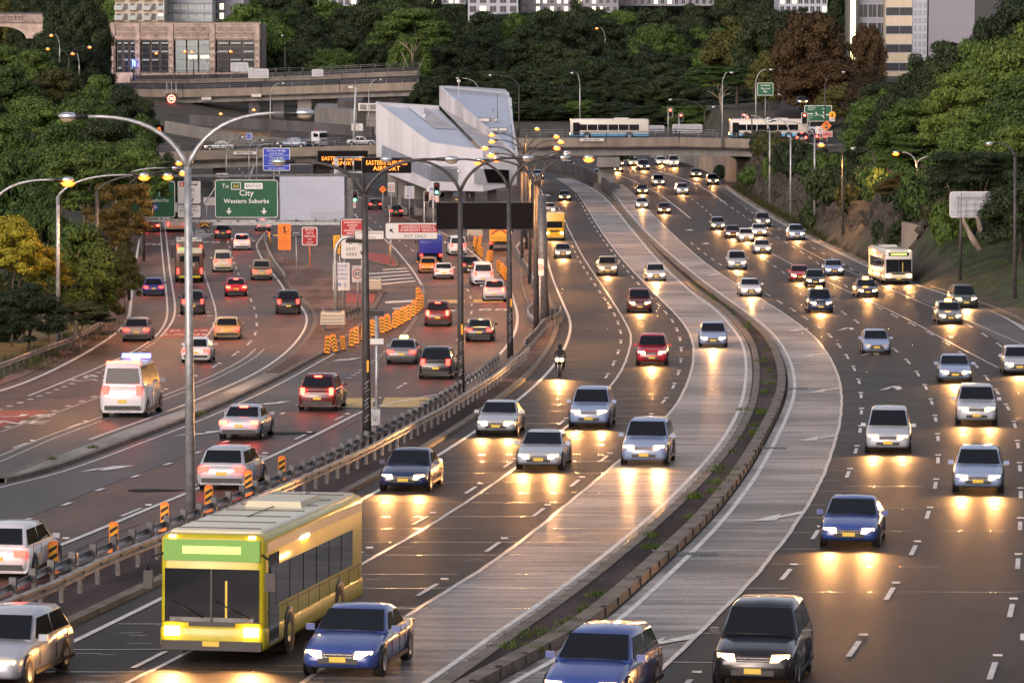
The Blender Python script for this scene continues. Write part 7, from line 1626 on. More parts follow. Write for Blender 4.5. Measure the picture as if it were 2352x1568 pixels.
pp = [onpl(Mm, M2, N2, p, .12)-o for p in Q('3', (1222, 1185), (1478, 1195), (1480, 1330), (1262, 1325))]; mb = MB(); mb.face(pp, 'black_panel'); mb.build('opening', t)
pp = [onpl(Ai, Mi, Bi, p, .03)-o for p in Q('3', (465, 568), (620, 555), (945, 790), (735, 782))]; mb = MB(); mb.face([p+Vector((0, 0, .05)) for p in pp], 'clad_grey'); mb.build('light_well', t)
pp = [onpl(Ai, Mi, Bi, p, .03)-o for p in Q('3', (470, 572), (618, 557), (640, 705))]; mb = MB(); mb.face([p+Vector((0, 0, .09)) for p in pp], 'white_clad'); mb.build('corrugated_panel', t)
mb = MB()
for k in range(5):
    a, b_ = [onpl(Ti, Ui, Ni, p, .04)-o for p in Q('3', (1492+5*k*1.6, 475+k*105), (1508+5*k*1.6, 475+k*105))]
    c_ = [onpl(Ti, Ui, Ni, p, .04)-o for p in Q('3', (1516+5*k*1.6, 475+k*105+92), (1490+5*k*1.6, 475+k*105+92))]; mb.face([a+Vector((0, -.05, .1)), b_+Vector((0, -.05, .1)), c_[0]+Vector((0, -.05, .1)), c_[1]+Vector((0, -.05, .1))], 'chrome')
mb.build('skylight', t)
for z, pt, d in (('3', (1225, 712), (2.2, .5, .6)), ('3', (1335, 805), (1.4, .8, .5)), ('3', (1425, 808), (1.4, .8, .6)), ('3', (630, 655), (.5, .4, .4)), ('3', (1350, 705), (.7, .4, .4))):
    p = onpl(Ti, Ui, Ni, Q(z, pt)[0])-o if pt[0] > 700 else onpl(Ai, Mi, Bi, Q(z, pt)[0])-o; mb = MB(); mb.box(p+Vector((0, -.2, d[2]/2)), d, 'concrete'); mb.box(p+Vector((0, -.2-d[1]/2-.02, d[2]/2)), (d[0]*.7, .03, d[2]*.6), 'sign_white'); mb.build('air_unit', t)
for a, b_, m_ in (((980, 585), (978, 300), 'white_pole'), ((1370, 700), (1366, 432), 'steel_dark'), ((1326, 600), (1326, 575), 'black'), ((1085, 1475), (1086, 1440), 'steel_dark')):
    p = onpl(Ti, Ui, Ni, Q('3', a)[0]); q_ = P(*Q('3', b_)[0], p.y); mb = MB(); mb.tube([p-o, q_-o], .05, m_, 6)
    if a[0] == 980: mb.lathe(q_-o, [(.02, -.25), (.24, -.1), (.27, .02), (.2, .18), (.02, .25)], 'sign_white', 12)
    mb.build('antenna', t)
for i, (u, v0_) in enumerate(((901, 415), (925, 425), (962, 440), (990, 448), (1030, 452), (1080, 450), (1130, 448))):
    y_ = 500-i*2; p = P(u, v0_, y_)-o; mb = MB(); mb.box((p.x, p.y, p.z/2+.2), (1.2, .9, p.z+2.2), 'concrete'); mb.build('column', t)
poly('base_wall', [(P(882, 470, 500), P(1010, 478, 492), P(1010, 462, 492), P(882, 450, 500))], 'concrete_dark')
# parked vehicles glimpsed under the building
put_on_bridge(lambda: car_proto('minivan', 'off'), ('minivan', 'off'), 957, 466, R(20), 'pale green van glimpsed between the columns under the white building', y=508, col='cream')
put_on_bridge(None, ('minivan', 'off'), 1030, 470, R(160), 'white van glimpsed under the white building, above the black board', y=505, col='white')

# ---------------------------------------------------------------- old stone building with tall windows
def px(u, v, y, o): return P(u, v, y)-o
yb = 850; o = P(250, 180, yb); t = thing('stone_building', o, R(0), 'old sandstone building with tall three-part windows at upper left', 'building')
def fx(x, y): p = Q('1', (x, y))[0]; return P(p[0], p[1], yb)-o
bays = [(1000, 1180), (1215, 1470), (1505, 1825), (1870, 2210)]; pil = [(945, 1000), (1170, 1215), (1460, 1505), (1818, 1865), (2205, 2250)]
def zt_(x): return 205+(x-950)*.038
mb = MB(); a, b_ = fx(950, 330), fx(2260, 380); c_, d_ = fx(2260, 720), fx(950, 720)
zl = lambda y: fx(1000, y).z
def blk(mb, x0, x1, y0, y1, dep, th, m):
    p0, p1 = fx(x0, y0), fx(x1, y1); mb.box(((p0.x+p1.x)/2, dep+th/2, (p0.z+p1.z)/2), (abs(p1.x-p0.x), th, abs(p0.z-p1.z)), m)
blk(mb, 950, 2255, 212, 345, 0, .8, 'sandstone'); blk(mb, 950, 2255, 630, 760, 0, .8, 'sandstone'); blk(mb, 948, 2257, 322, 334, -.25, .4, 'sandstone'); blk(mb, 948, 2257, 282, 296, -.18, .3, 'sandstone_d'); blk(mb, 946, 2257, 205, 216, -.2, .6, 'sandstone')
mb.box((fx(950, 400).x+.3, 6, (zl(205)+zl(760))/2), (.8, 12, zl(205)-zl(760)), 'sandstone')
mb.box((fx(1600, 400).x, 14, (zl(215)+zl(760))/2), (fx(2255, 0).x-fx(950, 0).x, 16, zl(215)-zl(760)), 'sandstone_d')
mb.build('wall', t)
for x0, x1 in pil:
    mb = MB(); blk(mb, x0, x1, 205, 760, -.45, .9, 'sandstone')
    for k in range(6): blk(mb, x0-3, x1+3, 350+k*58, 372+k*58, -.55, .3, 'sandstone_d')
    mb.build('pilaster', t)
mb = MB()
for x0, x1 in bays:
    for k in range(int((x1-x0)/19)): blk(mb, x0+8+k*19, x0+17+k*19, 300, 318, -.3, .4, 'sandstone')
    blk(mb, x0+12, x1-12, 232, 272, -.1, .2, 'sandstone_d')
mb.build('cornice_detail', t)
wn = 0
for bi, (x0, x1) in enumerate(bays):
    w_ = (x1-x0-30)/3
    for k in range(3):
        a0 = x0+12+k*(w_+6); mb = MB(); blk(mb, a0, a0+w_, 345, 632, .25, .3, 'sandstone_d'); fr = mb.build('window', t)
        mb = MB(); blk(mb, a0+4, a0+w_-4, 352, 628, .18, .05, 'glass_pale' if bi == 2 else 'glass_win'); mb.build('pane', fr)
        mb = MB()
        for j in range(1, 4): blk(mb, a0+4+(w_-8)*j/4-1.2, a0+4+(w_-8)*j/4+1.2, 352, 628, .08, .08, 'sandstone_d')
        for j in range(1, 5): blk(mb, a0+4, a0+w_-4, 352+276*j/5-1, 352+276*j/5+1.5, .08, .08, 'sandstone_d')
        mb.build('glazing_bar', fr)
        for j in (0, 1, 2, 3):
            if random.random() < (.65 if bi != 2 else .2): mb = MB(); blk(mb, a0+10, a0+w_-8, 368+j*72, 382+j*72, -.25, .25, 'glass_pale'); mb.build('open_pane', fr)
mb = MB()
for a0 in (1635, 1740): blk(mb, a0, a0+70, 482, 506, .1, .1, 'win_lit')
mb.build('lit_pane', t)
p = fx(1163, 550); mb = MB(); mb.box(p+Vector((0, -1, 0)), (.7, .3, 1.4), 'blue_on'); mb.tube([p+Vector((0, -.8, -4.5)), p+Vector((0, -.8, .5))], .08, 'pole_dark', 6)
t2_ = thing('blue_beacon', o+p+Vector((0, -1, -4)), 0, 'glowing blue light before the first bay of the old stone building', 'light'); mb2 = MB(); mb2.box((0, 0, 4), (.7, .3, 1.4), 'blue_on'); mb2.build('lamp', t2_); mb2 = MB(); mb2.tube([(0, .2, -1), (0, .2, 4.4)], .08, 'pole_dark', 6); mb2.build('pole', t2_)
ld = bpy.data.lights.new('blue_light', 'POINT'); ld.energy = 60; ld.color = (.1, .15, 1); ld.shadow_soft_size = .3; lo_ = bpy.data.objects.new('blue_light', ld); COL.objects.link(lo_); lo_.parent = t2_; lo_.location = (0, -.6, 4)
mb = MB(); p0, p1 = fx(950, 205), fx(2255, 240); mb.box(((p0.x+p1.x)/2, 5, p0.z+.15), (p1.x-p0.x, 8, .3), 'concrete_tan'); mb.tube([fx(1410, 232)+Vector((0, 3, 0)), fx(1408, -20)+Vector((0, 3, 0))], .12, 'white_pole', 6); mb.build('roof', t)
# ---------------------------------------------------------------- railway arch viaduct at the top left, apartment blocks, towers
o = P(0, 140, 860); t = thing('arched_viaduct', o, 0, 'old stone railway viaduct with a low arch in the top left corner', 'bridge')
mb = MB(); q = lambda x, y, yy=860: P(*Q('1', (x, y))[0], yy)-o
aw = [(-400, 330), (-330, 330)]+[(-130+210*math.cos(a), 330-95*math.sin(a)) for a in [math.pi*(1-k/14) for k in range(15)]]
top = [(-400, 130), (340, 130)]; f = [q(x, y) for x, y in [(-400, 340), (-400, 195), (380, 195), (380, 340)]]
arc = [(0+225*math.cos(a), 335-105*math.sin(a)) for a in [math.pi*k/16 for k in range(17)]]
pts = [(-400, 195), (380, 195), (380, 335)]+arc+[(-400, 335)]
mb.geo([q(x, y) for x, y in pts]+[q(x, y)+Vector((0, 8, 0)) for x, y in pts], [tuple(range(len(pts)))]+[(i, (i+1) % len(pts), len(pts)+(i+1) % len(pts), len(pts)+i) for i in range(len(pts))], 'sandstone'); mb.build('arch_wall', t)
mb = MB(); p0, p1 = q(-400, 125), q(380, 195); mb.box(((p0.x+p1.x)/2, 0, (p0.z+p1.z)/2), (p1.x-p0.x, 1.2, p0.z-p1.z), 'sandstone_d')
for k in range(9): a = q(-60+30*k, 155); mb.tube([a+Vector((-.5, -.65, .3)), a+Vector((0, -.75, .5)), a+Vector((.5, -.65, .3)), a+Vector((.3, -.65, -.5))], .08, 'sandstone', 5)
mb.build('parapet', t); mb = MB(); mb.box(((p0.x+p1.x)/2, 5, p0.z+.2), (p1.x-p0.x, 9, .4), 'roof_dark'); mb.build('deck', t)
def block(label, box, y, m, rows, cols, win='glass_win', depth=20, balc=False, lit=0, vb=None, name='apartment_building', wf=(.6, .62), cat='building', slab=None):
    u0, v0, u1, v1 = box; o = P((u0+u1)/2, v1, y); s = F/y; W, H = (u1-u0)/s, (v1-v0)/s; t = thing(name, o, 0, label, cat)
    mb = MB(); mb.box((0, depth/2, H/2), (W, depth, H), m); mb.build('wall', t)
    mb = MB(); mb.box((0, depth/2, H+.15), (W+.6, depth+.6, .4), slab or 'roof_dark'); mb.build('roof', t)
    for r in range(rows):
        if slab: mb = MB(); mb.box((0, -.15, (r+1)*H/rows-.2), (W+.1, .4, H/rows*.22), slab); mb.build('floor_band', t)
        for c in range(cols):
            x, z = -W/2+(c+.5)*W/cols, (r+.5)*H/rows; ww, wh = W/cols*wf[0], H/rows*wf[1]
            mb = MB(); mb.box((x, .0, z), (ww+.2, .14, wh+.2), 'bld_white' if m != 'bld_white' else 'bld_grey'); w_ = mb.build('window', t)
            mb = MB(); mb.box((x, -.06, z), (ww, .08, wh), win if random.random() > lit else 'win_lit'); mb.box((x, -.11, z), (.08, .05, wh), 'bld_grey'); mb.build('pane', w_)
            if balc and c % 2 == 0:
                mb = MB(); mb.box((x, -.7, z-wh/2), (ww+1, 1.4, .15), m); mb.box((x, -1.35, z-wh/2+.55), (ww+1, .05, 1.0), 'glass_pale')
                for j in range(5): mb.box((x-ww/2-.4+j*(ww+.8)/4, -1.38, z-wh/2+.55), (.06, .06, 1.05), 'bld_grey')
                mb.build('balcony', t)
    return t
block('cream apartment block with glass balconies behind the old stone building', (265, -40, 377, 50), 930, 'cream', 4, 7, balc=True, lit=.08)
block('modern white apartment block with big pale windows at the top left', (378, -60, 488, 50), 940, 'bld_white', 5, 6, 'glass_pale', lit=.1, balc=False, slab='bld_grey', wf=(.8, .6))
block('dark blue glass building behind the trees at top left', (488, -60, 560, 48), 950, 'bld_grey', 5, 5, lit=.2)
block('white building with lattice windows at the top middle', (1075, -50, 1190, 52), 1080, 'bld_white', 5, 5, lit=.05)
block('pale blue apartment building with lit windows at the top, right of the lattice building', (1196, -60, 1420, 30), 1100, 'grey_render', 5, 14, lit=.3, wf=(.5, .55))
block('distant blue grey apartment row at the top, over the middle of the woods', (1420, -60, 1640, 14), 1120, 'grey_render', 4, 14, lit=.25, wf=(.5, .5))
block('distant pale apartment building at the top left of the red-brown tree', (1790, -60, 1900, 30), 1000, 'bld_white', 5, 8, lit=.3)
block('pale building sliver at the top between the left trees', (730, -50, 820, 14), 1050, 'bld_white', 4, 6, lit=.2)
block('small pale building at the top, centre left among tree tops', (960, -50, 1070, 10), 1090, 'bld_grey', 4, 8, lit=.3)
tb = block('office tower with cream bands and dark window strips at upper right', (2034, -120, 2096, 175), 700, 'cream', 7, 1, 'glass_win', wf=(1.0, .42), lit=0, name='office_building')
tw = block('pale ribbed tower right of the office tower with cream bands', (2096, -120, 2128, 200), 698, 'bld_white', 18, 3, 'glass_pale', wf=(.35, .5), name='office_building')
mb = MB(); s = F/698
for k in range(6): mb.box(((16+6+k*9)/s*1.0, .6, 16), (.35, .6, 34), 'bld_white')
mb.build('rib', tw); mb = MB(); mb.box((16/s+4.6, 6, 16), (8.6, 12, 34), 'grey_render'); mb.build('side_wing', tw)
block('dark glass office building between the lit strip and the banded tower', (1972, -120, 2034, 130), 705, 'bld_grey', 6, 3, 'glass_win', wf=(.9, .7), lit=.0, name='office_building')
o = P(1958, 195, 702); t = thing('light_strip', o, 0, 'tall glowing yellow vertical light strip on a dark building edge at upper right', 'building light'); s = F/702
mb = MB(); mb.box((-.3, 1.0, 11), (2.2, 1.5, 24), 'roof_dark'); mb.build('frame', t)
for k in range(5): mb = MB(); mb.box((0, .1, 1.6+3.6*k), (.85, .3, 3.45), 'strip_lit'); mb.build('panel', t)

# ---------------------------------------------------------------- rock wall
def rock(label, c0, y0, y1, hf, off0, seed=3, m='rock'):
    rr = random.Random(seed); n = int((y1-y0)/1.1); k = 9; vs = []; o = Vector((c0(y0)+off0, y0, gz(y0)))
    for i in range(n+1):
        y = y0+(y1-y0)*i/n; h = hf(y); x0 = c0(y)+off0; b = rr.uniform(-.35, .35)
        for j in range(k+1):
            f = j/k; vs.append((x0+f*.9+b*1.5+rr.uniform(-.42, .42), y+rr.uniform(-.4, .4), gz(y)-.3+h*f*(1+.12*b)))
        vs.append((x0+3.5, y, gz(y)+h*1.03))
    w_ = k+2; fs = [(i*w_+j, i*w_+j+1, (i+1)*w_+j+1, (i+1)*w_+j) for i in range(n) for j in range(w_-1)]
    mb = MB(); mb.geo(vs, fs, m); ob = mb.build('rock_wall', org=o); ob.location = o; tag(ob, label, 'rock wall'); return ob
rock('long dark sandstone rock cutting with vertical drill marks beside the right carriageway', RK, 348, 610, lambda y: 5.2+1.2*math.sin(y*.07)+.8*math.sin(y*.31), 2.2)
ob = wall('pale wedge-shaped concrete retaining wall end among the dark shrubs', [P(2070, 596, 352), P(2112, 606, 349)], 3.6, 'concrete_tan', -.5)
# ---------------------------------------------------------------- trees
def crown_mesh(seed, kind):
    # unit crown: half-width 1, height 0..1 (z); many small leaf faces spread over lumpy clumps
    rr = random.Random(seed); clumps = []
    nC, flat, nl, ls = dict(round=(52, .36, 380, .036), umbrella=(44, .24, 430, .035), tall=(60, .40, 330, .036), sparse=(38, .26, 300, .035), shrub=(22, .6, 300, .06))[kind]
    for i in range(nC):
        f = (i+.5)/nC; a = i*2.39996+rr.uniform(-.4, .4)
        if kind == 'umbrella': z = .35+.55*(1-(f**.9))+rr.uniform(-.12, .08); rad = .78*math.sqrt(f)
        elif kind == 'sparse': z = rr.uniform(.25, .88); rad = .8*math.sqrt(rr.random())
        elif kind == 'tall': z = .1+.8*f; rad = .72*math.sin(math.pi*min(.95, .18+.72*f))**.7*math.sqrt(rr.uniform(.35, 1))
        elif kind == 'conifer': z = .05+.9*f; rad = .8*(1-f)**.8*rr.uniform(.5, 1)+.02
        elif kind == 'shrub': z = rr.uniform(.15, .62); rad = .62*math.sqrt(rr.random())
        else: z = .16+.70*(1-f)+rr.uniform(-.1, .1); rad = .74*math.sqrt(min(1, f*1.25))*(1-.25*abs(z-.45))
        r = rr.uniform(.16, .33)*(1.25 if kind == 'shrub' else 1)*(1.15-.3*f)
        cz_ = None; clumps.append((rad*math.cos(a), rad*math.sin(a), z, r))
    vs = []; fs = []
    asp = .9 if kind == 'shrub' else .5
    for cx, cy, cz, r in clumps:
        b = len(vs)                          # lumpy dark inside of the clump
        for j in range(4):
            for k in range(7):
                t = math.pi*(j+.5)/4; p = 2*math.pi*k/7; q = r*.62*rr.uniform(.75, 1.1)
                vs.append((cx+q*math.sin(t)*math.cos(p), cy+q*math.sin(t)*math.sin(p), cz+q*math.cos(t)*flat))
        for j in range(3):
            for k in range(7): fs.append((b+j*7+k, b+j*7+(k+1) % 7, b+(j+1)*7+(k+1) % 7, b+(j+1)*7+k))
        for n in range(nl):
            while True:
                d = Vector((rr.uniform(-1, 1), rr.uniform(-1, 1), rr.uniform(-.75, 1)))
                if .05 < d.length < 1: break
            d.normalize(); lump = 1+.16*math.sin(5*d.x+cx*9)*math.sin(4*d.y+3*d.z+cy*7)
            q = r*lump*(1-.38*rr.random()**1.8)
            c = Vector((cx+d.x*q, cy+d.y*q, cz+d.z*q*flat))
            nn = (d+Vector((rr.uniform(-.8, .8), rr.uniform(-.8, .8), rr.uniform(-.3, .8)))).normalized()
            t = nn.cross(Vector((rr.uniform(-1, 1), rr.uniform(-1, 1), rr.uniform(-1, 1)))).normalized(); u = nn.cross(t)
            s = ls*rr.uniform(.55, 1.25); b = len(vs)
            t.z *= asp; u.z *= asp; vs += [tuple(c-t*s), tuple(c-u*s*.6), tuple(c+t*s), tuple(c+u*s*.55)]; fs.append((b, b+1, b+2, b+3))
    me = bpy.data.meshes.new('crown'); me.from_pydata(vs, [], fs); me.materials.append(M['leaf_dark']); return me
def trunk_mesh(seed, pale):
    rr = random.Random(seed); mb = MB(); m = 'bark_pale' if pale else 'bark'
    x, y = 0, 0; pts = [(0, 0, 0)]
    for k in range(1, 5): x += rr.uniform(-.05, .05); y += rr.uniform(-.05, .05); pts.append((x, y, .14*k))
    mb.tube(pts, [.055, .046, .040, .034, .028], m, 8)
    for k in range(7):
        a = k*2.4+rr.uniform(-.4, .4); i = rr.choice((2, 3, 4)); p = pts[i]; L = rr.uniform(.35, .62); h = rr.uniform(.18, .34)
        q1 = (p[0]+L*.45*math.cos(a), p[1]+L*.45*math.sin(a), p[2]+h*.55); q2 = (p[0]+L*math.cos(a+.2), p[1]+L*math.sin(a+.2), p[2]+h)
        mb.tube([p, q1, q2], [.024, .015, .006], m, 5)
        mb.tube([q1, (q1[0]+.2*math.cos(a-.8), q1[1]+.2*math.sin(a-.8), q1[2]+.14)], [.012, .004], m, 4)
    me = mb.build('trunk'); d = me.data; bpy.data.objects.remove(me); return d
CM_ = {}; TM_ = {}
def getc(kind, v):
    if (kind, v) not in CM_: CM_[(kind, v)] = crown_mesh(hash((len(kind), v))+v*17+len(kind)*3, kind)
    return CM_[(kind, v)]
TREES = [0]
def tree(u, vt, wpx, y, m, label, kind='round', cf=.82, pale=False, group=None, name='tree', base_z=None, cat='tree', asp=None):
    rr = random.Random(TREES[0]*31+5); TREES[0] += 1
    s = F/y; x = PX(u, y); zb = T(x, y)-.3 if base_z is None else base_z; zt = P(u, vt, y).z; H = max(zt-zb, 1.2); w2 = wpx/s/2
    t = thing(name, (x, y, zb), rr.uniform(0, 6.28), label, cat, group)
    v = rr.randrange(2); c = link('crown' if cat == 'tree' else 'foliage', getc(kind, v), t)
    ch = H*cf
    if asp: ch = min(ch, w2*2*asp)
    c.location = (0, 0, H-ch*.97); c.scale = (w2*1.12, w2*1.12, ch)
    c.material_slots[0].link = 'OBJECT'; c.material_slots[0].material = M[m]
    k = (rr.randrange(3), pale)
    if k not in TM_: TM_[k] = trunk_mesh(k[0]+3, pale)
    tr = link('trunk' if cat == 'tree' else 'stem', TM_[k], t); tr.scale = (w2*.8, w2*.8, H*.92)
    return t
LF = 'trees along the left road'
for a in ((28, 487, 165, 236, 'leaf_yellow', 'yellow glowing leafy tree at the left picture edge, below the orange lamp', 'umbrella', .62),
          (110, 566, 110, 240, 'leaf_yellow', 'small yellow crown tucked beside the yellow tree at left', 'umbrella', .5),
          (175, 512, 215, 246, 'leaf_green', 'dark green tree with glossy leaves left of the orange-lit gum', 'round', .8),
          (60, 655, 210, 224, 'leaf_dark', 'dark bushy tree low at the left edge with visible trunks', 'round', .72),
          (185, 690, 150, 236, 'leaf_dark', 'dark low tree with forked trunk standing by the guardrail', 'umbrella', .6),
          (-25, 620, 130, 228, 'leaf_olive', 'olive tree cut off by the left picture edge, low', 'round', .8),
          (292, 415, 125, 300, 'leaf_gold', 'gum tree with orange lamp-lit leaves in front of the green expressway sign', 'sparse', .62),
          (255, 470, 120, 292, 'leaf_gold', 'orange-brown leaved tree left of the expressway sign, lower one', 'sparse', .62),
          (200, 318, 260, 305, 'leaf_bright', 'big green gum tree with pale branches behind the two left lamp arms', 'umbrella', .55),
          (35, 346, 215, 288, 'leaf_green', 'green tree at left edge right above the lamp arm', 'round', .85),
          (100, 430, 170, 268, 'leaf_green', 'green tree between the yellow tree and the big olive gum', 'round', .8),
          (288, 560, 85, 280, 'leaf_olive', 'small olive tree leaning over the left edge line', 'round', .75),
          (230, 610, 120, 255, 'leaf_olive', 'dense olive bush tree beside the left guardrail top end', 'round', .8),
          (330, 330, 130, 400, 'leaf_green', 'green tree rising over the green expressway sign', 'umbrella', .7),
          (40, 395, 180, 330, 'leaf_bright', 'bright green tree top at left, just over the leftmost lamp arm', 'umbrella', .7),
          (385, 350, 70, 470, 'leaf_dark', 'small dark tree behind the near lamp pole fork', 'round', .9),
          (120, 330, 230, 360, 'leaf_bright', 'broad bright green crown in the left middle, below the long lamp arm', 'umbrella', .75)):
    tree(*a[:6], a[6], a[7], pale=('gum' in a[5] or 'forked' in a[5]), group=LF)
rows = [(20, 262, 190, 430, 'leaf_green'), (150, 285, 200, 420, 'leaf_green'), (250, 268, 190, 440, 'leaf_dark'), (320, 262, 110, 470, 'leaf_green'), (90, 215, 190, 480, 'leaf_green'), (205, 205, 190, 500, 'leaf_green'), (285, 195, 120, 530, 'leaf_dark'),
        (30, 150, 170, 540, 'leaf_green'), (130, 148, 180, 550, 'leaf_olive'), (225, 172, 130, 580, 'leaf_green'), (10, 92, 150, 620, 'leaf_green'), (80, 112, 160, 610, 'leaf_bright'), (165, 168, 120, 640, 'leaf_dark'), (-20, 210, 120, 500, 'leaf_dark'), (330, 215, 90, 560, 'leaf_dark'), (60, 300, 150, 400, 'leaf_bright'), (300, 310, 120, 420, 'leaf_green')]
for i, (u, v, w_, y, m) in enumerate(rows): tree(u, v, w_, y, m, 'leafy green tree in the thick wooded slope on the left, behind the long lamp arm', ('umbrella', 'round')[i % 2], .8, pale=i % 3 == 0, group='trees of the left wooded slope')
rr_ = random.Random(11)
for i, (u, v, w_, y, m, k) in enumerate(((95, -15, 110, 930, 'leaf_dark', 'tall'), (150, -5, 110, 800, 'leaf_dark', 'tall'), (200, 2, 120, 790, 'leaf_dark', 'tall'), (122, 60, 110, 780, 'leaf_dark', 'round'), (175, 85, 120, 760, 'leaf_dark', 'round'), (236, 18, 66, 800, 'leaf_olive', 'tall'), (225, 100, 90, 770, 'leaf_dark', 'round'), (55, 4, 100, 940, 'leaf_dark', 'tall'), (10, -8, 100, 940, 'leaf_olive', 'tall'), (60, 92, 90, 770, 'leaf_dark', 'round'), (280, 2, 60, 1000, 'leaf_dark', 'tall'))):
    tree(u, v, w_, y, m, 'tall dark tree left of the old stone building' if m == 'leaf_dark' else 'olive feathery tree '+('touching the left side of the old stone building' if u > 100 else 'behind the arched railway viaduct'), k, .92, group='dark trees at the top left')
# wooded hill behind the viaduct and the bridge
bands = [(985, 470, 1800, 14, 22, 'back'), (935, 500, 1800, 52, 24, 'b'), (885, 560, 1790, 96, 26, 'c'), (850, 975, 1780, 142, 24, 'd'), (815, 985, 1750, 190, 22, 'e'), (785, 1200, 1720, 236, 10, 'f'), (1035, 480, 1800, -8, 12, 'z'), (1165, 440, 2000, -42, 10, 'y'), (1010, -40, 330, -38, 10, 'x')]
lbls = ['dark tree in the dense wooded hill behind the viaduct and the bridge']
for y, u0, u1, vt, j, _ in bands:
    u = u0
    while u < u1:
        w_ = rr_.uniform(105, 165); k = rr_.choice(('round', 'tall', 'round', 'tall', 'round', 'sparse')); v = vt+rr_.uniform(-j, j)*.7
        if 1040 < u < 1180 and 1000 < y < 1100: v += 45
        if 640 < u < 720 and y > 900 : v += 16
        if 1020 < y < 1100 and 1200 < u < 1640: v = max(v, 16+rr_.uniform(0, 12))
        m = rr_.choice(('leaf_dark', 'leaf_dark', 'leaf_dark', 'leaf_green') if vt < 110 else ('leaf_dark',)*6+('leaf_green',))
        if not (y < 900 and u < 960 and u > 470 and vt > 120):
            tree(u, v, w_, y+rr_.uniform(-12, 12), m, lbls[0] if m == 'leaf_dark' else 'greener tree in the dense wooded hill behind the viaduct and the bridge', k, .92, group='trees of the dark wooded hill')
        u += rr_.uniform(62, 92)
for a in ((985, 172, 95, 782, 'leaf_dark', 'dark tree covering the right end of the far viaduct', 'round', .9, False), (1018, 150, 90, 800, 'leaf_dark', 'dark tree directly behind the top left corner of the white building wedge', 'round', .9, False), (950, 18, 190, 850, 'leaf_green', 'tall gum tree with pale trunk right of the viaduct end, above the white building', 'umbrella', .5, True),
          (560, 8, 170, 880, 'leaf_green', 'big green tree hiding the right end of the old stone building', 'round', .9, False),
          (1690, 42, 180, 760, 'leaf_olive', 'olive yellow rounded tree high on the hill above the traffic signals', 'round', .85, False),
          (1655, 152, 190, 730, 'leaf_green', 'pale branched gum above the red traffic signals', 'umbrella', .6, True),
          (1595, 240, 120, 740, 'leaf_green', 'greyish green tree behind the red traffic signals', 'round', .85, False),
          (1750, 10, 150, 740, 'leaf_dark', 'dark tree between the olive one and the red-brown one', 'round', .9, False),
          (1765, 120, 110, 715, 'leaf_olive', 'olive tree left of the red-brown tree', 'tall', .9, False),
          (1855, 25, 190, 672, 'leaf_rust', 'large red-brown autumn tree left of the glowing light strip', 'tall', .9, False),
          (1885, 125, 190, 662, 'leaf_rust', 'red-brown autumn tree below the glowing light strip, lower one', 'round', .9, False),
          (1985, 58, 100, 672, 'leaf_rust', 'slim red-brown autumn tree right of the glowing light strip', 'tall', .92, False),
          (1935, 190, 150, 640, 'leaf_olive', 'olive tree directly above the round amber sign', 'round', .9, False),
          (1990, 150, 120, 620, 'leaf_rust', 'brownish tree at the foot of the banded office tower', 'round', .9, False),
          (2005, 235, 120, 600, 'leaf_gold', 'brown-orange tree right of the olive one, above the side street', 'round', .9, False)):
    tree(*a[:6], a[6], a[7], pale=a[8], group='trees at the upper right')
RH = 'trees of the right wooded bank'
rt = [(2330, -10, 220, 470, 'leaf_dark', 'dark tree in the top right corner'), (2250, 40, 180, 460, 'leaf_dark', 'dark tree below the ribbed tower at top right'), (2330, 60, 230, 420, 'leaf_bright', 'bright green crown near the top right corner'),
      (2175, 95, 170, 450, 'leaf_dark', 'dark tree in front of the ribbed tower'), (2235, 90, 190, 425, 'leaf_green', 'green crown right of centre in the upper right woods'), (2110, 130, 150, 480, 'leaf_dark', 'dark tree in front of the cream banded tower'),
      (2200, 165, 200, 405, 'leaf_bright', 'bright broad crown in the upper right woods, right below the towers'), (2330, 175, 240, 375, 'leaf_green', 'large green tree at the right edge, upper middle'), (2060, 195, 160, 470, 'leaf_dark', 'dark tree right of the olive trees at the side street'),
      (2090, 225, 190, 430, 'leaf_bright', 'bright green crown left in the right woods'), (2240, 250, 230, 375, 'leaf_green', 'green broad tree in the middle of the right woods'), (2020, 290, 150, 470, 'leaf_dark', 'dark tree at the left end of the right woods'),
      (2120, 300, 200, 425, 'leaf_green', 'green tree just above the two orange lamp heads'), (2340, 285, 220, 345, 'leaf_bright', 'bright green tree at the right edge, middle'), (2030, 345, 150, 425, 'leaf_green', 'green tree left of the twin orange lamp'),
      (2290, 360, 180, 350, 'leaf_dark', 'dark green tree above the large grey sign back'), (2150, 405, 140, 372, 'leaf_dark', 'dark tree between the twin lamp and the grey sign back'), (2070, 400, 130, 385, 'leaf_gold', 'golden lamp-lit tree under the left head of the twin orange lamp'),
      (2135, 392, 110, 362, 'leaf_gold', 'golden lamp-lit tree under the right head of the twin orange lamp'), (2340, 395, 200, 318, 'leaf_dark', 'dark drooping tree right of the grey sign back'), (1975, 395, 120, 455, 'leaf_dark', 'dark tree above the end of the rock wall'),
      (1930, 345, 110, 500, 'leaf_dark', 'dark tree above the middle of the rock wall'), (1860, 345, 120, 530, 'leaf_dark', 'dark spreading tree above the rock wall, below the braking cars'), (1790, 338, 90, 545, 'leaf_dark', 'dark small tree above the rock wall near the bridge'),
      (2180, 455, 120, 352, 'leaf_dark', 'dark tree left of the grey sign back'), (2075, 500, 90, 362, 'leaf_dark', 'dark shrubby tree before the pale wall end')]
for i, (u, v, w_, y, m, l) in enumerate(rt): tree(u, v, w_, y, m, l, ('umbrella', 'round', 'round')[i % 3], .88, pale=i % 2 == 0, group=RH)
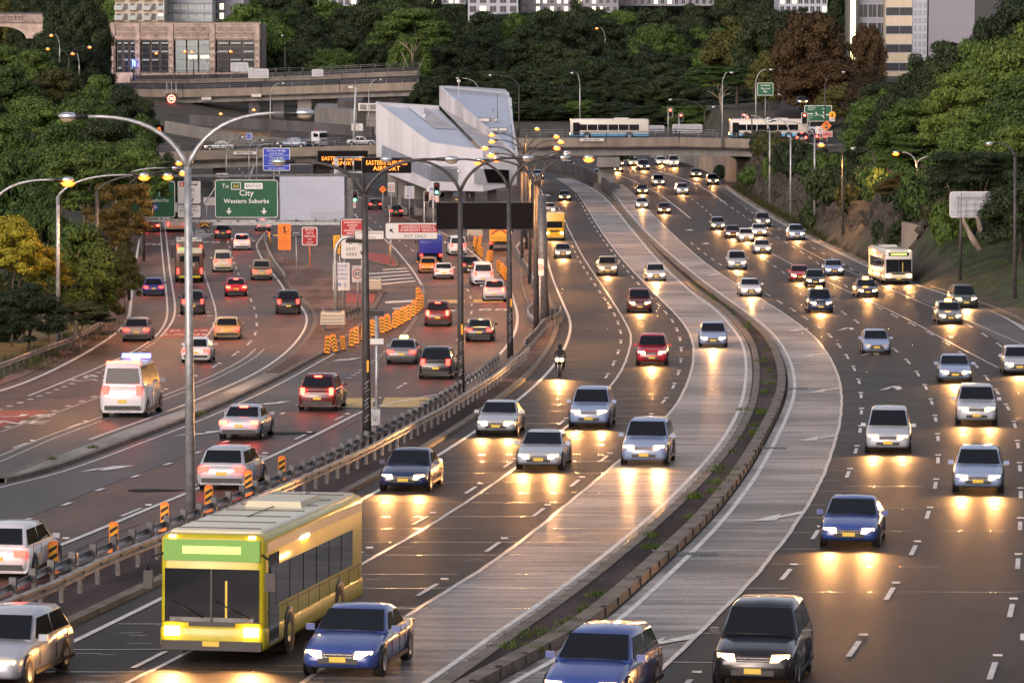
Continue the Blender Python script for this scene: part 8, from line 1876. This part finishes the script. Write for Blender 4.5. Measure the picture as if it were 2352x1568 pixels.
for i in range(26):                           # fill the bank so that the slope reads as forest
    u = rr_.uniform(2010, 2390); y = rr_.uniform(345, 560); v = max(70, 500-(y-330)*1.75)+rr_.uniform(-25, 25)
    if y < 418 and 1960 < u < 2250: y = rr_.uniform(420, 560); v = max(70, 500-(y-330)*1.75)+rr_.uniform(-25, 25)
    tree(u, v, rr_.uniform(130, 200), y, rr_.choice(('leaf_dark', 'leaf_green', 'leaf_dark')), 'tree filling the right wooded bank between the more distinct crowns', rr_.choice(('round', 'umbrella')), .9, group='filling trees of the right wooded bank')
for i, (u, v, w_, y, m, l) in enumerate(((1718, 352, 90, 512, 'leaf_dark', 'dark round shrub hanging over the right end of the bridge abutment'), (1665, 368, 62, 505, 'leaf_dark', 'dark shrub by the pale concrete wall, leftmost on the rock'), (1760, 372, 70, 490, 'leaf_dark', 'dark shrub on the rock wall top, second from the bridge'),
      (1905, 420, 90, 440, 'leaf_dark', 'dark shrub hanging over the rock wall middle'), (1960, 470, 80, 402, 'leaf_green', 'greenish shrub on the rock wall right part'), (1985, 528, 56, 372, 'leaf_bright', 'small bright green bush at the foot of the rock wall'),
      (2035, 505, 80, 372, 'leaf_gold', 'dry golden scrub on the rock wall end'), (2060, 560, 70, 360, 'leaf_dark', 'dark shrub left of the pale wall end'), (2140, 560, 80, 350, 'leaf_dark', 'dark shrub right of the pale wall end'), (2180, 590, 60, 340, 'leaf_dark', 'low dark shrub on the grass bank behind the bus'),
      (1840, 395, 100, 470, 'leaf_dark', 'dark shrub over the rock wall, under the side street'), (1430, 305, 60, 640, 'leaf_dark', 'dark shrub behind the bridge, right of the long bus'), (630, 318, 60, 630, 'leaf_dark', 'small dark shrub beside the mast behind the bridge'), (1120, 302, 50, 640, 'leaf_dark', 'tiny shrub near the white building behind the bridge'), (395, 330, 80, 600, 'leaf_dark', 'dark bush by the left end of the bridge'))):
    if 'rock' in l or 'abutment' in l:
        lo_y, hi_y = 340.0, 620.0
        for _ in range(30):
            my = (lo_y+hi_y)/2
            if 1176+(RK(my)+4.5)/my*F > u: lo_y = my
            else: hi_y = my
        y = lo_y
    tree(u, v, w_, y, m, l, 'shrub', .95, asp=1.1, group='shrubs on rocks and verges', name='shrub', cat='shrub')
for i in range(34):                           # scrub draped along the top of the rock cutting and the bank edge
    y = 338+i*8+rr_.uniform(-2, 2); x = RK(y)+rr_.uniform(2.6, 6.5); z = T(x, y)+.2; hh = rr_.uniform(2.2, 5.0)
    p = Vector((x, y, z+hh)); d = p-Vector((0, 0, CZ)); u = 1176+x/y*F*cp; f_ = d.y*cp-d.z*sp; v = 784-F*(d.y*sp+d.z*cp)/f_
    tree(u, v, rr_.uniform(3.5, 7)*F/y, y, rr_.choice(('leaf_dark', 'leaf_dark', 'leaf_green', 'leaf_olive')), 'scrub bush draped along the top edge of the rock cutting', 'shrub', 1.0, base_z=z-1.6, group='scrub along the rock cutting', name='shrub', cat='shrub')
for i in range(24):
    y = rr_.uniform(292, 345); x = RK(y)+rr_.uniform(11, 26); z = T(x, y)
    p = Vector((x, y, z+rr_.uniform(5, 9))); d = p-Vector((0, 0, CZ)); f_ = d.y*cp-d.z*sp; u = 1176+x/f_*F; v = 784-F*(d.y*sp+d.z*cp)/f_
    if i < 5 or (u < 2260 and v < 420): continue
    tree(u, v, rr_.uniform(150, 230), y, rr_.choice(('leaf_dark', 'leaf_green', 'leaf_dark')), 'dark tree on the upper part of the grass bank at the right', 'round', .8, group='trees at the top of the grass bank')
for i in range(16):
    y = 205+i*9; x = LRAIL(y)-rr_.uniform(4, 11); z = T(x, y); p = Vector((x, y, z+rr_.uniform(3, 6))); d = p-Vector((0, 0, CZ)); f_ = d.y*cp-d.z*sp; u = 1176+x/f_*F; v = 784-F*(d.y*sp+d.z*cp)/f_
    tree(u, v, rr_.uniform(90, 150)*240/y, y, rr_.choice(('leaf_dark', 'leaf_olive', 'leaf_dark')), 'low dark bush among the tree trunks behind the left guardrail', 'shrub', .95, group='bushes behind the left guardrail', name='shrub', cat='shrub')
# pale leaning gum trunks on the grass bank
for i, (b_, m_, t_, l) in enumerate((((1985, 940), (1900, 700), (1830, 560), 'leaning pale gum tree on the grass bank, leftmost of the trunks under the sign back'), ((2045, 930), (1990, 700), (1950, 520), 'pale gum tree on the grass bank, middle trunk under the sign back'), ((2190, 1000), (2155, 780), (2115, 540), 'pale gum tree on the grass bank right of the sign back'), ((2352, 900), (2330, 700), (2300, 540), 'gum tree with pale trunk at the right picture edge on the bank'))):
    y = 330+i*3; q = [P(*Q('5r', p)[0], y) for p in (b_, m_, t_)]; q[0].z = T(q[0].x, y)-.3; o = q[0].copy(); t = thing('gum_tree', o, 0, l, 'tree', 'pale-trunked gums on the grass bank')
    up = q[2]+Vector(((q[2]-q[1]).x, 0, 3.2)); mb = MB(); mb.tube([q[0]-o, q[1]-o, q[2]-o, up-o], [.34, .26, .2, .12], 'bark_pale', 9)
    for k in range(5): a = k*1.3; mb.tube([q[2]-o, up-o+Vector((1.6*math.cos(a), 1.2*math.sin(a), .8))], [.12, .04], 'bark_pale', 5)
    mb.build('trunk', t); c = link('crown', getc('sparse', i % 2), t); c.location = up-o+Vector((0, 0, -2.0)); c.scale = (3.6, 3.2, 5.2); c.rotation_euler = (0, 0, i); c.material_slots[0].link = 'OBJECT'; c.material_slots[0].material = M['leaf_dark']
